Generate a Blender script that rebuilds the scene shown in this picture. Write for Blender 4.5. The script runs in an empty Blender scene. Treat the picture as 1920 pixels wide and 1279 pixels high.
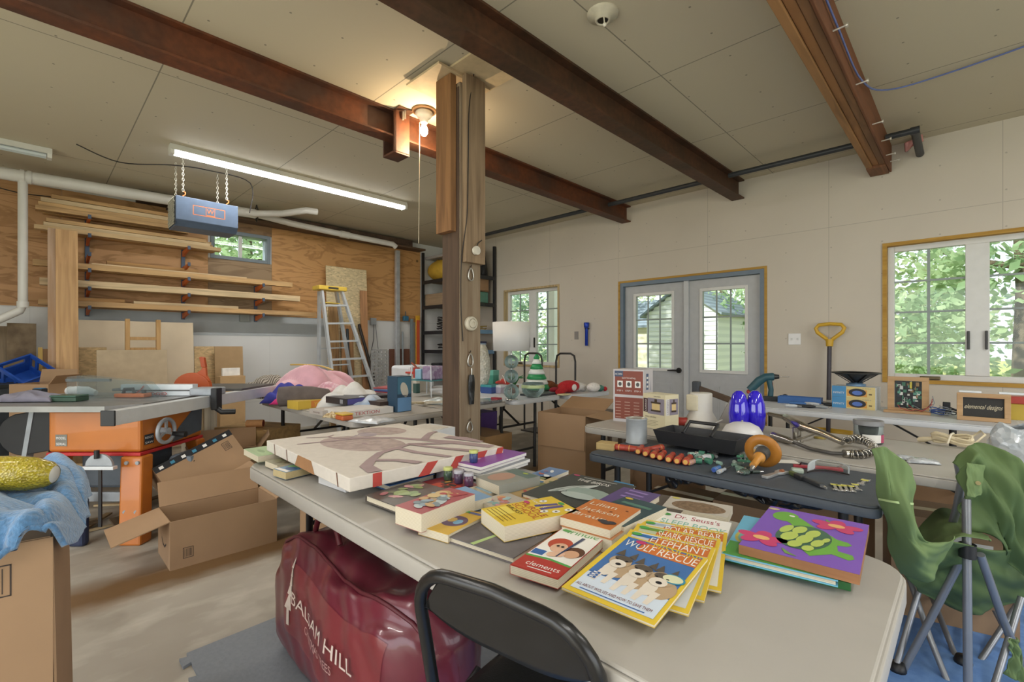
import bpy, math, random
from mathutils import Vector, Matrix
sc = bpy.context.scene
col = sc.collection
PI = math.pi
R = math.radians
rnd = random.Random(7)

# ------------------------------------------------------------------ camera, sky, sun, daylight, added lamps, exposure
CAMZ, TH, FP, CX, CY = 1.25, 0.773, 882.0, 960.0, 647.0
cd = bpy.data.cameras.new('camera')
cam = bpy.data.objects.new('camera', cd)
col.objects.link(cam)
cam.location = (0, 0, CAMZ)
cam.rotation_euler = (PI / 2, 0, TH)
cd.sensor_width = 36
cd.lens = 36 * FP / 1920
cd.shift_y = (CY - 639.5) / 1920
cd.clip_start = .02
cd.clip_end = 300
sc.camera = cam

w = bpy.data.worlds.new('sky')
sc.world = w
w.use_nodes = True
wn = w.node_tree
bg = wn.nodes['Background']
sky = wn.nodes.new('ShaderNodeTexSky')
try:
    sky.sky_type = 'HOSEK_WILKIE'
    sky.sun_direction = (-.25, -.75, .62)
    sky.turbidity = 4
except Exception:
    pass
mx = wn.nodes.new('ShaderNodeMixRGB')
mx.inputs[0].default_value = .75
mx.inputs[2].default_value = (.92, .96, 1.0, 1)
wn.links.new(sky.outputs[0], mx.inputs[1])
wn.links.new(mx.outputs[0], bg.inputs[0])
bg.inputs[1].default_value = 2.6

def light(name, kind, loc, rot, energy, color=(1, 1, 1), size=None, size_y=None):
    l = bpy.data.lights.new(name, kind)
    l.energy = energy
    l.color = color
    if kind == 'AREA':
        l.shape = 'RECTANGLE'
        l.size = size
        l.size_y = size_y or size
    o = bpy.data.objects.new(name, l)
    o.location = loc
    o.rotation_euler = rot
    col.objects.link(o)
    return o

sun = light('sun', 'SUN', (0, -20, 30), (R(50), 0, R(-20)), 9, (1, .95, .85))
sun.data.angle = R(2)
# area lamps added at unseen openings behind and beside the viewer
light('added_fill_back', 'AREA', (-1.6, -3.35, 1.35), (R(90), 0, 0), 105, (.97, .98, 1.0), 5.2, 2.3)
light('added_fill_side', 'AREA', (3.75, 1.0, 1.35), (R(90), 0, R(90)), 75, (.97, .98, 1.0), 4.6, 2.3)
for nm, cx_, cz_, sw, sh in (('daylight_in_window', .04, 1.55, 1.2, 1.2), ('daylight_in_door', -2.53, 1.45, 1.5, .95), ('daylight_in_window', -5.1, 1.55, 1.1, 1.2)):
    o = light(nm, 'AREA', (cx_, 5.95, cz_), (R(-90), 0, 0), 1, (1, 1, 1), sw, sh)
    o.data.cycles.is_portal = True
vs = sc.view_settings
vs.view_transform = 'Standard'
vs.look = 'None'
vs.gamma = 1
vs.exposure = -0.26
vs.use_curve_mapping = False

# ------------------------------------------------------------------ pixel rays -> points on real surfaces
SN, CS = math.sin(TH), math.cos(TH)
def ray(px, py):
    r = (px - CX) / FP
    return Vector((-SN + CS * r, CS + SN * r, (CY - py) / FP))
def Z(px, py, z):
    d = ray(px, py); t = (z - CAMZ) / d.z
    return Vector((0, 0, CAMZ)) + d * t
def YP(px, py, y):
    d = ray(px, py); return Vector((0, 0, CAMZ)) + d * (y / d.y)
def XP(px, py, x):
    d = ray(px, py); return Vector((0, 0, CAMZ)) + d * (x / d.x)
def FW(px, py, f):
    return Vector((0, 0, CAMZ)) + ray(px, py) * f

# ------------------------------------------------------------------ materials
def lin(h):
    if not isinstance(h, str):
        return tuple(h)
    c = [int(h[i:i + 2], 16) / 255 for i in (0, 2, 4)]
    return tuple(x / 12.92 if x <= .04045 else ((x + .055) / 1.055) ** 2.4 for x in c)
MATS = {}
def pm(c, rough=.55, kind='noise', sc_=14, amt=.12, bump=0, metal=0, axis='X', c2=None, coat=0, emit=0, trans=0, alpha=1, sheen=0, off=0):
    key = (c, rough, kind, sc_, amt, bump, metal, axis, c2, coat, emit, trans, alpha, sheen, off)
    if key in MATS:
        return MATS[key]
    m = bpy.data.materials.new('%s_%s' % (kind, c if isinstance(c, str) else 'c'))
    MATS[key] = m
    m.use_nodes = True
    nt = m.node_tree; N = nt.nodes; L = nt.links
    b = N['Principled BSDF']
    a = lin(c)
    b.inputs['Roughness'].default_value = rough
    b.inputs['Metallic'].default_value = metal
    if coat: b.inputs['Coat Weight'].default_value = coat
    if sheen: b.inputs['Sheen Weight'].default_value = sheen
    if trans: b.inputs['Transmission Weight'].default_value = trans
    if alpha < 1: b.inputs['Alpha'].default_value = alpha
    tc = N.new('ShaderNodeTexCoord')
    mp = N.new('ShaderNodeMapping')
    L.new(tc.outputs['Object'], mp.inputs[0])
    if off: mp.inputs['Location'].default_value = (off, off * 1.7, off * .6)
    def mix(f, x, y):
        k = N.new('ShaderNodeMixRGB')
        k.inputs[1].default_value = (*x, 1) if isinstance(x, tuple) else (0, 0, 0, 1)
        k.inputs[2].default_value = (*y, 1) if isinstance(y, tuple) else (0, 0, 0, 1)
        if not isinstance(x, tuple): L.new(x, k.inputs[1])
        if not isinstance(y, tuple): L.new(y, k.inputs[2])
        L.new(f, k.inputs[0])
        return k.outputs[0]
    def ramp(f, p0, p1):
        k = N.new('ShaderNodeMapRange')
        k.inputs[1].default_value = p0; k.inputs[2].default_value = p1
        L.new(f, k.inputs[0])
        return k.outputs[0]
    lo = tuple(x * (1 - amt) for x in a); hi = tuple(min(1, x * (1 + amt)) for x in a)
    n = N.new('ShaderNodeTexNoise')
    n.inputs['Scale'].default_value = sc_
    n.inputs['Detail'].default_value = 5
    L.new(mp.outputs[0], n.inputs[0])
    fac = n.outputs[0]
    if kind == 'wood':
        s = {'X': (1, 14, 14), 'Y': (14, 1, 14), 'Z': (14, 14, 1)}[axis]
        mp.inputs['Scale'].default_value = s
        n.inputs['Scale'].default_value = sc_ * .12
        n.inputs['Distortion'].default_value = .7
        dk = lin(c2) if c2 else tuple(x * .55 for x in a)
        out = mix(ramp(n.outputs[0], .38, .68), a, dk)
        n2 = N.new('ShaderNodeTexNoise'); n2.inputs['Scale'].default_value = 1.3
        L.new(tc.outputs['Object'], n2.inputs[0])
        out = mix(ramp(n2.outputs[0], .35, .9), out, tuple(x * .75 for x in a))
    elif kind == 'ply':
        s = {'X': (1, 6, 6), 'Y': (5, 1, 6), 'Z': (6, 6, 1)}[axis]
        mp.inputs['Scale'].default_value = s
        n.inputs['Scale'].default_value = sc_ * .06
        n.inputs['Distortion'].default_value = 1.2
        wv = N.new('ShaderNodeMath'); wv.operation = 'MULTIPLY'; wv.inputs[1].default_value = 38
        L.new(n.outputs[0], wv.inputs[0])
        sn_ = N.new('ShaderNodeMath'); sn_.operation = 'SINE'
        L.new(wv.outputs[0], sn_.inputs[0])
        dk = lin(c2) if c2 else tuple(x * .6 for x in a)
        out = mix(ramp(sn_.outputs[0], .2, 1.3), a, dk)
        vo = N.new('ShaderNodeTexVoronoi'); vo.inputs['Scale'].default_value = 1.5
        L.new(tc.outputs['Object'], vo.inputs[0])
        out = mix(ramp(vo.outputs[0], .05, .02), out, tuple(x * .25 for x in a))
    elif kind == 'osb':
        vo = N.new('ShaderNodeTexVoronoi'); vo.inputs['Scale'].default_value = sc_
        mp.inputs['Scale'].default_value = (1, 1, 2.2)
        L.new(mp.outputs[0], vo.inputs[0])
        out = mix(vo.outputs['Color'], tuple(x * .72 for x in a), tuple(min(1, x * 1.25) for x in a))
    elif kind == 'rust':
        out = mix(ramp(n.outputs[0], .42, .62), a, lin(c2))
        n2 = N.new('ShaderNodeTexNoise'); n2.inputs['Scale'].default_value = sc_ * 7; n2.inputs['Detail'].default_value = 6
        L.new(mp.outputs[0], n2.inputs[0])
        out = mix(ramp(n2.outputs[0], .35, .95), out, tuple(x * .4 for x in a))
    elif kind == 'mottle':
        out = mix(ramp(n.outputs[0], .4, .6), a, lin(c2))
    elif kind == 'voro':
        vo = N.new('ShaderNodeTexVoronoi'); vo.inputs['Scale'].default_value = sc_
        L.new(mp.outputs[0], vo.inputs[0])
        out = mix(vo.outputs['Color'], a, lin(c2))
        fac = vo.outputs[0]
    elif kind == 'stripe':
        wv = N.new('ShaderNodeTexWave'); wv.inputs['Scale'].default_value = sc_; wv.bands_direction = axis
        wv.inputs['Distortion'].default_value = .3
        L.new(mp.outputs[0], wv.inputs[0])
        out = mix(ramp(wv.outputs[0], .3, .7), a, lin(c2)); fac = wv.outputs[0]
    else:
        out = mix(ramp(n.outputs[0], .3, .7), lo, hi)
    L.new(out, b.inputs['Base Color'])
    if emit:
        L.new(out, b.inputs['Emission Color'])
        b.inputs['Emission Strength'].default_value = emit
    if bump:
        bp = N.new('ShaderNodeBump'); bp.inputs['Strength'].default_value = bump
        bp.inputs['Distance'].default_value = .01
        L.new(fac, bp.inputs['Height']); L.new(bp.outputs[0], b.inputs['Normal'])
    return m

def panel_mat(name, c, ax, w1, o1, w2, o2, seam=.006, dots=True, dark=.45, stain=None):
    """Painted or bare sheet goods: thin joints every w1/w2 metres and rows of screw heads. ax = the two in-plane axes."""
    m = bpy.data.materials.new(name); m.use_nodes = True
    nt = m.node_tree; N = nt.nodes; L = nt.links
    b = N['Principled BSDF']; b.inputs['Roughness'].default_value = .8
    tc = N.new('ShaderNodeTexCoord'); sp = N.new('ShaderNodeSeparateXYZ')
    L.new(tc.outputs['Object'], sp.inputs[0])
    def M(op, x, y=None):
        k = N.new('ShaderNodeMath'); k.operation = op
        for i, v in enumerate((x, y)):
            if v is None: continue
            if isinstance(v, (int, float)): k.inputs[i].default_value = v
            else: L.new(v, k.inputs[i])
        return k.outputs[0]
    def cell(v, wd, o):      # distance to the nearest multiple of wd
        t = M('ADD', M('DIVIDE', M('SUBTRACT', v, o), wd), .5)
        return M('MULTIPLY', M('ABSOLUTE', M('SUBTRACT', M('SUBTRACT', t, M('FLOOR', t)), .5)), wd)
    u, v = sp.outputs[ax[0]], sp.outputs[ax[1]]
    f = M('MAXIMUM', M('LESS_THAN', cell(u, w1, o1), seam / 2), M('LESS_THAN', cell(v, w2, o2), seam / 2))
    if dots:
        du, dv = cell(u, .4067, o1 + .02), cell(v, .305, o2 + .1)
        d = M('SQRT', M('ADD', M('MULTIPLY', du, du), M('MULTIPLY', dv, dv)))
        f = M('MAXIMUM', f, M('LESS_THAN', d, .007))
    n = N.new('ShaderNodeTexNoise'); n.inputs['Scale'].default_value = .9; n.inputs['Detail'].default_value = 4
    L.new(tc.outputs['Object'], n.inputs[0])
    a = lin(c)
    k = N.new('ShaderNodeMixRGB'); L.new(n.outputs[0], k.inputs[0])
    k.inputs[1].default_value = (*[x * .88 for x in a], 1); k.inputs[2].default_value = (*[min(1, x * 1.12) for x in (lin(stain) if stain else a)], 1)
    k2 = N.new('ShaderNodeMixRGB'); L.new(f, k2.inputs[0]); L.new(k.outputs[0], k2.inputs[1])
    k2.inputs[2].default_value = (*[x * dark for x in a], 1)
    L.new(k2.outputs[0], b.inputs['Base Color'])
    return m

def glass_mat():
    m = bpy.data.materials.new('window_glass'); m.use_nodes = True
    nt = m.node_tree; N = nt.nodes; L = nt.links
    N.remove(N['Principled BSDF'])
    t = N.new('ShaderNodeBsdfTransparent'); t.inputs[0].default_value = (.93, .96, .95, 1)
    g = N.new('ShaderNodeBsdfGlossy'); g.inputs['Roughness'].default_value = .02
    f = N.new('ShaderNodeFresnel'); f.inputs[0].default_value = 1.35
    x = N.new('ShaderNodeMixShader')
    L.new(f.outputs[0], x.inputs[0]); L.new(t.outputs[0], x.inputs[1]); L.new(g.outputs[0], x.inputs[2])
    L.new(x.outputs[0], N['Material Output'].inputs[0])
    return m
GLASS = glass_mat()
def clear_mat(c, tint=.9, ior=1.45, rough=.03):
    """Clear or tinted thin plastic / glass."""
    m = bpy.data.materials.new('clear'); m.use_nodes = True
    nt = m.node_tree; N = nt.nodes; L = nt.links
    N.remove(N['Principled BSDF'])
    t = N.new('ShaderNodeBsdfTransparent'); t.inputs[0].default_value = (*lin(c), 1)
    g = N.new('ShaderNodeBsdfPrincipled'); g.inputs['Roughness'].default_value = rough
    g.inputs['Base Color'].default_value = (*lin(c), 1)
    f = N.new('ShaderNodeLayerWeight'); f.inputs[0].default_value = 1 - tint
    n = N.new('ShaderNodeTexNoise'); n.inputs['Scale'].default_value = 30
    bp = N.new('ShaderNodeBump'); bp.inputs['Strength'].default_value = .15
    L.new(n.outputs[0], bp.inputs['Height']); L.new(bp.outputs[0], g.inputs['Normal'])
    x = N.new('ShaderNodeMixShader')
    L.new(f.outputs['Fresnel'], x.inputs[0]); L.new(t.outputs[0], x.inputs[1]); L.new(g.outputs[0], x.inputs[2])
    L.new(x.outputs[0], N['Material Output'].inputs[0])
    return m

# ------------------------------------------------------------------ mesh builder
TXT = {}
def text_mesh(s):
    if s not in TXT:
        cu = bpy.data.curves.new('t', 'FONT'); cu.body = s; cu.size = 1; cu.resolution_u = 3
        o = bpy.data.objects.new('t', cu); col.objects.link(o)
        bpy.context.view_layer.update()
        me = bpy.data.meshes.new_from_object(o.evaluated_get(bpy.context.evaluated_depsgraph_get()))
        vs_ = [v.co.copy() for v in me.vertices]; fs = [tuple(p.vertices) for p in me.polygons]
        bpy.data.objects.remove(o); bpy.data.curves.remove(cu); bpy.data.meshes.remove(me)
        TXT[s] = (vs_, fs)
    return TXT[s]

class MB:
    def __init__(s):
        s.v = []; s.f = []; s.mi = []; s.sm = []; s.mats = []; s.T = Matrix()
    def at(s, loc=(0, 0, 0), rot=(0, 0, 0), sc=1):
        from mathutils import Euler
        s.T = Matrix.Translation(loc) @ Euler(rot).to_matrix().to_4x4() @ Matrix.Scale(sc, 4)
        return s
    def raw(s, vs, fs, m, smooth=False):
        if m not in s.mats: s.mats.append(m)
        k = s.mats.index(m); b = len(s.v)
        s.v += [s.T @ Vector(p) for p in vs]
        s.f += [tuple(i + b for i in f) for f in fs]
        s.mi += [k] * len(fs); s.sm += [smooth] * len(fs)
        return s
    def bx(s, x0, x1, y0, y1, z0, z1, m):
        vs = [(x, y, z) for z in (z0, z1) for y in (y0, y1) for x in (x0, x1)]
        return s.raw(vs, [(0, 2, 3, 1), (4, 5, 7, 6), (0, 1, 5, 4), (1, 3, 7, 5), (3, 2, 6, 7), (2, 0, 4, 6)], m)
    def box(s, c, d, m):
        return s.bx(c[0] - d[0] / 2, c[0] + d[0] / 2, c[1] - d[1] / 2, c[1] + d[1] / 2, c[2] - d[2] / 2, c[2] + d[2] / 2, m)
    def bar(s, p0, p1, w_, h_, m, up=(0, 0, 1)):
        """Rectangular bar from p0 to p1."""
        p0 = Vector(p0); p1 = Vector(p1); d = (p1 - p0).normalized(); u = Vector(up)
        if abs(d.dot(u)) > .98: u = Vector((1, 0, 0))
        a = d.cross(u).normalized(); b = a.cross(d)
        vs = [p + a * w_ / 2 * i + b * h_ / 2 * j for p in (p0, p1) for i, j in ((-1, -1), (1, -1), (1, 1), (-1, 1))]
        return s.raw(vs, [(0, 1, 2, 3), (7, 6, 5, 4), (1, 0, 4, 5), (2, 1, 5, 6), (3, 2, 6, 7), (0, 3, 7, 4)], m)
    def tube(s, pts, r, m, n=10, closed=False, caps=True, smooth=True):
        pts = [Vector(p) for p in pts]; k = len(pts)
        rs = r if isinstance(r, (list, tuple)) else [r] * k
        vs = []; a = None
        for i, p in enumerate(pts):
            d = (pts[(i + 1) % k] - pts[i - 1]) if closed else (pts[min(i + 1, k - 1)] - pts[max(i - 1, 0)])
            d = d.normalized() if d.length > 1e-9 else Vector((0, 0, 1))
            if a is None:
                a = d.orthogonal().normalized()
            a = (a - d * a.dot(d)); a = a.normalized() if a.length > 1e-6 else d.orthogonal().normalized()
            b = d.cross(a)
            vs += [p + (a * math.cos(2 * PI * j / n) + b * math.sin(2 * PI * j / n)) * rs[i] for j in range(n)]
        fs = []
        for i in range(k if closed else k - 1):
            i2 = (i + 1) % k
            fs += [(i * n + j, i * n + (j + 1) % n, i2 * n + (j + 1) % n, i2 * n + j) for j in range(n)]
        s.raw(vs, fs, m, smooth)
        if caps and not closed:
            s.raw(vs[:n], [tuple(range(n))[::-1]], m); s.raw(vs[-n:], [tuple(range(n))], m)
        return s
    def cyl(s, p0, p1, r, m, r2=None, n=20, caps=True):
        return s.tube([p0, p1], [r, r if r2 is None else r2], m, n, False, caps)
    def lathe(s, prof, m, c=(0, 0, 0), n=24, smooth=True, seg=None):
        vs = []; k = len(prof)
        for r, z in prof:
            vs += [(c[0] + r * math.cos(2 * PI * j / n), c[1] + r * math.sin(2 * PI * j / n), c[2] + z) for j in range(n)]
        fs = [(i * n + j, i * n + (j + 1) % n, (i + 1) * n + (j + 1) % n, (i + 1) * n + j) for i in range(k - 1) for j in range(n)]
        s.raw(vs, fs, m, smooth)
        return s
    def sph(s, c, r, m, nu=16, nv=10):
        r = r if isinstance(r, (list, tuple)) else (r, r, r)
        vs = []; fs = []
        for i in range(nv + 1):
            t = PI * i / nv
            vs += [(c[0] + r[0] * math.sin(t) * math.cos(2 * PI * j / nu), c[1] + r[1] * math.sin(t) * math.sin(2 * PI * j / nu), c[2] + r[2] * math.cos(t)) for j in range(nu)]
        fs = [(i * nu + j, (i + 1) * nu + j, (i + 1) * nu + (j + 1) % nu, i * nu + (j + 1) % nu) for i in range(nv) for j in range(nu)]
        return s.raw(vs, fs, m, True)
    def prism(s, poly, z0, z1, m, smooth=False):
        n = len(poly)
        vs = [(x, y, z0) for x, y in poly] + [(x, y, z1) for x, y in poly]
        s.raw(vs, [tuple(range(n))[::-1], tuple(range(n, 2 * n))], m)
        return s.raw(vs, [(i, (i + 1) % n, n + (i + 1) % n, n + i) for i in range(n)], m, smooth)
    def flat(s, poly, z, m):
        return s.raw([(x, y, z) for x, y in poly], [tuple(range(len(poly)))], m)
    def rect(s, x0, x1, y0, y1, z, m):
        return s.flat([(x0, y0), (x1, y0), (x1, y1), (x0, y1)], z, m)
    def ell(s, cx, cy, rx, ry, z, m, n=20, a=0):
        return s.flat([(cx + rx * math.cos(t) * math.cos(a) - ry * math.sin(t) * math.sin(a), cy + rx * math.cos(t) * math.sin(a) + ry * math.sin(t) * math.cos(a)) for t in [2 * PI * i / n for i in range(n)]], z, m)
    def band(s, pts, wd, z, m):
        """A flat painted stroke along 2-D points."""
        P = [Vector((*p, 0)) for p in pts]; vs = []
        ws = wd if isinstance(wd, (list, tuple)) else [wd] * len(P)
        for i, p in enumerate(P):
            d = (P[min(i + 1, len(P) - 1)] - P[max(i - 1, 0)]).normalized()
            q = Vector((-d.y, d.x, 0)) * ws[i] / 2
            vs += [(p.x + q.x, p.y + q.y, z), (p.x - q.x, p.y - q.y, z)]
        return s.raw(vs, [(2 * i, 2 * i + 1, 2 * i + 3, 2 * i + 2) for i in range(len(P) - 1)], m)
    def text(s, string, x, y, z, size, m, fit=None, align='L', rot=0, shear=0):
        vs, fs = text_mesh(string)
        if not vs: return s
        x0 = min(v.x for v in vs); x1 = max(v.x for v in vs)
        k = fit / (x1 - x0) if fit else size
        ky = size
        o = {'L': x0, 'C': (x0 + x1) / 2, 'R': x1}[align]
        c, sn = math.cos(rot), math.sin(rot)
        P = []
        for v in vs:
            a, b = (v.x - o) * k + shear * v.y * ky, v.y * ky
            P.append((x + a * c - b * sn, y + a * sn + b * c, z))
        return s.raw(P, fs, m)
    def grid(s, fn, nu, nv, m, thick=0, smooth=True):
        """Sheet: fn(u,v) -> point, u,v in 0..1."""
        vs = [Vector(fn(i / nu, j / nv)) for j in range(nv + 1) for i in range(nu + 1)]
        W = nu + 1
        fs = [(j * W + i, j * W + i + 1, (j + 1) * W + i + 1, (j + 1) * W + i) for j in range(nv) for i in range(nu)]
        if thick:
            nr = [Vector() for _ in vs]
            for f in fs:
                q = (vs[f[1]] - vs[f[0]]).cross(vs[f[3]] - vs[f[0]])
                for i in f: nr[i] += q
            k = len(vs)
            lo = [p - (n.normalized() if n.length > 1e-12 else Vector((0, 0, 1))) * thick for p, n in zip(vs, nr)]
            rim = [i for i in range(W)] + [j * W + nu for j in range(1, nv + 1)] + [nv * W + i for i in range(nu - 1, -1, -1)] + [j * W for j in range(nv - 1, 0, -1)]
            f2 = [tuple(i + k for i in f[::-1]) for f in fs] + [(rim[i], rim[i] + k, rim[(i + 1) % len(rim)] + k, rim[(i + 1) % len(rim)]) for i in range(len(rim))]
            return s.raw(vs + lo, fs + f2, m, smooth)
        return s.raw(vs, fs, m, smooth)
    def mesh(s, name):
        me = bpy.data.meshes.new(name)
        me.from_pydata([tuple(v) for v in s.v], [], s.f)
        for m in s.mats: me.materials.append(m)
        me.polygons.foreach_set('material_index', s.mi)
        me.polygons.foreach_set('use_smooth', s.sm)
        me.update()
        return me
    def build(s, name, parent=None, bev=0, label=None, sub=0, weld=False):
        o = bpy.data.objects.new(name, s.mesh(name))
        col.objects.link(o)
        if parent: o.parent = parent
        if weld or bev or sub:
            k = o.modifiers.new('weld', 'WELD'); k.merge_threshold = .00005
        if bev:
            k = o.modifiers.new('edges', 'BEVEL'); k.width = bev; k.segments = 2; k.limit_method = 'ANGLE'; k.angle_limit = R(40)
        if sub:
            k = o.modifiers.new('sub', 'SUBSURF'); k.levels = sub; k.render_levels = sub
        if label: o['label'] = label
        return o

def tag(o, label, cat, group=None, kind=None):
    o['label'] = label
    o['category'] = cat
    if group: o['group'] = group
    if kind: o['kind'] = kind
    return o
def place(o, loc, rz=0, rot=None):
    o.location = loc
    o.rotation_euler = rot if rot else (0, 0, rz)
    return o
def thing(name, label, cat, loc=(0, 0, 0), rz=0, group=None, rot=None):
    o = bpy.data.objects.new(name, None)
    o.empty_display_size = .05
    col.objects.link(o)
    place(o, loc, rz, rot)
    return tag(o, label, cat, group)
def solo(mb, name, label, cat, loc=(0, 0, 0), rz=0, group=None, rot=None, bev=0, sub=0, kind=None, weld=False):
    o = mb.build(name, None, bev, None, sub, weld)
    place(o, loc, rz, rot)
    return tag(o, label, cat, group, kind)
def struct(mb, name, parent=None, bev=0):
    o = mb.build(name, parent, bev)
    if not parent: o['kind'] = 'structure'
    return o
def copy_tree(o, parent=None):
    c = o.copy(); col.objects.link(c)
    if parent: c.parent = parent
    for ch in [x for x in o.children]: copy_tree(ch, c)
    return c
# ------------------------------------------------------------------ the room
CE, WX, WY = 3.12, -7.3, 5.65          # ceiling height, wall behind the lumber, wall with the doors
WALLC = 'cbc3b6'
def floor_mat():
    m = bpy.data.materials.new('stained_concrete'); m.use_nodes = True
    nt = m.node_tree; N = nt.nodes; L = nt.links; b = N['Principled BSDF']
    b.inputs['Roughness'].default_value = .55
    tc = N.new('ShaderNodeTexCoord')
    def noise(s, d, v=None):
        n = N.new('ShaderNodeTexNoise'); n.inputs['Scale'].default_value = s; n.inputs['Detail'].default_value = d
        if v:
            mp = N.new('ShaderNodeMapping'); mp.inputs['Scale'].default_value = v; L.new(tc.outputs['Object'], mp.inputs[0]); L.new(mp.outputs[0], n.inputs[0])
        else: L.new(tc.outputs['Object'], n.inputs[0])
        return n.outputs[0]
    def mr(f, a, c):
        k = N.new('ShaderNodeMapRange'); k.inputs[1].default_value = a; k.inputs[2].default_value = c; L.new(f, k.inputs[0]); return k.outputs[0]
    def mix(f, a, c):
        k = N.new('ShaderNodeMixRGB'); L.new(f, k.inputs[0])
        for i, q in ((1, a), (2, c)):
            if isinstance(q, str): k.inputs[i].default_value = (*lin(q), 1)
            else: L.new(q, k.inputs[i])
        return k.outputs[0]
    o = mix(mr(noise(1.6, 6), .35, .65), 'aaa396', '9b9386')
    o = mix(mr(noise(7, 7, (1, .5, 1)), .5, .75), o, 'bdb7aa')
    o = mix(mr(noise(2.2, 5), .58, .8), o, '7b7264')
    # spilled-oil strip along the slab joint
    sp = N.new('ShaderNodeSeparateXYZ'); L.new(tc.outputs['Object'], sp.inputs[0])
    k = N.new('ShaderNodeMath'); k.operation = 'ADD'; k.inputs[1].default_value = 3.12; L.new(sp.outputs[0], k.inputs[0])
    a = N.new('ShaderNodeMath'); a.operation = 'ABSOLUTE'; L.new(k.outputs[0], a.inputs[0])
    n_ = N.new('ShaderNodeMath'); n_.operation = 'MULTIPLY_ADD'; n_.inputs[1].default_value = .12; L.new(noise(6, 5), n_.inputs[0]); L.new(a.outputs[0], n_.inputs[2])
    o = mix(mr(n_.outputs[0], .30, .12), o, '74593a')
    L.new(o, b.inputs['Base Color'])
    bp = N.new('ShaderNodeBump'); bp.inputs['Strength'].default_value = .15; L.new(noise(40, 4), bp.inputs['Height']); L.new(bp.outputs[0], b.inputs['Normal'])
    return m
struct(MB().bx(WX - .2, 4, -3.6, 5.83, -.15, 0, floor_mat()), 'floor')
CEILM = panel_mat('ceiling_sheets', 'ccc4ae', (0, 1), 2.44, -3.98, 1.22, .62, .008, True, .4, stain='bcb39c')
struct(MB().bx(WX - .2, 4, -3.6, 5.83, CE, CE + .15, CEILM), 'ceiling')
WALLM = panel_mat('wall_sheets', WALLC, (0, 2), 1.22, -1.03, 2.44, 2.44, .005, True, .72)
def wall_with_holes(axis, p0, p1, a0, a1, zt, holes, m):
    """Wall slab from a0 to a1 with rectangular openings (u0,u1,z0,z1), cut into boxes that meet edge to edge."""
    mb = MB()
    us = sorted({a0, a1, *[h[0] for h in holes], *[h[1] for h in holes]})
    for u0, u1 in zip(us, us[1:]):
        hs = sorted([h for h in holes if h[0] <= u0 + 1e-6 and h[1] >= u1 - 1e-6], key=lambda h: h[2])
        z = 0
        for h in hs + [(0, 0, zt, zt)]:
            if h[2] > z + 1e-6:
                mb.bx(*((u0, u1, p0, p1) if axis == 'x' else (p0, p1, u0, u1)), z, h[2], m)
            z = h[3]
    return mb
W1 = (-5.70, -4.50, .90, 2.18)      # window beside the shelf
DR = (-3.47, -1.60, 0, 2.12)        # double door
W2 = (-.60, .68, .90, 2.21)         # large window
struct(wall_with_holes('x', WY, WY + .18, WX - .2, 4, CE, [W1, DR, W2], WALLM), 'wall_front')
WHITE = panel_mat('white_sheets', 'd5d6d4', (1, 2), 2.44, .0, 1.22, .44, .004, False, .8)
W3 = (1.69, 2.44, 2.42, 2.82)
struct(wall_with_holes('y', WX - .18, WX, -3.6, WY, CE, [W3], WHITE), 'wall_left')
GREY = panel_mat('plain_sheets', WALLC, (0, 2), 1.22, 0, 2.44, 2.44, .005, False, .72)
struct(wall_with_holes('x', -3.6, -3.42, WX, 4, CE, [(-4.3, 1.1, 0, 2.6)], GREY), 'wall_back')  # opening put in to let sky light reach the room
struct(wall_with_holes('y', 3.82, 4.0, -3.42, WY, CE, [(-1.4, 3.4, 0, 2.6)], GREY), 'wall_right')  # another opening added for light from the side

# plywood sheets over the upper half of the wall behind the lumber
def sheet(y0, y1, z0, z1, c, c2, off):
    struct(MB().bx(WX + .001, WX + .014, y0, y1, z0, z1, pm(c, .6, 'ply', sc_=14, axis='Y', c2=c2, off=off)), 'trim_%d' % len([o for o in bpy.data.objects if o.name.startswith('trim')]))
sheet(-1.3, .25, 1.67, 2.99, 'b0865a', '8c6439', 1.1)
sheet(.252, 1.66, 1.67, 2.99, 'bd9162', '98703f', 5.2)
sheet(1.662, 2.46, 1.67, 2.42, '9a8264', '7c6448', 2.9)
sheet(1.662, 2.46, 2.82, 2.99, '8d7050', '6d5238', 8.1)
sheet(2.462, 5.04, 1.67, 2.99, 'c4955f', 'a17544', 4.4)
# grey band on the drywall below the plywood
BANDM = pm('aab0b2', .7, amt=.08, sc_=3)
struct(MB().bx(WX + .001, WX + .004, .3, 3.3, 1.38, 1.668, BANDM), 'trim_band')

RUST = pm('6e3d23', .6, 'rust', sc_=3.2, c2='4e3428', bump=.15)
RUSTD = pm('48301f', .6, 'rust', sc_=3, c2='5d3a25', bump=.15)
def i_beam(x, y0, y1, z0, m, label, fl=.135):
    mb = MB()
    mb.bx(x - fl / 2, x + fl / 2, y0, y1, z0, z0 + .014, m)
    mb.bx(x - .006, x + .006, y0, y1, z0 + .014, CE - .016, m)
    mb.bx(x - fl / 2, x + fl / 2, y0, y1, CE - .016, CE - .001, m)
    o = solo(mb, 'steel_beam', label, 'beam', kind='structure')
    return o
i_beam(-3.34, -3.4, WY - .01, 2.905, RUST, 'rusty steel ceiling beam that passes behind the wooden post')
o = i_beam(0, -9, -.01, 2.905, RUSTD, 'dark brown steel ceiling beam ahead of the wooden post')
place(o, (-1.90, WY, 0), R(-.9))
mb = MB()
for i, (x0, x1, z0, mt) in enumerate(((-.69, -.645, 2.87, 'a87b4e'), (-.643, -.595, 2.885, '9c6d42'), (-.593, -.548, 2.88, '8a6240'))):
    mb.bx(x0, x1, -3.4, WY - .28, z0, CE - .002, pm(mt, .7, 'wood', axis='Y', off=i * 3))
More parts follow.
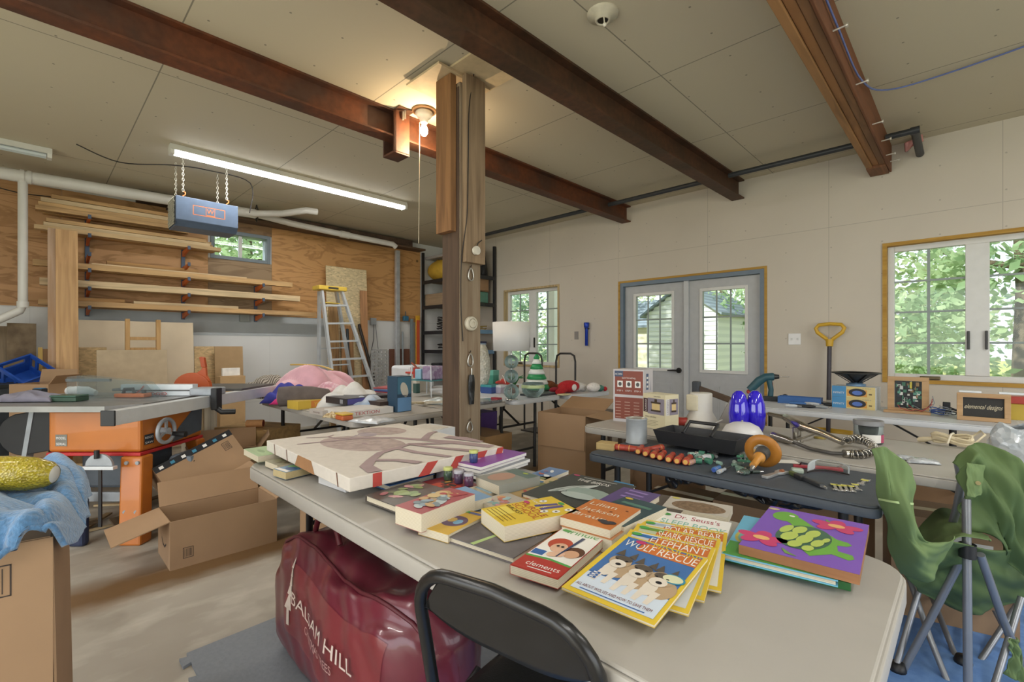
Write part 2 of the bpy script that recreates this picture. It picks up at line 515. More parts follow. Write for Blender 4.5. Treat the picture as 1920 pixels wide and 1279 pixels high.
mb.bx(-.546, -.53, -3.4, WY - .02, 2.87, CE - .002, pm('7a4a2c', .7, 'wood', axis='Y'))
mb.bx(-.691, -.548, WY - .28, WY - .02, 2.86, CE - .002, pm('84583a', .7, 'wood', axis='Y', off=2))
solo(mb, 'wooden_beam', 'built-up wooden ceiling beam of three planks ending at the wall', 'beam', kind='structure', bev=.004)
mb = MB().bx(WX + .015, WX + .2, .9, WY - .9, 2.985, 3.1, pm('5a4636', .75, 'rust', sc_=6, c2='3c2f26'))
mb.bx(WX + .015, WX + .24, 1.2, 5.0, 2.955, 2.984, pm('6e5640', .75, 'wood', axis='Y'))
solo(mb, 'ledger_beam', 'dark ledger beam under the ceiling above the plywood', 'beam', kind='structure')
# bracket clamped round the rusty beam beside the bulb
p = XP(748, 240, -3.3)
mb = MB()
mb.bx(-.085, -.069, -.07, .07, -.16, .17, RUST); mb.bx(.069, .085, -.07, .07, -.16, .17, RUST)
mb.bx(-.085, .085, -.07, .07, -.17, -.155, RUST); mb.bx(-.085, .16, -.07, .07, .166, .17, RUSTD)
for dx in (.1, .13): mb.cyl((dx, 0, .1), (dx, 0, .165), .008, pm('c9c4b8', .4, metal=.8))
t = thing('beam_bracket', 'rusty steel U bracket clamped round the ceiling beam beside the light bulb', 'bracket', (-3.34, p.y, 2.945))
mb.build('channel', t)

# ---- wooden post
PX, PY = -2.56, 2.12
t = thing('wooden_post', 'rough-sawn timber post standing between the tables', 'post', (PX, PY, 0)); t['kind'] = 'structure'
WD1 = pm('604b3a', .75, 'wood', axis='Z', c2='44342a', bump=.1); WD2 = pm('988770', .75, 'wood', axis='Z', c2='7d6750', bump=.1, off=3)
mb = MB().bx(-.092, .092, -.092, .092, 0, 3.03, WD2)
mb.bx(-.096, .085, -.098, -.092, 0, 3.0, WD1)
mb.build('post_core', t, .006)
MB().bx(-.1, .06, -.15, -.099, 2.02, 3.08, pm('9a6f45', .7, 'wood', axis='Z', c2='6b4a2c', off=6)).build('sleeve_board', t, .004)
MB().bx(.093, .135, -.075, .1, 1.81, 3.08, pm('9c8468', .7, 'wood', axis='Z', c2='6e5a44', off=9)).build('sleeve_board', t, .004)
PLYC = pm('cdb995', .7, amt=.1)
for k, (a, b) in enumerate(((-.3, .08), (-.1, .3))):
    MB().bx(a, b, -.26 + .1 * k, .2 + .02 * k, 3.085 + k * .0165, 3.1 + k * .0165, PLYC).build('cap_plate', t)

# ---- windows and doors in the wall with the doors
YEL = pm('c49a45', .7, 'wood', axis='X', c2='a57a2c'); WHT = pm('d9dad8', .4, amt=.03); MUN = pm('8e9a98', .4, amt=.05)
HWB = pm('1d1b1a', .35, amt=.1)
def casement(idx, W, mull, lights, tw, rows, cols_, jm):
    x0, x1, z0, z1 = W
    root = bpy.data.objects.new('window_%d' % idx, None); col.objects.link(root); root['kind'] = 'structure'
    mb = MB(); d0, d1 = WY - .012, WY + .16
    mb.bx(x0, x0 + tw, d0, d1, z0, z1, jm); mb.bx(x1 - tw, x1, d0, d1, z0, z1, jm)
    mb.bx(x0 + tw, x1 - tw, d0, d1, z0, z0 + tw, jm); mb.bx(x0 + tw, x1 - tw, d0, d1, z1 - tw, z1, jm)
    mb.build('jamb', root)
    x0 += tw; x1 -= tw; z0 += tw; z1 -= tw
    y0, y1 = WY + .06, WY + .12
    mb = MB(); fw = .05
    mb.bx(x0, x0 + fw, y0, y1, z0, z1, WHT); mb.bx(x1 - fw, x1, y0, y1, z0, z1, WHT)
    mb.bx(mull - .075, mull + .075, y0 - .01, y1, z0 + fw, z1 - fw, WHT)
    mb.bx(x0 + fw, x1 - fw, y0, y1, z0, z0 + fw, WHT); mb.bx(x0 + fw, x1 - fw, y0, y1, z1 - fw, z1, WHT)
    mb.build('window_frame', root, .004)
    mg = MB(); g = MB()
    for a, b in ((x0 + fw, mull - .075), (mull + .075, x1 - fw)):
        g.bx(a, b, y0 + .028, y0 + .034, z0 + fw, z1 - fw, GLASS)
        for i in range(1, cols_):
            x = a + (b - a) * i / cols_; mg.bx(x - .011, x + .011, y0 + .02, y0 + .027, z0 + fw, z1 - fw, MUN)
        for j in range(1, rows):
            z = z0 + fw + (z1 - z0 - 2 * fw) * j / rows; mg.bx(a, b, y0 + .013, y0 + .0195, z - .009, z + .009, MUN)
    mg.build('muntin_grid', root); g.build('pane', root)
    for a, sgn in ((mull - .055, 1), (mull + .055, 1)):
        MB().bx(a - .009, a + .009, y0 - .035, y0 - .011, z0 + .28, z0 + .44, HWB).build('latch', root, .003)
    c = (x0 + mull) / 2
    MB().bx(c - .07, c + .07, y0 - .03, y0 - .002, z0 + .005, z0 + .035, pm('6b6047', .4, metal=.6)).build('crank', root, .006)
    return root
casement(1, W1, (-5.70 - 4.50) / 2, 2, .03, 4, 2, pm('c9b184', .7, 'wood', axis='Z'))
casement(2, W2, .04, 2, .032, 4, 2, YEL)
mb = MB(); d = WY + .001
root = bpy.data.objects.new('door_1', None); col.objects.link(root); root['kind'] = 'structure'
x0, x1, z0, z1 = DR
FRM = pm('6f7f8f', .5, amt=.05); DORM = pm('b4b7ba', .45, amt=.04)
mb.bx(x0, x0 + .028, WY - .005, WY + .16, 0, z1, YEL); mb.bx(x1 - .028, x1, WY - .005, WY + .16, 0, z1, YEL); mb.bx(x0 + .028, x1 - .028, WY - .005, WY + .16, z1 - .026, z1, YEL)
mb.build('rough_opening', root)
mb = MB()
mb.bx(x0 + .029, x0 + .075, WY + .0, WY + .15, 0, z1 - .027, FRM); mb.bx(x1 - .075, x1 - .029, WY + .0, WY + .15, 0, z1 - .027, FRM); mb.bx(x0 + .075, x1 - .075, WY + .0, WY + .15, z1 - .075, z1 - .027, FRM)
mb.build('door_frame', root)
mid = (x0 + x1) / 2 + .01
MB().bx(mid - .03, mid + .03, WY + .02, WY + .08, .01, z1 - .076, pm('c3c7ca', .45, amt=.03)).build('astragal', root, .003)
for k, (a, b) in enumerate(((x0 + .08, mid - .031), (mid + .031, x1 - .08))):
    lf = MB(); y0, y1 = WY + .05, WY + .095
    ga, gb, gz0, gz1 = a + .165, b - .165, .95, 1.9
    lf.bx(a, ga, y0, y1, .01, z1 - .08, DORM); lf.bx(gb, b, y0, y1, .01, z1 - .08, DORM)
    lf.bx(ga, gb, y0, y1, .01, gz0, DORM); lf.bx(ga, gb, y0, y1, gz1, z1 - .08, DORM)
    for pa, pb in ((ga, (ga + gb) / 2 - .04), ((ga + gb) / 2 + .04, gb)):
        for q in range(2): lf.bx(pa + q * .02, pb - q * .02, y0 - .006 - q * .004, y0 - .0001 - q * .0061, .2 + q * .02, .76 - q * .02, DORM)
    leaf = lf.build('door_leaf', root)
    fr = MB(); T = .035
    fr.bx(ga - T, ga, y0 - .012, y0 - .0005, gz0 - T, gz1 + T, WHT); fr.bx(gb, gb + T, y0 - .012, y0 - .0005, gz0 - T, gz1 + T, WHT)
    fr.bx(ga, gb, y0 - .012, y0 - .0005, gz0 - T, gz0, WHT); fr.bx(ga, gb, y0 - .012, y0 - .0005, gz1, gz1 + T, WHT)
    fr.build('lite_frame', leaf, .003)
    mg = MB()
    for i in (1, 2):
        x = ga + (gb - ga) * i / 3; mg.bx(x - .009, x + .009, y0 + .012, y0 + .018, gz0, gz1, MUN)
        z = gz0 + (gz1 - gz0) * i / 3; mg.bx(ga, gb, y0 + .005, y0 + .0115, z - .009, z + .009, MUN)
    mg.build('muntin_grid', leaf)
    MB().bx(ga, gb, y0 + .02, y0 + .025, gz0, gz1, GLASS).build('pane', leaf)
    if k == 0:
        h = MB(); hx = b - .07
        h.cyl((hx, y0 - .012, .93), (hx, y0, .93), .034, HWB); h.cyl((hx, y0 - .05, .93), (hx, y0 - .012, .93), .012, HWB)
        h.tube([(hx, y0 - .05, .93), (hx - .05, y0 - .055, .932), (hx - .13, y0 - .05, .928)], [.012, .011, .008], HWB)
        h.build('lever_handle', leaf)
# small slider window in the wall behind the lumber
root = bpy.data.objects.new('window_3', None); col.objects.link(root); root['kind'] = 'structure'
y0, y1, z0, z1 = W3; BL = pm('75828c', .5, amt=.05); mb = MB()
mb.bx(WX - .17, WX + .03, y0, y0 + .045, z0, z1, BL); mb.bx(WX - .17, WX + .03, y1 - .045, y1, z0, z1, BL)
mb.bx(WX - .17, WX + .03, y0 + .045, y1 - .045, z0, z0 + .045, BL); mb.bx(WX - .17, WX + .03, y0 + .045, y1 - .045, z1 - .045, z1, BL)
mb.bx(WX - .08, WX - .03, (y0 + y1) / 2 - .02, (y0 + y1) / 2 + .02, z0 + .046, z1 - .046, WHT)
mb.build('window_frame', root, .003)
MB().bx(WX - .07, WX - .065, y0 + .046, (y0 + y1) / 2 - .021, z0 + .046, z1 - .046, GLASS).build('pane', root)
MB().bx(WX - .07, WX - .065, (y0 + y1) / 2 + .021, y1 - .046, z0 + .046, z1 - .046, GLASS).build('pane', root)
# ------------------------------------------------------------------ outside: lawn, trees, shed
struct(MB().bx(-40, 30, -30, 60, -.3, -.16, pm('7d8a4a', .9, 'mottle', sc_=1.4, c2='a7a860')), 'lawn_ground')
def leaf_mat(c, c2):
    m = pm(c, .6, 'mottle', sc_=1.1, c2=c2); nt = m.node_tree; N = nt.nodes; L = nt.links
    b = N['Principled BSDF']; t = N.new('ShaderNodeBsdfTranslucent'); x = N.new('ShaderNodeMixShader'); x.inputs[0].default_value = .55
    L.new(b.inputs['Base Color'].links[0].from_socket, t.inputs[0])
    L.new(b.outputs[0], x.inputs[1]); L.new(t.outputs[0], x.inputs[2]); L.new(x.outputs[0], N['Material Output'].inputs[0])
    return m
LEAFS = [('8fae82', 'bfd2ab'), ('92ae9c', 'bfd2b8'), ('b0c295', 'dbe2bd')]
LM = [leaf_mat(*q) for q in LEAFS]
def tree(x, y, h, r, kind, label, n=1500, low=.25, seed=1):
    g = random.Random(seed)
    t = thing('tree', label, 'tree', (x, y, -.16), group='trees beyond the building')
    bk = pm('6d6250', .9, 'wood', axis='Z', c2='4b4236')
    mb = MB().tube([(0, 0, 0), (.05, .03, h * .3), (-.06, .05, h * .6), (.02, 0, h * .92)], [.16, .13, .09, .03], bk)
    for k in range(7):
        z = h * (.25 + .09 * k); a = k * 2.4; rr = r * .8
        mb.tube([(0, 0, z), (math.cos(a) * rr * .5, math.sin(a) * rr * .5, z + .3), (math.cos(a) * rr, math.sin(a) * rr, z + .8)], [.05, .035, .012], bk, 6)
    mb.build('trunk', t)
    m1 = LM[kind]; mb = MB(); V = []; Fc = []
    cl = []
    for _ in range(26):
        u = g.uniform(0, 1); z = h * (low + (1 - low) * u); q = r * (math.sin(PI * min(1, .18 + u * .82)) ** .7) * g.uniform(.3, 1)
        a = g.uniform(0, 2 * PI); cl.append((q * math.cos(a), q * math.sin(a), z, g.uniform(.45, .95) * r * .42))
    for i in range(int(n * 1.7)):
        c = g.choice(cl)
        p = Vector((c[0] + g.gauss(0, c[3] * .6), c[1] + g.gauss(0, c[3] * .6), max(.2, c[2] + g.gauss(0, c[3] * .5))))
        a = Vector((g.gauss(0, 1), g.gauss(0, 1), g.gauss(0, .6))).normalized() * g.uniform(.05, .11); b = a.orthogonal().normalized() * a.length * .55
        b = Matrix.Rotation(g.uniform(0, 6.28), 3, a) @ b; k = len(V)
        V += [p - a, p + b, p + a, p - b]; Fc.append((k, k + 1, k + 2, k + 3))
    mb.raw(V, Fc, m1); mb.build('crown', t)
tree(.55, 10.2, 7.5, 2.3, 0, 'broad leafy tree filling the big window, mid green', 5200, .05, 3)
tree(-1.3, 12.5, 8.5, 2.4, 2, 'pale yellow-green tree behind the broad leafy one outside the big window', 4600, .03, 4)
tree(-4.4, 16.5, 9, 2.7, 0, 'tall tree with a dark trunk seen through the right door leaf', 5200, .18, 5)
tree(-7.0, 19.0, 9, 3.2, 2, 'pale green tree rising behind the shed roof', 4000, .06, 6)
tree(-8.4, 10.3, 7, 2.0, 1, 'bluish green tree outside the window beside the shelf', 4200, .05, 7)
tree(-11.8, 14.5, 8, 2.8, 2, 'pale green tree farther out beyond the window beside the shelf', 3800, .05, 8)
tree(2.6, 13.5, 8, 2.6, 1, 'bluish green tree beyond the edge of the big window', 3600, .05, 9)
tree(-11.0, 3.2, 6, 1.9, 0, 'leafy tree outside the small high window over the lumber', 3000, .25, 10)
tree(-2.2, 21, 10, 3.4, 1, 'far bluish green tree between the shed and the big window', 3600, .03, 11)
# shed with a gable end
t = thing('garden_shed', 'white clapboard garden shed with a grey shingle roof outside the double door', 'shed', (-5.95, 13.0, -.16))
SID = pm('dfe0e2', .6, 'stripe', sc_=1.6, axis='Z', c2='cfd1d6', amt=.05)
mb = MB(); wd, dp, ev, pk = 2.1, 3.4, 2.3, 3.05
mb.raw([(-wd / 2, 0, 0), (wd / 2, 0, 0), (wd / 2, 0, ev), (0, 0, pk), (-wd / 2, 0, ev), (-wd / 2, dp, 0), (wd / 2, dp, 0), (wd / 2, dp, ev), (0, dp, pk), (-wd / 2, dp, ev)],
       [(0, 1, 2, 3, 4), (9, 8, 7, 6, 5), (0, 5, 6, 1), (1, 6, 7, 2), (4, 9, 5, 0)], SID)
for k in range(22):
    z = .12 + k * .13
    hw = wd / 2 if z < ev else wd / 2 * (pk - z) / (pk - ev)
    if hw > .1: mb.bx(-hw + .01, hw - .01, -.018, -.001, z, z + .09, SID)
mb.build('siding', t)
rf = pm('7d8a98', .8, 'stripe', sc_=2.5, axis='Z', c2='66727f')
mb = MB()
for s in (-1, 1):
    q = lambda x, z, y: (s * x, y, z)
    mb.raw([q(0, pk + .02, -.15), q(wd / 2 + .15, ev - .08, -.15), q(wd / 2 + .15, ev - .08, dp + .15), q(0, pk + .02, dp + .15), q(0, pk + .09, -.15), q(wd / 2 + .15, ev - .01, -.15), q(wd / 2 + .15, ev - .01, dp + .15), q(0, pk + .09, dp + .15)],
           [(0, 1, 2, 3), (7, 6, 5, 4), (0, 4, 5, 1), (1, 5, 6, 2), (2, 6, 7, 3)], rf)
mb.build('roof', t)
t = thing('garden_shed', 'cream clapboard annex with a low shingle roof beside the white shed', 'shed', (-9.6, 15.2, -.16))
mb = MB().bx(-1.9, 1.9, 0, 2.5, 0, 2.15, pm('d8d2c0', .6, 'stripe', sc_=1.6, axis='Z', c2='c6bfab'))
mb.build('siding', t)
MB().raw([(-2.1, -.25, 2.1), (2.1, -.25, 2.1), (2.1, 1.25, 3.1), (-2.1, 1.25, 3.1), (-2.1, 2.7, 2.1), (2.1, 2.7, 2.1), (-2.1, -.25, 2.02), (2.1, -.25, 2.02)], [(0, 1, 2, 3), (3, 2, 5, 4), (6, 7, 1, 0), (1, 5, 2), (0, 3, 4)], rf).build('roof', t)
# porch post outside the window beside the shelf
t = thing('porch_post', 'white square porch post outside the window beside the shelf', 'post', (-5.35, 6.55, -.16))
PW = pm('e6e7e6', .5, amt=.03)
MB().bx(-.09, .09, -.09, .09, .2, 2.6, PW).build('shaft', t, .006)
MB().bx(-.12, .12, -.12, .12, 0, .2, PW).build('base', t, .006)
# ------------------------------------------------------------------ folding tables, mats, chairs
BLK = pm('232324', .4, amt=.15, metal=.2)
GRYP = pm('aaa69f', .5, amt=.03, sc_=9, bump=.03); WHTP = pm('c6c9cd', .45, amt=.03, sc_=9, bump=.03)
def rounded(x0, x1, y0, y1, r, n=6):
    P = []
    for cx, cy, a0 in ((x1 - r, y1 - r, 0), (x0 + r, y1 - r, 90), (x0 + r, y0 + r, 180), (x1 - r, y0 + r, 270)):
        P += [(cx + r * math.cos(R(a0 + 90 * i / n)), cy + r * math.sin(R(a0 + 90 * i / n))) for i in range(n + 1)]
    return P
def on_mat(x, y):
    return .0123 if (-.86 < x < 1.4 and .3 < y < 3.4) or (-2.28 < x < -.9 and .44 < y < 1.62) else 0
def folding_table(name, label, x0, x1, y0, y1, zt, mt, th=.045, legs=(.16, .84), group=None, rc=.07, iny=.1):
    cx, cy = (x0 + x1) / 2, (y0 + y1) / 2; a, b = (x1 - x0) / 2, (y1 - y0) / 2
    t = thing(name, label, 'table', (cx, cy, 0), group=group)
    mb = MB()
    mb.prism(rounded(-a, a, -b, b, rc), zt - th, zt - .008, mt, True)
    mb.prism(rounded(-a + .006, a - .006, -b + .006, b - .006, rc - .004), zt - .008, zt, mt, True)
    mb.build('tabletop', t, .004)
    for k in (0, 1):
        s = -1 if k == 0 else 1
        lx = -a + (x1 - x0) * legs[k]
        for sy in (-1, 1):
            MB().tube([(lx, sy * (b - iny), zt - th - .001), (lx, sy * (b - iny), .42), (lx + s * .03, sy * (b - iny - .04), .3), (lx + s * .03, sy * (b - iny - .04), on_mat(cx + lx + s * .03, cy + sy * (b - iny - .04)))], .0155, BLK, 10).build('leg', t)
        MB().cyl((lx, -b + iny, .45), (lx, b - iny, .45), .011, BLK, n=10).build('cross_bar', t)
        MB().cyl((lx + s * .03, -b + iny + .04, .2), (lx + s * .03, b - iny - .04, .2), .011, BLK, n=10).build('cross_bar', t)
        MB().bar((lx, 0, .46), (lx - s * .38, 0, zt - th - .012), .02, .012, BLK).build('brace', t)
    return t
NT = (-2.25, -.10, .645, 1.43)     # near table with the books
folding_table('folding_table', 'long grey plastic folding table covered with books, nearest the maroon bag', *NT, .74, GRYP, th=.055, legs=(.06, .86), rc=.1, iny=.23)
folding_table('folding_table', 'grey folding table holding the boxes, blue glass shades and shower hose', -1.78, .30, 2.45, 3.25, .74, GRYP, legs=(.05, .95))
folding_table('folding_table', 'white folding table under the big window with speaker boxes', -1.55, .23, 4.2, 4.92, .74, WHTP, legs=(.2, .82))
TBX0, TBX1 = -4.75, -2.93
folding_table('folding_table', 'grey folding table stacked with board games beside the pink blanket', TBX0, TBX1, 1.50, 2.28, .74, GRYP)
folding_table('folding_table', 'grey folding table behind the wooden post holding the wire basket', TBX0 - .06, -3.02, 2.31, 3.05, .74, GRYP)
folding_table('folding_table', 'white folding table holding the bubble lamp and glass bowl', TBX0, -2.96, 3.08, 3.77, .745, WHTP)
folding_table('folding_table', 'white folding table with the red plush toy, standing nearest the double door', TBX0, -2.85, 3.80, 4.5, .745, WHTP)
BKT = pm('474e57', .55, amt=.06, sc_=30, bump=.05)
folding_table('folding_bench_table', 'low black folding table strewn with hand tools', -1.36, -.21, 1.92, 2.435, .72, BKT, th=.04, legs=(.1, .9), rc=.04)

# foam floor tiles
def puzzle(x0, x1, y0, y1, px=True):
    P = []; n = 9
    def edge(p, q, nx, ny):
        for i in range(n):
            for t, o in ((.15, 0), (.35, 0), (.28, .028), (.72, .028), (.65, 0), (.85, 0)):
                u = (i + t) / n; P.append((p[0] + (q[0] - p[0]) * u + nx * o, p[1] + (q[1] - p[1]) * u + ny * o))
    edge((x0, y0), (x1, y0), 0, -1); edge((x1, y0), (x1, y1), 1, 0); P += [(x1, y1), (x0, y1)]
    return P
FOAM = pm('80868e', .75, amt=.06, sc_=60, bump=.15)
solo(MB().prism(puzzle(-2.28, -.9, .44, 1.62), 0, .012, FOAM), 'foam_mat', 'grey interlocking foam mat under the maroon bag', 'floor mat')
solo(MB().prism(rounded(-.86, 1.4, .3, 3.4, .02), 0, .012, pm('5f86c0', .8, 'mottle', sc_=25, c2='6c92c9', bump=.1)), 'foam_mat', 'blue foam floor mat under the green camp chair', 'floor mat')

# black steel folding chair
CHB = pm('1b1b1c', .28, amt=.2, sc_=20); VIN = pm('1d1d1d', .42, amt=.35, sc_=300, bump=.1)
t = thing('folding_chair', 'black metal folding chair with padded seat pushed to the book table', 'chair', (-.62, .615, .0123), R(9))
def bk(u, z): return (u, .0 - (z - .46) * .20 + .03, z)
fr = []
W = .202
pts = [(-W - .012, .36, .012), (-W - .008, .16, .3), bk(-W - .002, .42), bk(-W, .6), bk(-W, .69)]
for a in range(15, 90, 15): pts.append(bk(-W + .1 - .1 * math.cos(R(a)), .69 + .1 * math.sin(R(a))))
pts += [bk(-W + .1, .79), bk(0, .797), bk(W - .1, .79)]
for a in range(75, 0, -15): pts.append(bk(W - .1 + .1 * math.cos(R(a)), .69 + .1 * math.sin(R(a))))
pts += [bk(W, .69), bk(W, .6), bk(W + .002, .42), (W + .008, .16, .3), (W + .012, .36, .012)]
MB().tube(pts, .0135, CHB, 12).build('back_frame', t)
mb = MB()
def bpn(u, v):
    x = (u - .5) * 2; top = .785 - .09 * max(0, abs(x) - .55) ** 2 / .2; bot = .655 + .05 * abs(x) ** 3
    p = bk(x * (W - .010), bot + (top - bot) * v); return (p[0], p[1] + .014 * (1 - x * x), p[2])
mb.grid(bpn, 20, 12, CHB, .006); mb.build('backrest', t)
mb = MB()
def seatp(u, v):
    x = (u - .5) * 2; y = v
    return (x * (.205 + .0 * y), .06 + y * .37, .455 + .018 * (1 - x ** 4) * (1 - (2 * y - 1) ** 4) - .01 * y)
mb.prism([(x, y + .245) for x, y in rounded(-.205, .205, -.185, .185, .06)], .43, .452, CHB, True)
mb.build('seat_pan', t, .004)
MB().grid(seatp, 16, 14, VIN, .016).build('seat_pad', t)
for s in (-1, 1):
    MB().tube([(s * .235, -.16, .012), (s * .235, .06, .36), (s * .222, .2, .435)], .0125, CHB, 10).build('rear_leg', t)
    MB().cyl((s * .235, -.16, 0), (s * .235, -.152, .03), .016, BLK).build('foot_cap', t)
MB().cyl((-.235, -.11, .09), (.235, -.11, .09), .009, CHB, n=10).build('stretcher', t)

# green camp chair, half folded
GF = pm('667c4c', .75, amt=.12, sc_=3, bump=.05); GF2 = pm('546a3d', .75, amt=.12, sc_=3); TUBE = pm('8d9095', .35, metal=.55, amt=.06); PLB = pm('1c1c1e', .45)
t = thing('camp_chair', 'green canvas folding camp chair with grey tube legs, half collapsed', 'camp chair', (0, 0, 0))
def V(px, py, f): return FW(px, py, f)
hub = V(1820, 1035, 1.62)
legs = [
    ('leg', [V(1812, 935, 1.62), V(1815, 1290, 1.60)]),
    ('leg', [V(1807, 1040, 1.66), V(1745, 1160, 1.75), V(1690, 1262, 1.80)]),
    ('leg', [V(1838, 1040, 1.60), V(1880, 1160, 1.66), V(1950, 1330, 1.70)]),
    ('leg', [V(1705, 1085, 1.95), V(1745, 1200, 1.82), V(1785, 1300, 1.72)]),
    ('leg', [V(1722, 1110, 1.86), V(1680, 1250, 1.79)]),
    ('leg', [V(1748, 1120, 2.1), V(1802, 1258, 1.83)]),
    ('leg', [V(1910, 1130, 1.95), V(1826, 1258, 1.84)]),
    ('leg', [V(1915, 1120, 1.7), V(1868, 1275, 1.63), V(1850, 1330, 1.6)]),
    ('leg', [V(1866, 1145, 1.95), V(1940, 1290, 1.8)])]
for n_, P in legs:
    MB().tube(P, .0125 if P[0].z > .5 else .0105, TUBE, 10).build(n_, t)
MB().tube([V(1796, 865, 1.72), V(1803, 905, 1.72), V(1795, 950, 1.74), V(1785, 985, 1.78)], .013, TUBE, 10).build('back_tube', t)
MB().tube([V(1814, 1045, 1.615), V(1814, 1020, 1.615)], .024, PLB, 12).build('hub', t)
for q in ((1683, 1262, 1.79), (1806, 1256, 1.83)):
    p = V(*q); MB().lathe([(0, .03), (.022, .028), (.028, .008), (.028, 0), (0, 0)], PLB, (p.x, p.y, .0125), 12).build('foot', t)
def cloth(rows, f, m, name, thick=.003, wob=.012, ph=0):
    """Sheet through rows of (px,py,depth) control points (smooth Catmull-Rom both ways)."""
    P = [[V(*q) for q in r] for r in rows]
    def cr(L, u):
        k = len(L) - 1; x = u * k; i = min(int(x), k - 1); q = x - i
        a, b, c, d = L[max(i - 1, 0)], L[i], L[i + 1], L[min(i + 2, k)]
        return .5 * ((2 * b) + (c - a) * q + (2 * a - 5 * b + 4 * c - d) * q * q + (3 * b - a - 3 * c + d) * q ** 3)
    def fn(u, v):
        p = cr([cr(r, u) for r in P], v)
        wv = wob * math.sin(9 * u + 5 * v + ph) * math.sin(PI * u) + wob * .6 * math.sin(17 * v - 7 * u + ph)
        return p + Vector((SN, -CS, 0)) * (wv + (.35 * wob * abs(math.sin(6.5 * u + 8 * v + 1.2 * math.sin(7 * v) + ph)) + .12 * wob * math.sin(41 * u - 23 * v)))
    return MB().grid(fn, 44, 44, m, thick).build(name, t)
cloth([[(1634, 842, 1.52), (1660, 838, 1.50), (1690, 862, 1.49), (1710, 895, 1.50)],
       [(1646, 920, 1.54), (1668, 925, 1.48), (1692, 932, 1.46), (1712, 940, 1.48)],
       [(1662, 985, 1.57), (1685, 995, 1.50), (1706, 1003, 1.47), (1722, 1000, 1.48)],
       [(1672, 1045, 1.61), (1705, 1052, 1.53), (1735, 1040, 1.49), (1752, 1018, 1.49)],
       [(1690, 1075, 1.66), (1730, 1085, 1.57), (1765, 1062, 1.53), (1790, 1005, 1.52)]], 1, GF, 'arm_flap')
cloth([[(1786, 868, 1.68), (1812, 838, 1.69), (1850, 832, 1.67), (1885, 850, 1.64), (1930, 880, 1.60)],
       [(1800, 905, 1.64), (1830, 868, 1.62), (1868, 890, 1.61), (1900, 915, 1.60), (1940, 945, 1.58)],
       [(1800, 960, 1.64), (1845, 930, 1.62), (1870, 960, 1.62), (1905, 1000, 1.61), (1945, 1040, 1.60)],
       [(1815, 1000, 1.65), (1850, 1000, 1.65), (1880, 1040, 1.66), (1910, 1070, 1.66), (1950, 1100, 1.66)]], 1, GF2, 'backrest', wob=.02)
cloth([[(1722, 992, 1.90), (1760, 955, 1.96), (1800, 965, 1.95), (1830, 1000, 1.9)],
       [(1735, 1025, 1.76), (1765, 995, 1.74), (1800, 990, 1.68), (1850, 1005, 1.66)],
       [(1742, 1034, 1.66), (1775, 1014, 1.62), (1810, 1008, 1.585), (1856, 1014, 1.59)]], 1, GF, 'cup_holder', wob=.006)
cloth([[(1648, 934, 1.535), (1680, 940, 1.46), (1712, 943, 1.47)], [(1648, 938, 1.534), (1680, 944, 1.459), (1712, 947, 1.469)]], 1, pm('a9bf86', .7), 'piping', thick=.002, wob=0)
cloth([[(1690, 1060, 1.68), (1748, 1030, 1.60), (1790, 1018, 1.58), (1870, 1028, 1.64), (1940, 1000, 1.78)],
       [(1702, 1085, 1.76), (1750, 1065, 1.70), (1800, 1060, 1.68), (1880, 1072, 1.72), (1945, 1075, 1.80)],
       [(1728, 1112, 1.84), (1770, 1112, 1.80), (1820, 1112, 1.78), (1890, 1110, 1.80), (1945, 1112, 1.84)],
       [(1765, 1128, 1.92), (1790, 1140, 1.90), (1840, 1147, 1.88), (1885, 1137, 1.88), (1935, 1120, 1.90)]], 1, GF2, 'seat', wob=.015)
cloth([[(1812, 868, 1.612), (1828, 870, 1.605), (1845, 872, 1.61)], [(1812, 930, 1.595), (1826, 932, 1.59), (1838, 928, 1.595)]], 1, GF, 'pole_sleeve', wob=.002)
MB().cyl(V(1834, 906, 1.585), V(1834, 906, 1.6), .007, pm('8f8358', .5, metal=.3)).build('grommet', t)
cloth([[(1888, 1200, 1.63), (1905, 1196, 1.63)], [(1895, 1230, 1.64), (1914, 1225, 1.63)], [(1880, 1262, 1.66), (1925, 1285, 1.62)]], 1, GF, 'strap', wob=.006)
# ------------------------------------------------------------------ lamps, pipes, air filter, cables under the ceiling
TUBEL = pm('ffffff', .4, emit=14, amt=0); FIXW = pm('d8d8d2', .4, amt=.03)
def strip_light(loc, length, label, rz=0, lit=True, power=60):
    t = thing('strip_light', label, 'ceiling light', loc, rz, group='fluorescent strip lights')
    MB().prism([(-.055, 0), (.055, 0), (.04, .055), (-.04, .055)], -length / 2, length / 2, FIXW).build('housing', t).rotation_euler = (R(90), 0, 0)
    for s in (-.024, .024):
        m = TUBEL if lit else pm('c9d3d6', .3, amt=.03)
        MB().cyl((s, -length / 2 + .04, -.018), (s, length / 2 - .04, -.018), .0165, m, n=12).build('tube', t)
    for s in (-1, 1): MB().box((0, s * (length / 2 - .018), -.015), (.1, .034, .045), FIXW).build('socket', t, .003)
    if lit:
        l = light('strip_light_glow', 'AREA', (0, 0, -.042), (0, 0, 0), power, (1, .98, .94), .05, length - .1); l.parent = t
    return t
p0, p1 = Z(318, 279, CE - .06), Z(762, 384, CE - .06)
strip_light((-5.33, 2.18, CE - .057), 2.55, 'long lit fluorescent strip light on the ceiling above the table saw', power=45)
strip_light((-6.3, -.85, CE - .057), 2.0, 'unlit strip light at the end of the ceiling above the white drain pipe', lit=False)
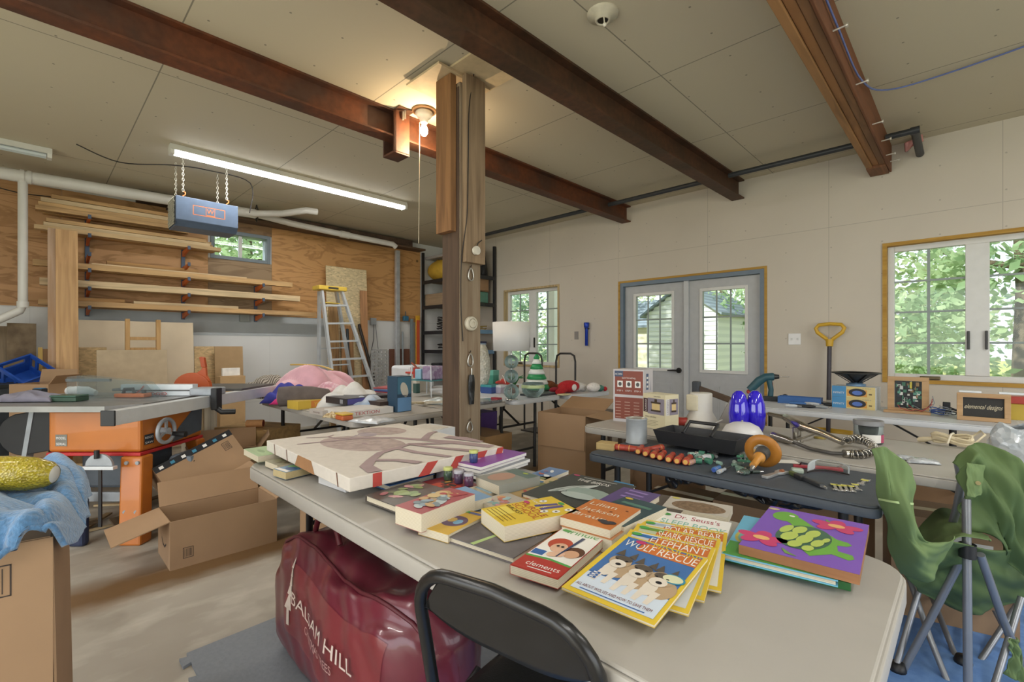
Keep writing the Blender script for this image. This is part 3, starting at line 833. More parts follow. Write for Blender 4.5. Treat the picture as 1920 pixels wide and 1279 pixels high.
for q, nm in (((-2.6, -1.6, CE - .057), 'unseen lit strip light added to brighten the room, behind the viewer toward the saw'), ((.9, -.6, CE - .057), 'unseen lit strip light added behind the viewer for brightness, beyond the wooden beam'), ((1.6, 2.9, CE - .057), 'lit strip light added out of frame for brightness, beyond the wooden beam')):
    strip_light(q, 2.4, nm, power=40)  # out-of-view strip lights added to brighten ceiling and room
# bare bulb
p = Z(795, 207, CE)
t = thing('bulb_holder', 'porcelain ceiling lampholder with a glowing bare bulb and long pull cord', 'ceiling light', (p.x, p.y, CE))
MB().lathe([(0, 0), (.095, 0), (.095, -.012), (.05, -.02)], pm('8c6a48', .7), n=24).build('ceiling_box', t)
MB().lathe([(.065, -.014), (.07, -.03), (.055, -.055), (.036, -.065), (.03, -.1), (0, -.1)], pm('e8e2d4', .3), n=24).build('porcelain_base', t)
MB().lathe([(.0, -.205), (.018, -.2), (.031, -.175), (.03, -.15), (.018, -.12), (.014, -.1)], pm('ffe9c4', .3, emit=60, amt=0), n=20).build('bulb', t)
cord = MB(); cord.tube([(-.02, -.03, -.1), (-.022, -.03, -.6), (-.026, -.032, -1.06)], .003, pm('d9cfb8', .8), 6); cord.build('pull_cord', t)
light('bulb_glow', 'POINT', (0, 0, -.27), (0, 0, 0), 20, (1, .72, .42)).parent = t
p = Z(1130, 25, CE)
t = thing('bulb_holder', 'empty white porcelain lampholder on the ceiling between the beams', 'lampholder', (p.x, p.y, CE))
MB().lathe([(.0, -.022), (.03, -.024), (.032, -.045), (.04, -.045), (.045, -.024), (.085, -.014), (.088, 0)], pm('cfc8b4', .4), n=24).build('porcelain_base', t)
MB().lathe([(0, -.04), (.029, -.04)], pm('2c2620', .5, metal=.5), n=20).build('screw_shell', t)
MB().tube([(.02, -.02, -.03), (.03, -.03, -.07), (.035, -.035, -.09)], .004, pm('e6e0d0', .5), 6).sph((.036, -.036, -.098), .011, pm('efe9da', .4), 10, 8).build('pull_chain', t)
# post: carabiners, cap wire, round bell, keyring sheath
STEEL = pm('c6c5c0', .3, metal=.8); face = PX + .094
def carabiner(y, z, label, h=.085):
    P = []
    for i in range(16):
        a = 2 * PI * i / 16; P.append((0, .022 * math.sin(a) * (1 + .35 * math.cos(a + PI)), h / 2 * math.cos(a)))
    t = thing('carabiner', label, 'carabiner', (face + .012, y, z), group='carabiners on the post')
    MB().tube(P, .0048, STEEL, 8, closed=True).build('ring', t)
    MB().tube([(-.012, 0, h / 2 + .01), (.004, -.002, h / 2 + .012), (.008, -.004, h / 2 + .022)], .003, pm('3a3430', .5, metal=.6), 6).build('nail', t)
def onpost(px, py):
    q = XP(px, py, face); return q.y, q.z
carabiner(*onpost(881, 515), 'upper carabiner hanging on a nail on the wooden post')
carabiner(*onpost(880, 675), 'carabiner on the wooden post directly above the black pouch')
carabiner(*onpost(879, 800), 'lowest carabiner on the wooden post near the tables', .07)
y, z = onpost(883, 472)
t = thing('rope_pulley', 'small white pulley on a nail at the foot of the sleeve board on the post', 'pulley', (PX + .14, y, z))
MB().cyl((0, 0, 0), (.02, 0, 0), .03, pm('d5d0c2', .5), n=16).build('wheel', t)
MB().tube([(.01, 0, .02), (.015, .01, .05), (.02, .04, .075)], .004, pm('2a2623', .5), 6).build('nail', t)
y, z = onpost(881, 607)
t = thing('thermostat', 'round cream electric bell on the wooden post', 'bell', (face + .001, y, z))
MB().lathe([(.05, 0), (.05, .02), (.046, .028), (.034, .03), (.033, .022), (.03, .022), (.029, .034), (.014, .036), (.013, .03), (0, .03)], pm('cbc3b0', .45), n=26, smooth=False).build('cover', t).rotation_euler = (0, R(90), 0)
t['label'] = 'round cream dial-faced bell screwed to the wooden post'; t.name = 'round_bell'
y, z = onpost(881, 730)
t = thing('tool_pouch', 'slim black pouch hanging from the carabiner on the wooden post', 'pouch', (face + .018, y, z))
MB().grid(lambda u, v: ((.012 + .004 * math.sin(9 * v)) * math.cos(2 * PI * u), .028 * math.sin(2 * PI * u) * (.72 + .3 * math.sin(PI * min(1, v * 1.2))), .1 - .2 * v), 20, 12, pm('191919', .35, sc_=40, bump=.4)).build('sleeve', t)
MB().tube([(0, 0, .1), (.002, 0, .125), (0, 0, .145)], .004, STEEL, 6).build('clip', t)
def wire(name, pts, r, m, label, cat='cable'):
    P = [Vector(p) for p in pts]; Q = []
    for i in range(len(P) - 1):
        a, b, c, d = P[max(i - 1, 0)], P[i], P[i + 1], P[min(i + 2, len(P) - 1)]
        for k in range(6):
            q = k / 6; Q.append(.5 * ((2 * b) + (c - a) * q + (2 * a - 5 * b + 4 * c - d) * q * q + (3 * b - a - 3 * c + d) * q ** 3))
    Q.append(P[-1])
    return solo(MB().tube(Q, r, m, 6), name, label, cat)
DK = pm('2a2522', .6)
wire('post_wire', [Z(898, 86, CE - .004), XP(890, 128, PX + .14), XP(880, 200, PX + .14), XP(878, 300, PX + .14), XP(876, 400, PX + .142), XP(866, 480, PX + .1), XP(864, 560, PX + .1), XP(868, 640, PX + .1)], .0035, DK, 'thin dark bell wire stapled down the wooden post')
# horizontal black pipe close to the wall with doors, and its elbow
PIP = pm('35383d', .45, amt=.15)
mb = MB(); yq = WY - .55
for a, b in ((-5.9, -3.41), (-3.27, -1.935), (-1.81, -.70), (-.52, -.36)):
    mb.cyl((a, yq, 3.02), (b, yq, 3.02), .026, PIP, n=14)
mb.cyl((-.36, yq, 3.02), (-.30, yq, 3.02), .031, PIP, n=14); mb.cyl((-.33, yq, 3.02), (-.33, WY - .02, 2.98), .03, PIP, n=14)
solo(mb, 'gas_pipe', 'dark iron pipe running under the ceiling along the wall with the doors', 'pipe')
q = YP(1706, 262, WY - .12)
solo(MB().grid(lambda u, v: (q.x - .04 + .12 * u, q.y + .06 * v + .02 * math.sin(7 * u), q.z - .02 + .05 * u - .05 * v + .01 * math.sin(9 * u + 5 * v)), 8, 8, pm('c98f8b', .8), .012), 'insulation_scrap', 'scrap of pink insulation poking out by the pipe elbow', 'insulation')
BLUEC = pm('5f6fa8', .5)
wire('network_cable', [(-.518, .9, 3.0), (-.516, 2.0, 2.99), (-.514, 3.0, 2.965), (-.505, 3.75, 2.96), (-.42, 4.25, 3.06), (-.1, 4.36, 3.1), (.4, 4.3, 3.112), (1.2, 4.15, 3.112)], .006, BLUEC, 'blue cable along the wooden beam and over the ceiling beyond it')
NAIL = pm('d8d4cc', .35, metal=.6)
for k, (y, z) in enumerate(((3.0, 2.93), (3.7, 2.92), (4.4, 2.9), (4.9, 2.93), (5.2, 2.9), (5.5, 2.93))):
    solo(MB().cyl((-.529, y, z), (-.47, y, z + .003), .005, NAIL, n=8).cyl((-.472, y, z + .003), (-.462, y, z + .003), .012, NAIL, n=8), 'bolt', 'long steel bolt end sticking out of the side of the wooden beam', 'bolt', group='bolts along the wooden beam')

# ---- white drain pipes by the plywood wall
PVC = pm('cfcdc6', .4, amt=.06, sc_=3)
pa = XP(5, 330, -6.75); pb = XP(312, 372, -6.75); pc = XP(480, 374, -6.75); pdn = XP(40, 345, -6.75)
zp = 2.955
t = thing('drain_pipe', 'thick white drain pipe under the ceiling along the plywood wall', 'pipe', (-6.78, 0, zp))
yb = pc.y
MB().tube([(0, -.35, -.03), (0, .2, -.012), (0, yb, .03)], .06, PVC, 18).build('main_run', t)
for y in (.05, .1): MB().cyl((0, pdn.y - .06 + y, -.02), (0, pdn.y - .03 + y, -.02), .068, PVC, n=18).build('coupling', t)
yd = pdn.y + .01
MB().tube([(0, yd, -.05), (0, yd, -.7), (0, yd, -1.3), (-.02, yd - .02, -1.36), (-.05, yd - .3, -1.55), (-.05, yd - .6, -1.72)], .037, PVC, 14).build('down_pipe', t)
MB().cyl((0, yd, -1.33), (0, yd, -1.27), .045, PVC, n=14).build('coupling', t)
MB().tube([(0, yb - .18, .02), (.05, yb - .02, .02), (.28, yb + .25, .03), (.62, yb + .42, .04), (.64, yb + .55, .04)], .042, PVC, 14).build('branch', t)
MB().tube([(.0, yb - .02, .03), (-.05, yb + .5, .0), (-.05, yb + 1.1, -.02), (-.05, yb + 2.1, -.04), (-.05, yb + 2.16, -.08)], .043, PVC, 14).build('long_branch', t)
MB().cyl((-.05, yb + 1.2, -.022), (-.05, yb + 1.34, -.025), .052, PVC, n=14).build('coupling', t)
for y in (1.3, 2.1): MB().tube([(-.0, y, .15), (.066, y, .06), (.066, y, 0), (0, y, -.066), (-.066, y, 0), (-.066, y, .06), (0, y, .15)], .008, pm('33302c', .6), 6).build('strap', t)
# ---- hanging air filter
FB = pm('55657c', .5, amt=.08); ORG = pm('e07a3c', .5)
Y0, Y1 = .985, 1.525
t = thing('air_filter', 'blue box air filtration unit hanging on chains from the ceiling', 'air filter', (-5.66, (Y0 + Y1) / 2, 2.56))
h = .142; wd = (Y1 - Y0) / 2
mb = MB(); mb.prism([(-.16, -h), (.1, -h), (.16, -h + .055), (.16, h), (-.16, h)], -wd, wd, FB)
b_ = mb.build('housing', t, .004); b_.rotation_euler = (R(90), 0, 0)
f = MB(); f.T = Matrix(((0, 0, 1, .1605), (1, 0, 0, 0), (0, 1, 0, 0), (0, 0, 0, 1)))
ob = lambda x0, x1, y0, y1: f.rect(x0, x1, y0, y1, 0, ORG)
a, b, c, d = -.13, .15, -.02, .075
ob(a, b, c, c + .006); ob(a, b, d - .006, d); ob(a, a + .006, c, d); ob(b - .006, b, c, d); ob(-.02, -.016, c, d); ob(.056, .06, c, d)
f.text('W', .02, .012, 0, .062, ORG, fit=.06, align='C'); f.rect(-.012, .052, -.012, -.004, 0, ORG)
f.build('front_emblem', t)
g = MB(); GRL = pm('bdb9aa', .5)
g.bx(-.15, .15, -wd - .006, -wd - .001, -h + .01, h - .01, pm('3a3c3e', .7))
for k in range(-6, 7):
    for s in (-1, 1):
        x0 = k * .045; P = [(x0 - s * .13, -wd - .011, -.13), (x0 + s * .13, -wd - .011, .13)]
        Q = []
        for u in range(11):
            x = P[0][0] + (P[1][0] - P[0][0]) * u / 10; zz = -.13 + .26 * u / 10
            if abs(x) < .148: Q.append((x, -wd - .011, zz))
        if len(Q) > 1: g.bar(Q[0], Q[-1], .011, .004, GRL, up=(0, 1, 0))
g.build('filter_grille', t)
for x, y in ((.1, -wd + .07), (.1, wd - .09), (-.12, -wd + .05), (-.12, wd - .12)):
    MB().tube([(x, y, h), (x, y, h + .02), (x, y + .018, h + .035), (x, y + .02, h + .055), (x, y + .002, h + .06)], .005, ORG, 8).build('hook', t)
    ch = MB(); z = h + .06; k = 0
    while z < .52:
        ch.tube([(x + (.009 if k % 2 else 0) * math.cos(q * PI / 3), y + (0 if k % 2 else .009) * math.cos(q * PI / 3), z + .015 + .017 * math.sin(q * PI / 3)) for q in range(6)], .003, pm('cfcabd', .4, metal=.4), 5, closed=True)
        z += .026; k += 1
    ch.build('chain', t)
wire('power_cable', [(-5.9, .3, 3.1), (-5.8, .6, 2.99), (-5.75, 1.0, 3.06), (-5.72, 1.3, 3.08), (-5.7, 1.7, 3.04), (-5.75, 1.71, 2.72)], .006, DK, 'black power cord looping from the ceiling to the air filter')
wire('power_cable', [(-7.26, -.5, 2.95), (-7.2, -.1, 2.86), (-7.2, .2, 2.87), (-7.2, .7, 2.84)], .006, DK, 'dark cable drooping across the plywood below the drain pipe')
# ------------------------------------------------------------------ lumber racks and boards
BRB = pm('3f5068', .5); BRO = pm('c9682e', .5)
LV = [2.66, 2.455, 2.07, 1.87, 1.66]        # top of the support arms
def rack(y, lv, label):
    t = thing('lumber_rack', label, 'lumber rack', (WX + .016, y, 0))
    MB().bx(0, .022, -.02, .02, min(lv) - .08, max(lv) + .07, BRB).build('upright', t, .002)
    for z in lv:
        a = MB(); a.raw([(.022, -.012, z - .07), (.022, -.012, z), (.33, -.012, z + .012), (.33, -.012, z - .016), (.022, .012, z - .07), (.022, .012, z), (.33, .012, z + .012), (.33, .012, z - .016)],
                        [(0, 1, 2, 3), (7, 6, 5, 4), (0, 4, 5, 1), (1, 5, 6, 2), (2, 6, 7, 3), (3, 7, 4, 0)], BRO)
        a.bx(.331, .35, -.014, .014, z - .02, z + .024, BRB); a.build('support_arm', t)
rack(.46, LV + [2.25], 'blue and orange lumber rack upright nearest the drain pipe')
rack(1.38, LV[1:] + [2.25], 'blue and orange lumber rack upright below the air filter')
rack(2.24, LV[2:], 'blue and orange lumber rack upright at the far end of the boards')
WOODS = ['d9b98a', 'd2ab76', 'c99f68', 'e0c69c', 'cda673', 'bf9158']
def board(y0, y1, xo, z, w_, th, c, label, tilt=0):
    g = MB().bx(0, y1 - y0, -w_ / 2, w_ / 2, 0, th, pm(c, .65, 'wood', axis='X', amt=.1, off=round(y0 * 3 + z * 7 + xo * 11, 1)))
    solo(g, 'lumber_board', label, 'board', (WX + xo, y0, z + .014), R(90), 'boards on the lumber rack', bev=.002, rot=(R(tilt), 0, R(90)))
S = [
 # level, y0, y1, distance from wall, width, thickness, colour, layer height
 (0, .04, 1.30, .24, .12, .045, 4, 0), (0, .10, 1.42, .10, .09, .045, 2, 0), (0, .06, 1.36, .25, .09, .045, 1, .046), (0, .12, 1.40, .12, .10, .05, 3, .046), (0, .30, 1.45, .12, .10, .05, 0, .098),
 (0, .08, 1.38, .25, .10, .045, 3, .092), (0, .16, 1.30, .20, .12, .04, 2, .15), (0, .62, 1.44, .13, .10, .035, 1, .15), (1, .12, 1.58, .24, .09, .04, 1, .092), (1, .42, 1.66, .13, .10, .035, 0, .092),
 (1, .03, 1.74, .26, .10, .045, 0, 0), (1, .08, 1.70, .13, .12, .045, 2, 0), (1, .10, 1.62, .25, .09, .04, 3, .046), (1, .30, 1.68, .12, .09, .045, 1, .046),
 (2, .02, 2.64, .27, .09, .065, 1, 0), (2, .14, 2.30, .14, .11, .045, 4, 0), (2, .48, 2.05, .25, .07, .03, 3, .052), (2, .62, 1.52, .14, .06, .09, 5, .047),
 (3, .07, 2.74, .28, .10, .075, 3, 0), (3, .30, 2.55, .15, .12, .05, 0, 0), (3, .60, 2.28, .16, .08, .04, 3, .052),
 (4, .06, 2.98, .27, .10, .06, 4, 0), (4, .12, 2.62, .14, .12, .06, 2, 0), (4, .85, 1.95, .26, .045, .03, 3, .062), (4, .18, .78, .14, .08, .05, 5, .061)]
NMS = ['top', 'second', 'third', 'fourth', 'lowest']
used = {}
def lab(l, y0, y1, xo, lay, c):
    k = ('knotty ' if c in (2, 5) else 'pale ' if c in (0, 3) else 'tan ') + ('short ' if y1 - y0 < 1.2 else 'long ' if y1 - y0 > 2.4 else '') + 'pine board, ' + ('outer' if xo > .2 else 'wall side') + (', top layer' if lay > .14 else ', third layer' if lay > .08 else ', upper layer' if lay else ', resting on the arms')
    s = '%s of the %s rack level' % (k, NMS[l])
    if s in used: s += ', beginning farther along'
    used[s] = 1
    return s
for l, y0, y1, xo, w_, th, c, lay in S:
    board(y0, y1, xo, LV[l] + lay, w_, th, WOODS[c], lab(l, y0, y1, xo, lay, c))
# two planks leaning up the rack
for px, pt, wd, c, lb, dx in ((101, 430, .095, 'b89c84', 'narrow rough plank leaning upright against the lumber rack', 0), (125, 433, .17, 'd0a878', 'wide knotty plank leaning upright beside the narrow one before the lumber rack', .03)):
    a = XP(px, pt, -6.83 + dx); bz = 0
    fy = a.y
    g = MB().bx(-.02, .02, -wd / 2, wd / 2, 0, a.z / math.cos(R(6)), pm(c, .7, 'wood', axis='Z', c2='a98258', off=px))
    solo(g, 'plank', lb, 'plank', (a.x + a.z * math.tan(R(6)), fy, .005), bev=.003, rot=(0, R(-6), 0), group='planks leaning on the rack')

# ---- boards and panels standing along the foot of that wall
def lean_panel(name, label, cat, px0, px1, ptop, x, th, mt, tilt=8, z0=.0, group=None):
    a, b = XP(px0, ptop, x), XP(px1, ptop, x); w_ = b.y - a.y; H = (a.z - z0) / math.cos(R(tilt))
    solo(MB().bx(-th, 0, 0, w_, 0, H, mt), name, label, cat, (x + (a.z - z0) * math.tan(R(tilt)), a.y, z0 + .003), group=group, rot=(0, R(-tilt), 0), bev=.002)
G = 'sheet goods against the white wall'
OSB = pm('c7ab7e', .8, 'osb', sc_=28); MDF = pm('b5a285', .75, amt=.06); BIRCH = pm('d8c7ab', .6, amt=.05, sc_=4)
lean_panel('board', 'weathered brown board with rounded corners leaning by the drain pipe', 'board', 13, 68, 606, -6.95, .03, pm('7d6c54', .85, 'mottle', sc_=5, c2='5c4c3a'), 6, group=G)
lean_panel('board', 'thin dark board edge behind the weathered one by the drain pipe', 'board', -4, 14, 612, -7.05, .03, pm('8c7a62', .85, 'wood', axis='Z'), 5, group=G)
lean_panel('panel', 'large pale birch plywood sheet against the white wall behind the small stool frame', 'panel', 143, 362, 600, -7.08, .018, BIRCH, 5, group=G)
lean_panel('panel', 'speckled strand board sheet in front of the pale birch sheet', 'panel', 146, 200, 652, -6.86, .015, OSB, 5, group=G)
lean_panel('panel', 'beige fibreboard panel standing behind the table saw', 'panel', 181, 313, 657, -6.3, .016, MDF, 6, group=G)
lean_panel('panel', 'speckled strand board sheet next to the brown cardboard by the blanket table', 'panel', 364, 410, 650, -7.05, .016, OSB, 5, group=G)
lean_panel('cardboard_sheet', 'flat brown cardboard sheet standing against the white wall', 'cardboard', 402, 455, 650, -6.95, .01, pm('a98c66', .8, amt=.04), 5, group=G)
lean_panel('board', 'narrow yellow offcut standing beside the weathered brown board', 'board', 71, 80, 652, -6.9, .03, pm('c8a65c', .7, 'wood', axis='Z'), 4, group=G)
lean_panel('board', 'narrow brown offcut standing between the yellow one and the planks', 'board', 80, 90, 655, -6.9, .03, pm('8e6a45', .7, 'wood', axis='Z'), 4, group=G)
lean_panel('foam_block', 'white foam block standing before the brown cardboard sheet', 'foam block', 417, 450, 691, -6.55, .05, pm('e4e2dc', .8), 2)
lean_panel('cardboard_box', 'low tan cardboard box below the white foam block', 'box', 413, 460, 707, -6.4, .2, pm('b6966c', .8, amt=.05), 0)
# stool frame of pine
a = XP(234, 598, -6.75); b = XP(300, 600, -6.75)
t = thing('pine_stand', 'small pine ladder-like frame standing behind the fibreboard panel', 'frame', (-6.7, a.y, 0)); w_ = b.y - a.y
PN = pm('cba26c', .65, 'wood', axis='Z', c2='a98048')
for y in (.02, w_ - .02): MB().bx(-.06, .0, y - .02, y + .02, 0, a.z, PN).build('stile', t, .002)
for z in (a.z - .2, a.z - .32, a.z - .8): MB().bx(-.05, -.012, .041, w_ - .041, z - .035, z, PN).build('rung', t, .002)
# ------------------------------------------------------------------ table saw (stands square to the viewer, turned TH from the walls)
def LF(r, f, z=0):      # metres to the side / ahead of the viewpoint -> world
    return Vector((-SN * f + CS * r, CS * f + SN * r, z))
SO = pm('b8691f', .42, amt=.08, sc_=5, coat=.3); SOR = pm('b3262a', .5, amt=.1); IRON = pm('8d8d8b', .35, metal=.5, amt=.15, sc_=6); IRD = pm('5f5f5e', .5, metal=.4, amt=.12); ALU = pm('ced2d4', .35, metal=.15, amt=.05); BLKP = pm('1f2022', .5); GRYM = pm('9da3a8', .4, metal=.2); DGR = pm('4b535a', .55); WTX = pm('e9e9e6', .5, amt=.02)
SR, SF = -2.66, 3.3
t = thing('table_saw', 'orange contractor table saw with cast iron top and long aluminium rail', 'table saw', LF(SR, SF), TH)
X = lambda r: r - SR
Yf = lambda f: f - SF
mb = MB()
mb.prism([(X(-3.55), Yf(2.92)), (X(-2.53), Yf(2.92)), (X(-2.40), Yf(3.06)), (X(-2.40), Yf(3.78)), (X(-3.55), Yf(3.78))], .832, .868, IRON)
for f in (3.2, 3.5): mb.bx(X(-3.5), X(-2.42), Yf(f), Yf(f) + .02, .868, .8684, IRD)
mb.build('table_top', t, .003)
mb = MB(); mb.bx(X(-2.98), X(-2.385), Yf(3.02), Yf(3.62), .56, .831, SO); mb.build('cabinet', t, .018)
MB().bx(X(-2.985), X(-2.38), Yf(3.012), Yf(3.625), .538, .559, SOR).build('stripe_band', t, .004)
def leg(r0, r1, f0, f1, dr, df):
    a = MB(); vs = []
    for z, k in ((.537, 0), (0, 1)):
        vs += [(X(r) + dr * k, Yf(f) + df * k, z) for r, f in ((r0, f0), (r1, f0), (r1, f1), (r0, f1))]
    a.raw(vs, [(0, 1, 2, 3), (7, 6, 5, 4), (0, 4, 5, 1), (1, 5, 6, 2), (2, 6, 7, 3), (3, 7, 4, 0)], SO)
    return a.build('leg', t, .012)
leg(-2.50, -2.36, 3.0, 3.10, .05, -.08); leg(-2.97, -2.88, 3.0, 3.10, -.05, -.08); leg(-2.47, -2.37, 3.54, 3.63, .05, .08); leg(-2.97, -2.88, 3.54, 3.63, -.05, .08)
for dz in (.2, .5):
    for dx in (.03, .1): MB().cyl((X(-2.48) + dx + (.02 if dz < .3 else 0), Yf(3.0) - .06 * (1 - dz / .54) - .012, dz), (X(-2.48) + dx, Yf(3.0) + .01, dz), .012, GRYM, n=10).build('bolt', t)
MB().bx(X(-2.95), X(-2.50), Yf(3.03), Yf(3.05), .24, .30, GRYM).build('stretcher', t, .003)
MB().bx(X(-2.86), X(-2.52), Yf(3.12), Yf(3.5), .30, .535, DGR).build('motor_cover', t, .02)
MB().bx(X(-2.355), X(-2.18), Yf(3.2), Yf(3.62), .26, .5, pm('6a7682', .5)).build('motor', t, .04)
# long rail
mb = MB(); mb.prism([(-.035, -.045), (.035, -.045), (.05, -.015), (.035, .0), (.05, .025), (.03, .04), (-.035, .04)], 0, 1.72, ALU)
o = mb.build('front_rail', t, .003); o.location = (X(-2.31), Yf(2.70), .832); o.rotation_euler = (R(90), 0, R(180 - 2.5))
MB().bx(X(-2.352), X(-2.27), Yf(2.685), Yf(2.697), .785, .875, BLKP).build('rail_end_cap', t, .004)
# fence with its clamp head
mb = MB().bx(X(-2.93), X(-2.39), Yf(3.52), Yf(3.58), .8695, .955, ALU)
mb.bx(X(-2.93), X(-2.39), Yf(3.515), Yf(3.52), .905, .915, IRD)
o = mb.build('fence', t, .003)
tx = MB(); tx.T = Matrix(((1, 0, 0, 0), (0, 0, 1, Yf(3.514)), (0, 1, 0, 0), (0, 0, 0, 1))); tx.text('RIDGID', X(-2.74), .876, 0, .03, pm('c5382c', .5), fit=.16); tx.band([(X(-2.82), .885), (X(-2.78), .91), (X(-2.75), .945)], .008, 0, pm('c5382c', .5)); tx.build('lettering', o)
MB().bx(X(-2.39), X(-2.2), Yf(3.48), Yf(3.62), .874, .93, GRYM).build('fence_head', t, .01)
MB().bx(X(-2.225), X(-2.18), Yf(3.47), Yf(3.54), .77, .93, BLKP).tube([(X(-2.2), Yf(3.5), .78), (X(-2.16), Yf(3.5), .752), (X(-2.08), Yf(3.54), .75)], .02, BLKP, 10).build('clamp_handle', t, .006)
# handwheel on the side
hc = Vector((X(-2.33), Yf(3.17), .672)); hw = MB()
hw.tube([(hc.x, hc.y + .078 * math.cos(a * PI / 12), hc.z + .078 * math.sin(a * PI / 12)) for a in range(24)], .0125, GRYM, 10, closed=True)
hw.cyl((hc.x - .05, hc.y, hc.z), (hc.x + .02, hc.y, hc.z), .022, GRYM)
for a in (90, 210, 330): hw.bar((hc.x, hc.y, hc.z), (hc.x, hc.y + .075 * math.cos(R(a)), hc.z + .075 * math.sin(R(a))), .016, .012, GRYM, up=(1, 0, 0))
hwo = hw.build('handwheel', t)
MB().cyl((hc.x, hc.y + .06, hc.z - .03), (hc.x + .09, hc.y + .06, hc.z - .035), .015, BLKP, r2=.02).build('handle_grip', hwo)
mb = MB(); mb.raw([(X(-2.383), Yf(3.3), .57), (X(-2.383), Yf(3.6), .60), (X(-2.383), Yf(3.61), .78), (X(-2.383), Yf(3.55), .8), (X(-2.383), Yf(3.36), .66), (X(-2.378), Yf(3.3), .57), (X(-2.378), Yf(3.6), .60), (X(-2.378), Yf(3.61), .78), (X(-2.378), Yf(3.55), .8), (X(-2.378), Yf(3.36), .66)], [(0, 1, 2, 3, 4), (9, 8, 7, 6, 5), (0, 5, 6, 1), (1, 6, 7, 2), (2, 7, 8, 3), (3, 8, 9, 4), (4, 9, 5, 0)], DGR); mb.build('bevel_scale', t)
def plate(x0, x1, z0, z1, y, txt, bgm, side=False):
    m_ = MB()
    if side: m_.T = Matrix(((0, 0, 1, y), (1, 0, 0, 0), (0, 1, 0, 0), (0, 0, 0, 1)))
    else: m_.T = Matrix(((1, 0, 0, 0), (0, 0, -1, y), (0, 1, 0, 0), (0, 0, 0, 1)))
    m_.rect(x0, x1, z0, z1, 0, bgm); n_ = len(txt)
    for k, s_ in enumerate(txt):
        hgt = (z1 - z0) / n_ * .6; m_.text(s_, x0 + .006, z1 - (k + .82) * (z1 - z0) / n_, .0006, hgt, WTX, fit=(x1 - x0) - .012)
    return m_.build('name_plate', t)
plate(X(-2.93), X(-2.855), .60, .675, Yf(3.018), ['MODEL', 'SERIAL'], pm('77756e', .4, metal=.3))
plate(Yf(3.05), Yf(3.13), .60, .665, X(-2.383), ['RIDGID', 'SAW'], pm('2d3238', .5), True)
plate(Yf(3.22), Yf(3.55), .40, .46, X(-2.178), ['RIDGID'], pm('2d3238', .5), True)
# black chute on the far side, teardrop
mb = MB(); P = [(-.1 + .16 * math.cos(a), .14 * math.sin(a)) for a in [PI * k / 10 + PI / 2 for k in range(11)]] + [(.12, -.10), (.14, .2)]
mb.prism(P, 0, .06, BLKP); o = mb.build('belt_guard', t, .006); o.location = (X(-3.13), Yf(3.16), .66); o.rotation_euler = (R(90), 0, 0)
# miter gauge hung on the leg
m_ = thing('miter_gauge', 'silver miter gauge with half-round scale hung on the saw leg', 'miter gauge', LF(-2.56, 2.93, .50), TH)
mb = MB(); P = [(.085 * math.cos(PI * k / 14), .075 * math.sin(PI * k / 14)) for k in range(15)]; mb.prism(P, 0, .018, GRYM); o = mb.build('protractor_head', m_, .003); o.rotation_euler = (R(90), 0, 0)
MB().bx(-.1, .1, -.03, .005, -.022, -.001, ALU).build('fence_plate', m_, .003)
MB().bx(-.008, .012, -.012, -.004, -.38, -.023, BLKP).build('guide_bar', m_)
MB().cyl((0, -.03, .05), (0, -.03, .1), .014, BLKP).build('knob', m_)

def on_saw(px, py):
    q = Z(px, py, .869); return q
# things lying on the saw table
ORP = pm('c9692f', .45)
q = on_saw(252, 745); t = thing('push_block', 'bright orange push block with black handle lying on the saw table', 'push block', q, TH)
MB().bx(-.12, .1, -.04, .04, .001, .03, ORP).build('base', t, .008); MB().tube([(-.08, 0, .03), (-.07, 0, .06), (-.01, 0, .062), (.0, 0, .03)], .012, BLKP, 8).build('handle', t); MB().cyl((.07, 0, .031), (.07, 0, .055), .014, BLKP).build('knob', t)
q = on_saw(285, 742); solo(MB().bx(-.05, .05, -.02, .02, 0, .02, ORP).bx(-.02, .02, -.018, .018, .02, .035, pm('c8c4bc', .4)), 'featherboard', 'small orange and grey hold-down beside the push block on the saw', 'featherboard', q, TH + .4, bev=.004)
q = on_saw(130, 752); t = thing('plastic_case', 'small dark green hinged plastic case on the saw table edge', 'case', q, TH)
GRN = pm('2f4a38', .45); MB().bx(-.09, .09, -.05, .05, .001, .03, GRN).build('bottom_tray', t, .004); MB().bx(-.09, .09, -.05, .05, .031, .042, pm('39594a', .35)).build('lid', t, .004)
q = on_saw(75, 741); solo(MB().bx(-.035, .035, -.025, .025, 0, .05, pm('20262c', .5)).bx(-.03, .03, -.02, .02, .05, .055, pm('3b7fae', .4)), 'battery_charger', 'little black box with a blue top on the saw table', 'charger', q, TH, bev=.004)
def crumple(w_, d_, h, m, seed, nu=30, nv=22, thick=.003, flat=.3):
    g = random.Random(seed); K = [(g.uniform(2, 9), g.uniform(2, 9), g.uniform(0, 6), g.uniform(.3, 1)) for _ in range(6)]
    tot = sum(k[3] for k in K)
    def fn(u, v):
        s = sum(k[3] * (.5 + .5 * math.sin(k[0] * u * 2 + k[1] * v * 2 + k[2])) for k in K) / tot
        e = (math.sin(PI * u) * math.sin(PI * v)) ** flat
        s = .4 + .45 * s + .22 * abs(math.sin(9 * u + 5 * v + seed + 1.5 * math.sin(6 * v + seed))) 
        return ((u - .5) * w_ * (1 + .08 * math.sin(7 * v + seed)), (v - .5) * d_ * (1 + .08 * math.sin(6 * u + seed * 2)), .004 + h * s * e)
    return MB().grid(fn, nu, nv, m, thick)
q = on_saw(58, 752); solo(crumple(.42, .16, .075, pm('7d7a86', .9, amt=.15), 3), 'shop_rag', 'crumpled grey-violet cloth on the saw table', 'cloth', q, TH)
q = on_saw(150, 742); t = thing('white_funnel', 'white plastic vacuum hood lying on the saw table', 'vacuum hood', q, TH)
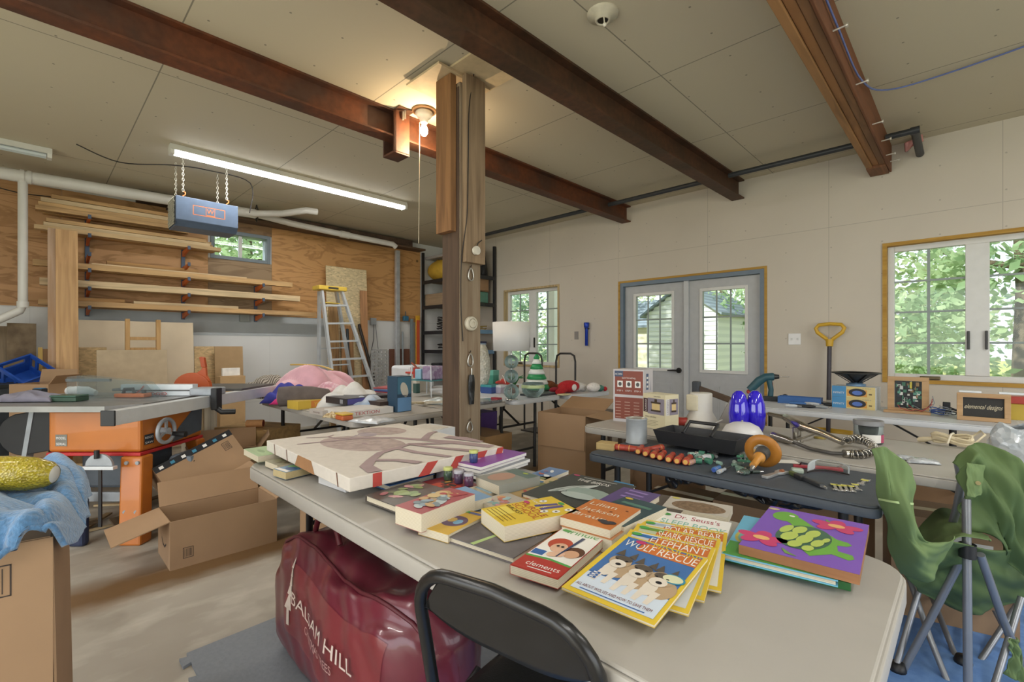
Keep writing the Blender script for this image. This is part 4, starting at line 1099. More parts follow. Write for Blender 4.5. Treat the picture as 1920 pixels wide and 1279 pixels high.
MB().tube([(.12, 0, .02), (.05, 0, .035), (-.05, .02, .035), (-.12, .06, .03)], [.02, .035, .035, .028], pm('e4e5e4', .4), 14).build('hood', t); MB().cyl((-.12, .06, .03), (-.14, .07, .03), .034, pm('e4e5e4', .4)).build('collar', t)
CLR = clear_mat('eef2f2', .75)
q = LF(-2.82, 3.42, .87); t = thing('blade_guard', 'clear plastic blade guard standing on the saw table', 'blade guard', q, TH)
mb = MB()
for y in (-.04, .04): mb.raw([(-.38, y, .0), (.28, y, .0), (.18, y, .11), (-.30, y, .16), (-.38, y, .15), (-.38, y + .004, .0), (.28, y + .004, .0), (.18, y + .004, .11), (-.30, y + .004, .16), (-.38, y + .004, .15)], [(0, 1, 2, 3, 4), (9, 8, 7, 6, 5), (0, 5, 6, 1), (1, 6, 7, 2), (2, 7, 8, 3), (3, 8, 9, 4), (4, 9, 5, 0)], CLR)
mb.raw([(-.38, -.04, .15), (-.30, -.04, .16), (-.30, .044, .16), (-.38, .044, .15)], [(0, 1, 2, 3)], CLR)
mb.build('shield', t); MB().bx(-.42, -.1, -.008, .012, .115, .135, IRD).build('splitter_arm', t)
# orange half-disc behind the fence
q = LF(-2.72, 4.0, 0); 
t = thing('outfeed_table', 'dark thin outfeed board behind the saw', 'table', LF(-2.4, 4.1, 0), TH)
MB().bx(-.9, .17, -.22, .3, .87, .89, pm('4e4c48', .5)).build('top', t, .002)
for x in (-.8, -.3): MB().bx(x - .02, x + .02, -.18, -.14, 0, .869, pm('a48a64', .7, 'wood', axis='Z')).build('leg', t); 
t = thing('miter_shield', 'orange half-round guard with an upright handle behind the saw fence', 'saw guard', LF(-2.70, 3.98, .891), TH)
RO = pm('b9531f', .4, amt=.05); mb = MB(); mb.prism([(.155 * math.cos(PI * k / 20), .125 * math.sin(PI * k / 20)) for k in range(21)], -.02, .02, RO)
mb.prism([(.03, .118), (.075, .15), (.085, .17), (.115, .17), (.12, .1), (.15, .05)], -.012, .012, RO); o = mb.build('half_disc', t, .004); o.rotation_euler = (R(90), 0, 0)
mb = MB(); mb.prism([(.078, .171), (.06, .255), (.075, .26), (.1, .255), (.115, .171)], -.014, .014, pm('a8481c', .5)); o = mb.build('handle', t, .004); o.rotation_euler = (R(90), 0, 0)

# ---- around the saw
CB = '9f8162'; CBM = pm(CB, .8, amt=.05, sc_=5); CBD = pm('876b50', .8, amt=.05, sc_=5); CBE = pm('c09a63', .8, 'stripe', sc_=40, axis='Z', c2='a8834f'); INK = pm('3a302a', .7); TAPE = pm('23262c', .35); TEAL = pm('3f88a8', .4)
def FACE(o, ux, uz):
    """Matrix taking local (x,y,z) -> o + x*ux + y*uz + z*(ux x uz)"""
    ux = Vector(ux).normalized(); uz = Vector(uz).normalized(); n = ux.cross(uz)
    return Matrix(((ux.x, uz.x, n.x, o[0]), (ux.y, uz.y, n.y, o[1]), (ux.z, uz.z, n.z, o[2]), (0, 0, 0, 1)))
def barcode(m_, x, y, w_, h, z, n=12, seed=1, frame=True):
    g = random.Random(seed)
    if frame:
        for a in ((x, x + w_, y, y + .003), (x, x + w_, y + h - .003, y + h), (x, x + .003, y, y + h), (x + w_ - .003, x + w_, y, y + h)): m_.rect(*a, z, INK)
    u = x + .008
    while u < x + w_ - .01:
        b = g.choice((.002, .003, .005)); m_.rect(u, u + b, y + .008, y + h - .008, z, INK); u += b + g.choice((.003, .004, .006))
def open_carton(name, label, loc, rz, L_, W_, H, flaps, m=CBM, th=.005, group=None, art=None, floor_=True):
    """Open-topped carton; flaps = {side: (angle outward from vertical, length)}; sides n,s,e,w in local axes."""
    t = thing(name, label, 'box', loc, rz, group)
    mb = MB(); a, b = L_ / 2, W_ / 2
    mb.bx(-a, a, -b, -b + th, 0, H, m); mb.bx(-a, a, b - th, b, 0, H, m); mb.bx(-a, -a + th, -b + th, b - th, 0, H, m); mb.bx(a - th, a, -b + th, b - th, 0, H, m)
    mb.bx(-a + th, a - th, -b + th, b - th, 0, th, CBD)
    if art: art(mb, a, b)
    mb.build('carton_body', t)
    for s, (an, ln) in flaps.items():
        w0 = (L_ if s in 'ns' else W_) - .01
        f = MB().bx(-w0 / 2, w0 / 2, -th / 2, th / 2, .001, ln, m)
        o = f.build('flap', t); k = R(an)
        o.location = {'n': (0, b - th / 2, H), 's': (0, -b + th / 2, H), 'e': (a - th / 2, 0, H), 'w': (-a + th / 2, 0, H)}[s]
        o.rotation_euler = {'n': (-k, 0, 0), 's': (k, 0, 0), 'e': (-k, 0, R(-90)), 'w': (-k, 0, R(90))}[s]
    return t
def closed_carton(name, label, loc, rz, L_, W_, H, m=CBM, art=None, group=None, tape=True, rot=None):
    t = thing(name, label, 'box', loc, rz, group, rot)
    mb = MB(); a, b = L_ / 2, W_ / 2; mb.bx(-a, a, -b, b, 0, H, m)
    if art: art(mb, a, b)
    mb.build('carton_body', t)
    if tape: MB().bx(-a - .001, a + .001, -.025, .025, H, H + .0008, pm('c9a878', .3)).build('tape', t)
    return t
# long open box lying on the floor by the saw
def art1(m_, a, b):
    m_.T = FACE((-a, -b - .0008, 0), (1, 0, 0), (0, 0, 1)); barcode(m_, .06, .05, .05, .06, 0)
    m_.T = FACE((-a - .0008, b, 0), (0, -1, 0), (0, 0, 1)); m_.band([(.12, .13), (.15, .1), (.2, .095), (.24, .12)], .012, 0, INK); m_.T = Matrix()
open_carton('cardboard_box', 'long empty open cardboard box on the floor beside the saw leg', (-3.335, .82, 0), R(90), .56, .34, .27, {'w': (105, .26), 'e': (60, .25), 'n': (25, .15)}, art=art1)
# tilted box above it
p0, p1, p2 = FW(306, 868, 3.12), FW(446, 797, 3.5), FW(331, 943, 3.05)
ua = (p1 - p0); ub = (p2 - p0); ub -= ua.normalized() * ub.dot(ua.normalized()); nn = ua.cross(ub).normalized()
if nn.dot(p0 - Vector((0, 0, CAMZ))) < 0: nn = -nn
t = thing('cardboard_box', 'tilted cardboard box with black printed tape propped against the saw', 'box', p2)
Lb, Hb = ua.length, ub.length; Mx = FACE((0, 0, 0), ua, -ub)
mb = MB(); mb.T = Mx
dz = -1 if Mx.to_3x3().col[2].dot(nn) > 0 else 1     # depth direction in the face frame
mb.bx(0, Lb, 0, Hb, min(0, -dz * .26), max(0, -dz * .26), CBM)
mb.rect(.0, Lb, Hb - .045, Hb, dz * .0008, TAPE)
for k in range(7): mb.rect(.03 + k * Lb / 7.3, .055 + k * Lb / 7.3, Hb - .034, Hb - .014, dz * .0014, TEAL if k % 2 else WTX)
barcode(mb, Lb * .18, .03, .05, .055, dz * .0008); barcode(mb, Lb - .1, Hb - .13, .05, .06, dz * .0008, seed=4)
mb.build('carton_body', t)
f = MB(); f.T = Mx @ Matrix.Translation((0, 0, dz * .0)) @ Matrix.Rotation(-dz * R(35), 4, 'X')
f.bx(.02, Lb - .01, -.16, -.002, -.003, .003, CBM); f.rect(.3, Lb - .02, -.155, -.115, .0036 * dz, TAPE)
f.text('160', .2, -.07, .0036 * dz, .05, INK, fit=.09)
f.build('flap', t)
# big box with a blue towel, lowest corner of the photo
def art2(m_, a, b):
    m_.T = FACE((a + .0008, -b, 0), (0, 1, 0), (0, 0, 1)); barcode(m_, .32, .66, .17, .075, 0, seed=3); m_.T = Matrix()
open_carton('cardboard_box', 'tall cardboard box under the blue towel', (-1.886, -.215, 0), R(-5.5), .5, .56, .78, {'n': (179, .76), 's': (170, .2), 'e': (-90, .245), 'w': (-90, .245)}, art=art2)
Vt = lambda *q: FW(*q)
TWL = pm('547fa8', .95, amt=.25, sc_=90, bump=.6, sheen=.4)
def towel(u, v):
    pass
rows = [[(-40, 880, 1.85), (30, 868, 1.85), (80, 862, 1.82), (118, 866, 1.78), (150, 884, 1.74), (160, 905, 1.7)],
        [(-40, 905, 1.6), (40, 925, 1.55), (80, 915, 1.55), (120, 885, 1.58), (154, 905, 1.58), (166, 935, 1.56)],
        [(-40, 900, 1.4), (10, 935, 1.42), (50, 945, 1.42), (105, 925, 1.46), (140, 935, 1.47), (160, 965, 1.47)],
        [(-40, 940, 1.28), (20, 960, 1.29), (70, 965, 1.31), (110, 950, 1.36), (140, 975, 1.38), (158, 990, 1.4)],
        [(-40, 975, 1.13), (10, 985, 1.13), (60, 970, 1.15), (100, 965, 1.2), (135, 985, 1.3), (155, 1012, 1.34)],
        [(-60, 1100, 1.01), (0, 1066, 1.06), (28, 1040, 1.08), (62, 1003, 1.10), (100, 1003, 1.13), (122, 1035, 1.17)]]
PT = [[Vt(*q) for q in r] for r in rows]
def cr(L, u):
    k = len(L) - 1; x = u * k; i = min(int(x), k - 1); q = x - i
    a, b, c, d = L[max(i - 1, 0)], L[i], L[i + 1], L[min(i + 2, k)]
    return .5 * ((2 * b) + (c - a) * q + (2 * a - 5 * b + 4 * c - d) * q * q + (3 * b - a - 3 * c + d) * q ** 3)
def fn(u, v):
    p = cr([cr(r, u) for r in PT], v)
    d = .024 * abs(math.sin(13 * v - 4 * u + 1.6 * math.sin(5 * u))) + .008 * math.sin(13 * u + 9 * v) + .004 * math.sin(31 * v + 11 * u)
    return p + Vector((SN * .5, -CS * .5, .8)) * d
solo(MB().grid(fn, 60, 60, TWL, .012), 'towel', 'fluffy light blue towel heaped over the tall cardboard box', 'towel')
c = FW(28, 888, 1.42); t = thing('glass_vase', 'yellow crackle glass vase lying on the blue towel', 'vase', c, TH + .25)
YG = pm('8f7d12', .12, 'voro', sc_=150, c2='c0ad2c', bump=.5, coat=.5)
o = MB().lathe([(.0, -.15), (.03, -.15), (.047, -.1), (.052, -.02), (.05, .04), (.038, .085), (.026, .1)], YG, n=28).build('body', t); o.rotation_euler = (0, R(95), 0)
o = MB().lathe([(0, .1), (.024, .1), (.026, .098)], pm('dedbd0', .4), n=20).build('sticker', t, label='white oval base sticker'); o.rotation_euler = (0, R(95), 0)
# left edge clutter
q = FW(12, 715, 4.4); solo(MB().bx(-.25, .12, -.2, .2, 0, .86, pm('3a4148', .6, amt=.2)).bx(-.25, .12, -.201, -.199, .3, .34, pm('59636b', .5)).bx(-.26, .13, -.21, .21, .86, .89, pm('2d3236', .5)), 'storage_bin', 'dark grey storage cabinet at the edge of the photo behind the saw', 'cabinet', (q.x, q.y, 0), TH, bev=.01)
q = FW(50, 694, 4.6); t = thing('plastic_crate', 'bright blue plastic crate tilted on a carton behind the saw', 'crate', (q.x, q.y, q.z - .06), rot=(R(25), R(32), TH))
BLU = pm('2450a8', .4); mb = MB()
for y in (-.14, .14):
    mb.bx(-.16, .16, y - .008, y + .008, -.1, -.04, BLU); mb.bx(-.16, .16, y - .008, y + .008, .07, .11, BLU)
    for x in (-.15, -.07, .07, .15): mb.bx(x - .014, x + .014, y - .008, y + .008, -.04, .07, BLU)
for x in (-.152, .152):
    mb.bx(x - .008, x + .008, -.132, .132, -.1, .03, BLU); mb.bx(x - .008, x + .008, -.132, .132, .08, .11, BLU)
    for y in (-.11, .11): mb.bx(x - .008, x + .008, y - .02, y + .02, .03, .08, BLU)
mb.bx(-.15, .15, -.132, .132, -.1, -.09, BLU); mb.build('crate_body', t)
def art3(m_, a, b):
    m_.T = FACE((-a, -b - .0008, 0), (1, 0, 0), (0, 0, 1)); m_.text('216', a, .80, 0, .05, INK, fit=.09, align='C'); m_.T = Matrix()
q = FW(82, 740, 4.2); open_carton('cardboard_box', 'carton marked with a number standing behind the saw under the blue crate', (q.x, q.y, 0), TH, .34, .26, .91, {'e': (40, .1), 'n': (12, .12)}, art=art3)
# steel strut and lumber beyond the saw
q = LF(-3.3, 3.12); solo(MB().bar((0, 0, 0), (.14, 0, .83), .05, .03, GRYM), 'steel_strut', 'grey slanted steel leg of the saw extension table', 'strut', q, TH)
for k, (a, b, c, l) in enumerate((((-4.2, 4.05, .60), (-3.3, 4.0, .62), 'd0ae7e', 'top plank of the pile behind the saw'), ((-4.2, 4.05, .45), (-3.3, 4.0, .46), 'b9966a', 'middle plank of the pile behind the saw'), ((-4.2, 4.0, .25), (-3.25, 3.95, .25), 'c3a273', 'lowest plank of the pile behind the saw'))):
    solo(MB().bar(LF(*a), LF(*b), .24, .06, pm(c, .7, 'wood', axis='X', off=k)), 'plank', l, 'plank', group='plank pile behind the saw')
solo(MB().bx(-.5, -.4, -.12, .12, 0, .56, pm('6e5d48', .8)).bx(.3, .4, -.12, .12, 0, .56, pm('6e5d48', .8)).bx(-.5, .4, -.12, .12, .3, .4, pm('6e5d48', .8)), 'trestle', 'low rough trestle carrying the plank pile behind the saw', 'trestle', LF(-3.75, 4.25), TH)
gS = random.Random(5)
for k in range(16):
    q = LF(gS.uniform(-3.0, -2.45), gS.uniform(3.1, 3.75)); L_ = gS.uniform(.18, .4); z_ = .004 + .013 * (k // 4)
    solo(MB().bx(-L_ / 2, L_ / 2, -.012 - .008 * (k % 3), .012 + .008 * (k % 3), 0, .012, pm(['c9b28a', 'a58a62', '6e5a42'][k % 3], .8, 'wood', axis='X', off=k)), 'wood_offcut', 'wood offcut strewn on the floor under the table saw', 'offcut', (q.x, q.y, z_), gS.uniform(0, 3), 'offcuts under the saw')
q = LF(-2.62, 3.0); t = thing('chemical_bottle', 'dark bottle with a white label on the floor under the saw', 'bottle', LF(-2.69, 3.09, .302), TH)
t.location = LF(-2.70, 2.93, .0)
MB().bx(-.05, .05, -.03, .03, 0, .3, pm('2b3550', .4)).build('body', t, .02); MB().cyl((0, 0, .3), (0, 0, .34), .02, pm('a32a2a', .5)).build('cap', t); MB().bx(-.035, .035, -.0315, -.0305, .06, .24, pm('cfcfd2', .5, 'stripe', sc_=12, axis='Z', c2='6a6f80')).build('label_sheet', t)
q = Z(272, 945, .02); solo(MB().lathe([(0, 0), (.04, 0), (.06, .05), (.055, .05), (.036, .006), (0, .006)], pm('b5662f', .6), n=20), 'clay_pot', 'small terracotta dish on the floor behind the saw leg', 'dish', LF(-2.32, 3.45, .001))
q = LF(-2.0, 3.75); t = thing('screwdriver', 'blue-handled tool lying on the floor behind the saw leg', 'hand tool', LF(-2.2, 3.5, .02), TH)
MB().cyl((-.06, 0, 0), (.06, 0, 0), .018, pm('2c5fc0', .4), n=12).build('handle', t); MB().cyl((.06, 0, 0), (.2, 0, -.01), .005, STEEL, n=8).build('shaft', t)
# cartons and wood between saw, boxes and blanket table
q = FW(425, 850, 3.75); open_carton('cardboard_box', 'open cardboard box behind the tilted box, flaps up', (q.x, q.y, 0), TH + .5, .42, .3, .40, {'n': (20, .16), 'e': (35, .16), 's': (60, .15), 'w': (30, .1)})
q = FW(560, 960, 2.75); closed_carton('cardboard_box', 'closed cardboard box with red print on the floor behind the book table leg', (-2.62, 1.30, 0), 0, .36, .4, .33, art=lambda m_, a, b: (setattr(m_, 'T', FACE((a + .0008, -b, 0), (0, 1, 0), (0, 0, 1))), m_.text('HANDLE WITH CARE', .05, .22, 0, .025, pm('8a3f22', .6), fit=.2), m_.rect(.3, .31, .2, .25, 0, INK), setattr(m_, 'T', Matrix())))
closed_carton('cardboard_box', 'shallow cardboard tray on the floor under the book table', (-2.16, 1.45, 0), .1, .3, .22, .12, tape=False)
q = FW(385, 800, 4.1); 
for k, (px, h, c, l) in enumerate(((352, .62, 'd8c8ac', 'short white-edged plank standing behind the saw wheel'), (372, .70, 'c9b08a', 'tan plank standing behind the saw wheel'), (395, .78, 'dccfb6', 'pale wide board standing between the saw and the flap box'))):
    q = LF((px - 960) / 882 * 4.25, 4.25); solo(MB().bx(-.05, .05, -.012, .012, 0, h, pm(c, .7, 'wood', axis='Z', off=k)), 'plank', l, 'plank', (q.x, q.y, 0), TH, 'planks behind the saw wheel')
q = FW(505, 795, 4.2); solo(MB().bx(-.28, .3, -.2, .2, .0, .52, pm('c8a26a', .7, 'wood', axis='X')), 'wooden_crate', 'low pine bench box under the end of the blanket table', 'box', (q.x - .15, q.y - .05, 0), TH * .6, bev=.004)
t = thing('cardboard_tube', 'short cardboard tube resting on the pine bench box', 'tube', (q.x - .05, q.y - .1, .555), .9)
mb = MB().tube([(-.07, 0, 0), (.07, 0, 0)], .034, pm('cf9a66', .7), 16, caps=False); mb.tube([(.069, 0, 0), (-.06, 0, 0)], .027, pm('7c2f1c', .8), 16); mb.build('tube_wall', t)
# ------------------------------------------------------------------ books, canvas and painted board on the near table
PAGE = pm('d8cfba', .85, 'stripe', sc_=90, axis='Z', c2='c6bba3'); PAGEY = pm('c9b98f', .85, 'stripe', sc_=90, axis='Z', c2='b5a478')
def K(c, r=.4):
    v = [int(c[i:i + 2], 16) for i in (0, 2, 4)]; g_ = sum(v) / 3
    return pm('%02x%02x%02x' % tuple(int(.86 * x + .14 * g_) for x in v), r, amt=.04)
W_, BKK, YL, OR_, RD, GN, BL_, PU = K('e9e7e0'), K('24242a'), K('e3c02f'), K('d5702f'), K('b8332d'), K('4aa64a'), K('2c62ad'), K('7a4fa0')
def frame3(A, B, D, z, rise=0):
    a, b, d = Z(*A, z), Z(*B, z), Z(*D, z + rise)
    x = (b - a); w_ = x.length; x /= w_; y = Vector((-x.y, x.x, 0)); l_ = (d - a).dot(y)
    if l_ < 0: y = -y; l_ = -l_
    return a, math.atan2(x.y, x.x), w_, l_
def book(label, A, B, D, zt, th, cover, art=None, hard=False, spine='w', w_=None, l_=None, group='books on the near table', pages=None, name='book', cat='book', tilt=0, zp=None):
    a, rz, w0, l0 = frame3(A, B, D, zp or zt, tilt); w_ = w_ or w0; l_ = l_ or l0
    t = thing(name, label, cat, (a.x, a.y, zt - th), rz, group, (math.atan2(tilt, l_), 0, rz))
    c = .0025 if hard else .0009; i = .004 if hard else .0004
    MB().bx(i if spine != 'w' else c, w_ - (i if spine != 'e' else c), i if spine != 's' else c, l_ - i, c, th - c, pages or PAGE).build('page_block', t)
    m = MB(); m.bx(0, w_, 0, l_, 0, c - .0001, cover); m.bx(0, w_, 0, l_, th - c + .0001, th, cover)
    if spine == 'w': m.bx(0, c - .0002, 0, l_, c, th - c, cover)
    if spine == 'e': m.bx(w_ - c + .0002, w_, 0, l_, c, th - c, cover)
    if spine == 's': m.bx(0, w_, 0, c - .0002, c, th - c, cover)
    if art: art(m, w_, l_, th + .0003)
    m.build('cover', t)
    return t
def dot(c=None): return lambda m, w, l, z: m.ell(.02, l - .015, .011, .007, z + .0006, c or GN, 12)
def stk(m, x, y, z, c=GN): m.ell(x, y, .013, .0075, z + .0008, c, 14)
FUR = K('b79b78'); FURD = K('5b5148'); FURL = K('dcd2c2'); SKY = K('3f6fb0'); SNOW = K('c9d6e6')
def mission(title, c1, c2, wolf=False):
    def f(m, w, l, z):
        m.rect(.012, w - .008, .012, l - .006, z, SKY if wolf else K(c1)); z += .0003
        m.rect(w * .28, w - .008, l * .80, l - .012, z, OR_); z += .0003
        if not wolf: m.rect(.014, w * .36, l * .90, l - .012, z - .0002, K(c2))
        m.text('MISSION:', w * .40, l * .915, z, .03, YL, fit=w * .54)
        m.text(title, w * .30 if not wolf else w * .1, l * .82, z, .042, W_, fit=w * .64 if not wolf else w * .85)
        stk(m, .022 if not wolf else .05, l - .018, z, GN if not wolf else K('c8356b'))
        if wolf:
            m.rect(.012, w - .008, .012, l * .30, z - .0002, SNOW)
            for x, y, s in ((.26, .56, .8), (.52, .52, .85), (.76, .50, .88)):     # three wolves: bodies, legs, heads, ears, muzzles
                X_, Y_ = x * w, y * l
                m.ell(X_ + .012, Y_ - .03, .034 * s, .04 * s, z, FUR, 18); m.ell(X_ - .006, Y_ - .036, .014, .03, z + .0003, FURL, 14)
                for dx in (-.012, .012): m.band([(X_ + dx, Y_ - .045), (X_ + dx - .004, max(.042, Y_ - .09))], [.016, .010], z + .0002, FURL)
                m.flat([(X_ - .024, Y_ + .022), (X_ - .014, Y_ + .052), (X_ - .004, Y_ + .026)], z + .0003, FURD); m.flat([(X_ + .006, Y_ + .026), (X_ + .018, Y_ + .05), (X_ + .024, Y_ + .02)], z + .0003, FURD)
                m.ell(X_, Y_, .03 * s, .03 * s, z + .0006, FUR, 18); m.ell(X_ + .002, Y_ + .012, .02, .012, z + .0009, FURD, 14)
                m.ell(X_, Y_ - .012, .018, .016, z + .0012, FURL, 14); m.ell(X_ + .002, Y_ - .014, .0065, .005, z + .0015, BKK, 10)
                for dx in (-.011, .012): m.ell(X_ + dx, Y_ + .005, .0035, .002, z + .0015, BKK, 8)
            m.ell(w * .86, l * .55, .024, .017, z + .0008, K('2f8fb0'), 18); m.ell(w * .86, l * .55, .020, .0135, z + .0011, K('d7d9b0'), 18)
            for k, yy in enumerate((.30, .265, .23)): m.rect(.02, w * .2, l * yy, l * yy + .007, z + .0006, BL_); m.rect(.024, w * .17, l * yy + .0015, l * yy + .005, z + .0008, W_)
            m.text('ALL ABOUT WOLVES AND HOW TO SAVE THEM', .016, .026, z + .0004, .013, K('7a2f22'), fit=w - .034)
            m.rect(.03, w * .86, .017, .0195, z + .0004, BL_)
    return f
A_, B_, D_ = (1053, 1100), (1227, 1172), (1171, 1001)
ZT = .7765; UP = .024
a0, rz0, mw, ml = frame3(A_, B_, D_, ZT, UP)
def far(label, F, G, z, art, cover, th=.0055, l_=None, w_=None, **k):
    """A book known by its far edge F-G; it runs back towards the viewer under the ones above."""
    up = k.get('up', UP); f, g = Z(*F, z + up), Z(*G, z + up); x = (g - f).normalized(); y = Vector((-x.y, x.x, 0)); l_ = l_ or ml; w_ = w_ or (g - f).length
    a = f - y * l_
    t = thing(k.get('name', 'book'), label, 'book', (a.x, a.y, z - th), 0, k.get('group', 'books on the near table'), (math.asin(up / l_), 0, math.atan2(x.y, x.x)))
    MB().bx(.0004, w_ - .0004, .0004, l_ - .0004, .001, th - .001, k.get('pages', PAGE)).build('page_block', t)
    m = MB(); m.bx(0, w_, 0, l_, 0, .0009, cover); m.bx(0, w_, 0, l_, th - .0009, th, cover); m.bx(0, .0006, 0, l_, .001, th - .001, cover)
    if art: art(m, w_, l_, th + .0003)
    m.build('cover', t)
    return t
book('yellow-bordered magazine with three wolves titled WOLF RESCUE, topmost of its pile', A_, B_, D_, ZT, .006, YL, mission('WOLF RESCUE', '3f6fb0', '3f6fb0', True), name='magazine', cat='magazine', tilt=UP)
far('yellow-bordered magazine directly beneath the wolf magazine', (1183, 992), (1342, 1027), ZT - .007, mission('ELEPHANT', 'c8ccd0', '2f6fb8'), YL)
far('yellow-bordered magazine with a green corner, third down under the wolf magazine', (1196, 981), (1352, 1011), ZT - .0135, mission('SHARK RESCUE', 'b9c3a0', '6f9a35'), YL)
far('yellow-bordered magazine with a blue-grey corner, just in front of the white picture book', (1207, 973), (1364, 999), ZT - .02, mission('POLAR BEAR', 'd8d6c8', '9fb0c4'), YL)
def seuss(m, w, l, z):
    stk(m, .02, l - .02, z); m.text("Dr. Seuss's", .045, l - .034, z, .034, K('b02a45'), fit=w * .62); m.text('SLEEP BOOK', .015, l - .075, z, .038, K('79c0ae'), fit=w * .9, rot=-.02)
far('white picture book with red and mint hand lettering, beyond the magazines', (1240, 956), (1372, 980), ZT - .0265, seuss, W_, .0065, l_=.27)
def oval(m, w, l, z): m.ell(w * .52, l * .40, w * .42, l * .42, z, pm('8a7259', .6, 'mottle', sc_=90, c2='6f5a45'), 28); stk(m, .02, l - .014, z, K('d3c84a'))
far('pale grey hardback with a brown speckled oval, farthest of the magazine pile', (1258, 930), (1374, 949), .7635, oval, K('bdb5a8', .6), .0225, l_=.11, up=0)
far('dark brown hardback lying under the grey one with the oval', (1240, 927), (1300, 938), .7605, None, K('5b5048', .6), .02, l_=.2, up=0)
def frin(m, w, l, z):
    m.rect(.002, w - .002, l * .22, l - .002, z, W_); m.rect(.002, w - .002, .002, l * .25, z + .0002, RD); m.band([(.002, l * .25), (w * .5, l * .27), (w - .002, l * .235)], .008, z + .0004, GN)
    m.ell(w * .36, l * .60, w * .25, l * .13, z + .0003, K('c2442c'), 18); m.ell(w * .42, l * .52, w * .17, l * .10, z + .0006, K('e0b090'), 18)
    m.ell(w * .78, l * .50, w * .2, l * .11, z + .0004, K('5e3a28'), 18); m.ell(w * .76, l * .45, w * .16, l * .08, z + .0007, K('d3a07c'), 16); m.rect(.004, w * .3, l * .3, l * .4, z + .0003, BL_)
    for k in range(4): m.ell(w * (.42 + .06 * k), l * (.36 + .012 * k), w * .075, l * .05, z + .001 + .0001 * k, K('e2b596'), 12)
    m.band([(w * .56, l * .34), (w * .66, l * .82)], [.004, .009], z + .0014, K('2f3f66'))
    for dx in (.38, .48): m.ell(w * dx, l * .54, .004, .005, z + .002, BKK, 8)
    stk(m, .02, l * .91, z); m.text('frindle', w * .2, l * .86, z + .0005, .04, GN, fit=w * .72); m.text('clements', w * .2, l * .09, z + .0005, .026, W_, fit=w * .7); m.rect(w * .3, w * .8, l * .05, l * .062, z + .0005, W_)
book('white and red paperback titled FRINDLE with a red-haired child and a pen', (956, 1059), (1046, 1087), (1023, 979), .772, .02, RD, frin)
def orng(m, w, l, z): m.rect(.012, w - .012, .012, l - .012, z, K('e39a5c')); m.rect(.03, w - .03, .03, l - .03, z + .0003, K('d87f3c'))
book('yellow and orange bordered magazine partly under the FRINDLE paperback', (985, 1040), (1083, 1067), (1046, 970), .752, .010, YL, orng, name='magazine', cat='magazine')
def ljb(m, w, l, z):
    for k, s in enumerate(('Lilian', 'Jackson', 'Braun')): m.text(s, w * .08, l * (.74 - .26 * k), z, .034, K('d8d2be'), fit=w * (.56, .76, .66)[k])
    for x, y in ((.8, .18), (.72, .22), (.88, .22)): m.ell(w * x, l * y, .014, .01, z + .0003 + x * .001, K('3d3a40'), 12)
    for x, y in ((.85, .78), (.62, .62), (.3, .42)): m.ell(w * x, l * y, .005, .004, z + .0002, K('7a3a1e'), 8)
book('orange paperback titled LILIAN JACKSON BRAUN on a small pile', (1050, 969), (1144, 994), (1087, 929), .80, .022, K('cf7432'), ljb, spine='')
book('plain tan paperback directly under the orange one', (1053, 971), (1147, 996), (1090, 931), .7775, .036, K('c98a58'), None, spine='', zp=.80)
book('dark teal paperback with a white fur hat behind the orange paperback', (1092, 962), (1170, 988), (1126, 917), .79, .048, K('2f4a52'), lambda m, w, l, z: (stk(m, .02, l - .015, z, YL), m.rect(.02, w - .02, l * .72, l * .8, z, K('4f7f6d')), m.ell(w * .45, l * .5, w * .36, l * .12, z, K('b9d3dc'), 20)), spine='')
book('thick purple hardback behind the dark teal paperback', (1110, 944), (1184, 962), (1155, 910), .782, .038, K('5a4680'), lambda m, w, l, z: [m.band([(.03, l * y), (w - .03, l * (y - .04))], .012, z, K('8f74b8')) for y in (.9, .75, .6)], hard=True)
book('small bright blue book poking out behind THE BIRDS', (1118, 915), (1154, 924), (1136, 897), .764, .02, K('3584b8'))
book('dark slate grey hardback lying flat with a green ribbon', (841, 1006), (963, 1046), (894, 962), .757, .016, pm('6c6768', .6, 'mottle', sc_=14, c2='5d595b'), lambda m, w, l, z: (m.band([(w * .38, .0), (w * .45, l * .4), (w * .5, l * .6)], [.014, .011, .006], z, K('a9c878')), m.text('W', w * .84, l * .7, z, .02, K('837e7e'))), hard=True)
def hurd(m, w, l, z):
    m.rect(w * .1, w * .5, l * .02, l * .3, z, K('ecd653')); m.text('WAYSIDE', .006, l * .68, z, .016, W_, fit=w * .5, rot=0)
    m.text('HURDLE', w * .06, l * .50, z + .0003, .03, RD, fit=w * .88); m.text('SCHOOL', w * .06, l * .39, z + .0003, .03, K('c9592b'), fit=w * .9)
    m.text('WACKSY', w * .04, l * .31, z + .0003, .02, BKK, fit=w * .6)
    m.band([(w * .35, l * .62), (w * .48, l * .9)], .016, z, K('5a4f8a')); m.band([(w * .55, l * .62), (w * .62, l * .92)], .016, z, K('5a4f8a'))
    for x, y in ((.2, .8), (.82, .74), (.7, .62), (.86, .9)): m.ell(w * x, l * y, .010, .012, z + .0004, W_, 12); m.ell(w * x, l * y, .004, .004, z + .0007, BKK, 8)
    stk(m, w * .5, l - .012, z); stk(m, .014, l * .6, z, K('c8356b'))
    for k in range(4): m.rect(w * .1, w * .8, l * (.05 + .05 * k), l * (.06 + .05 * k), z + .0004, K('8a6a20'))
book('thick yellow paperback with red bubble lettering on the slate hardback', (902, 954), (946, 987), (1006, 916), .80, .040, YL, hurd, spine='')
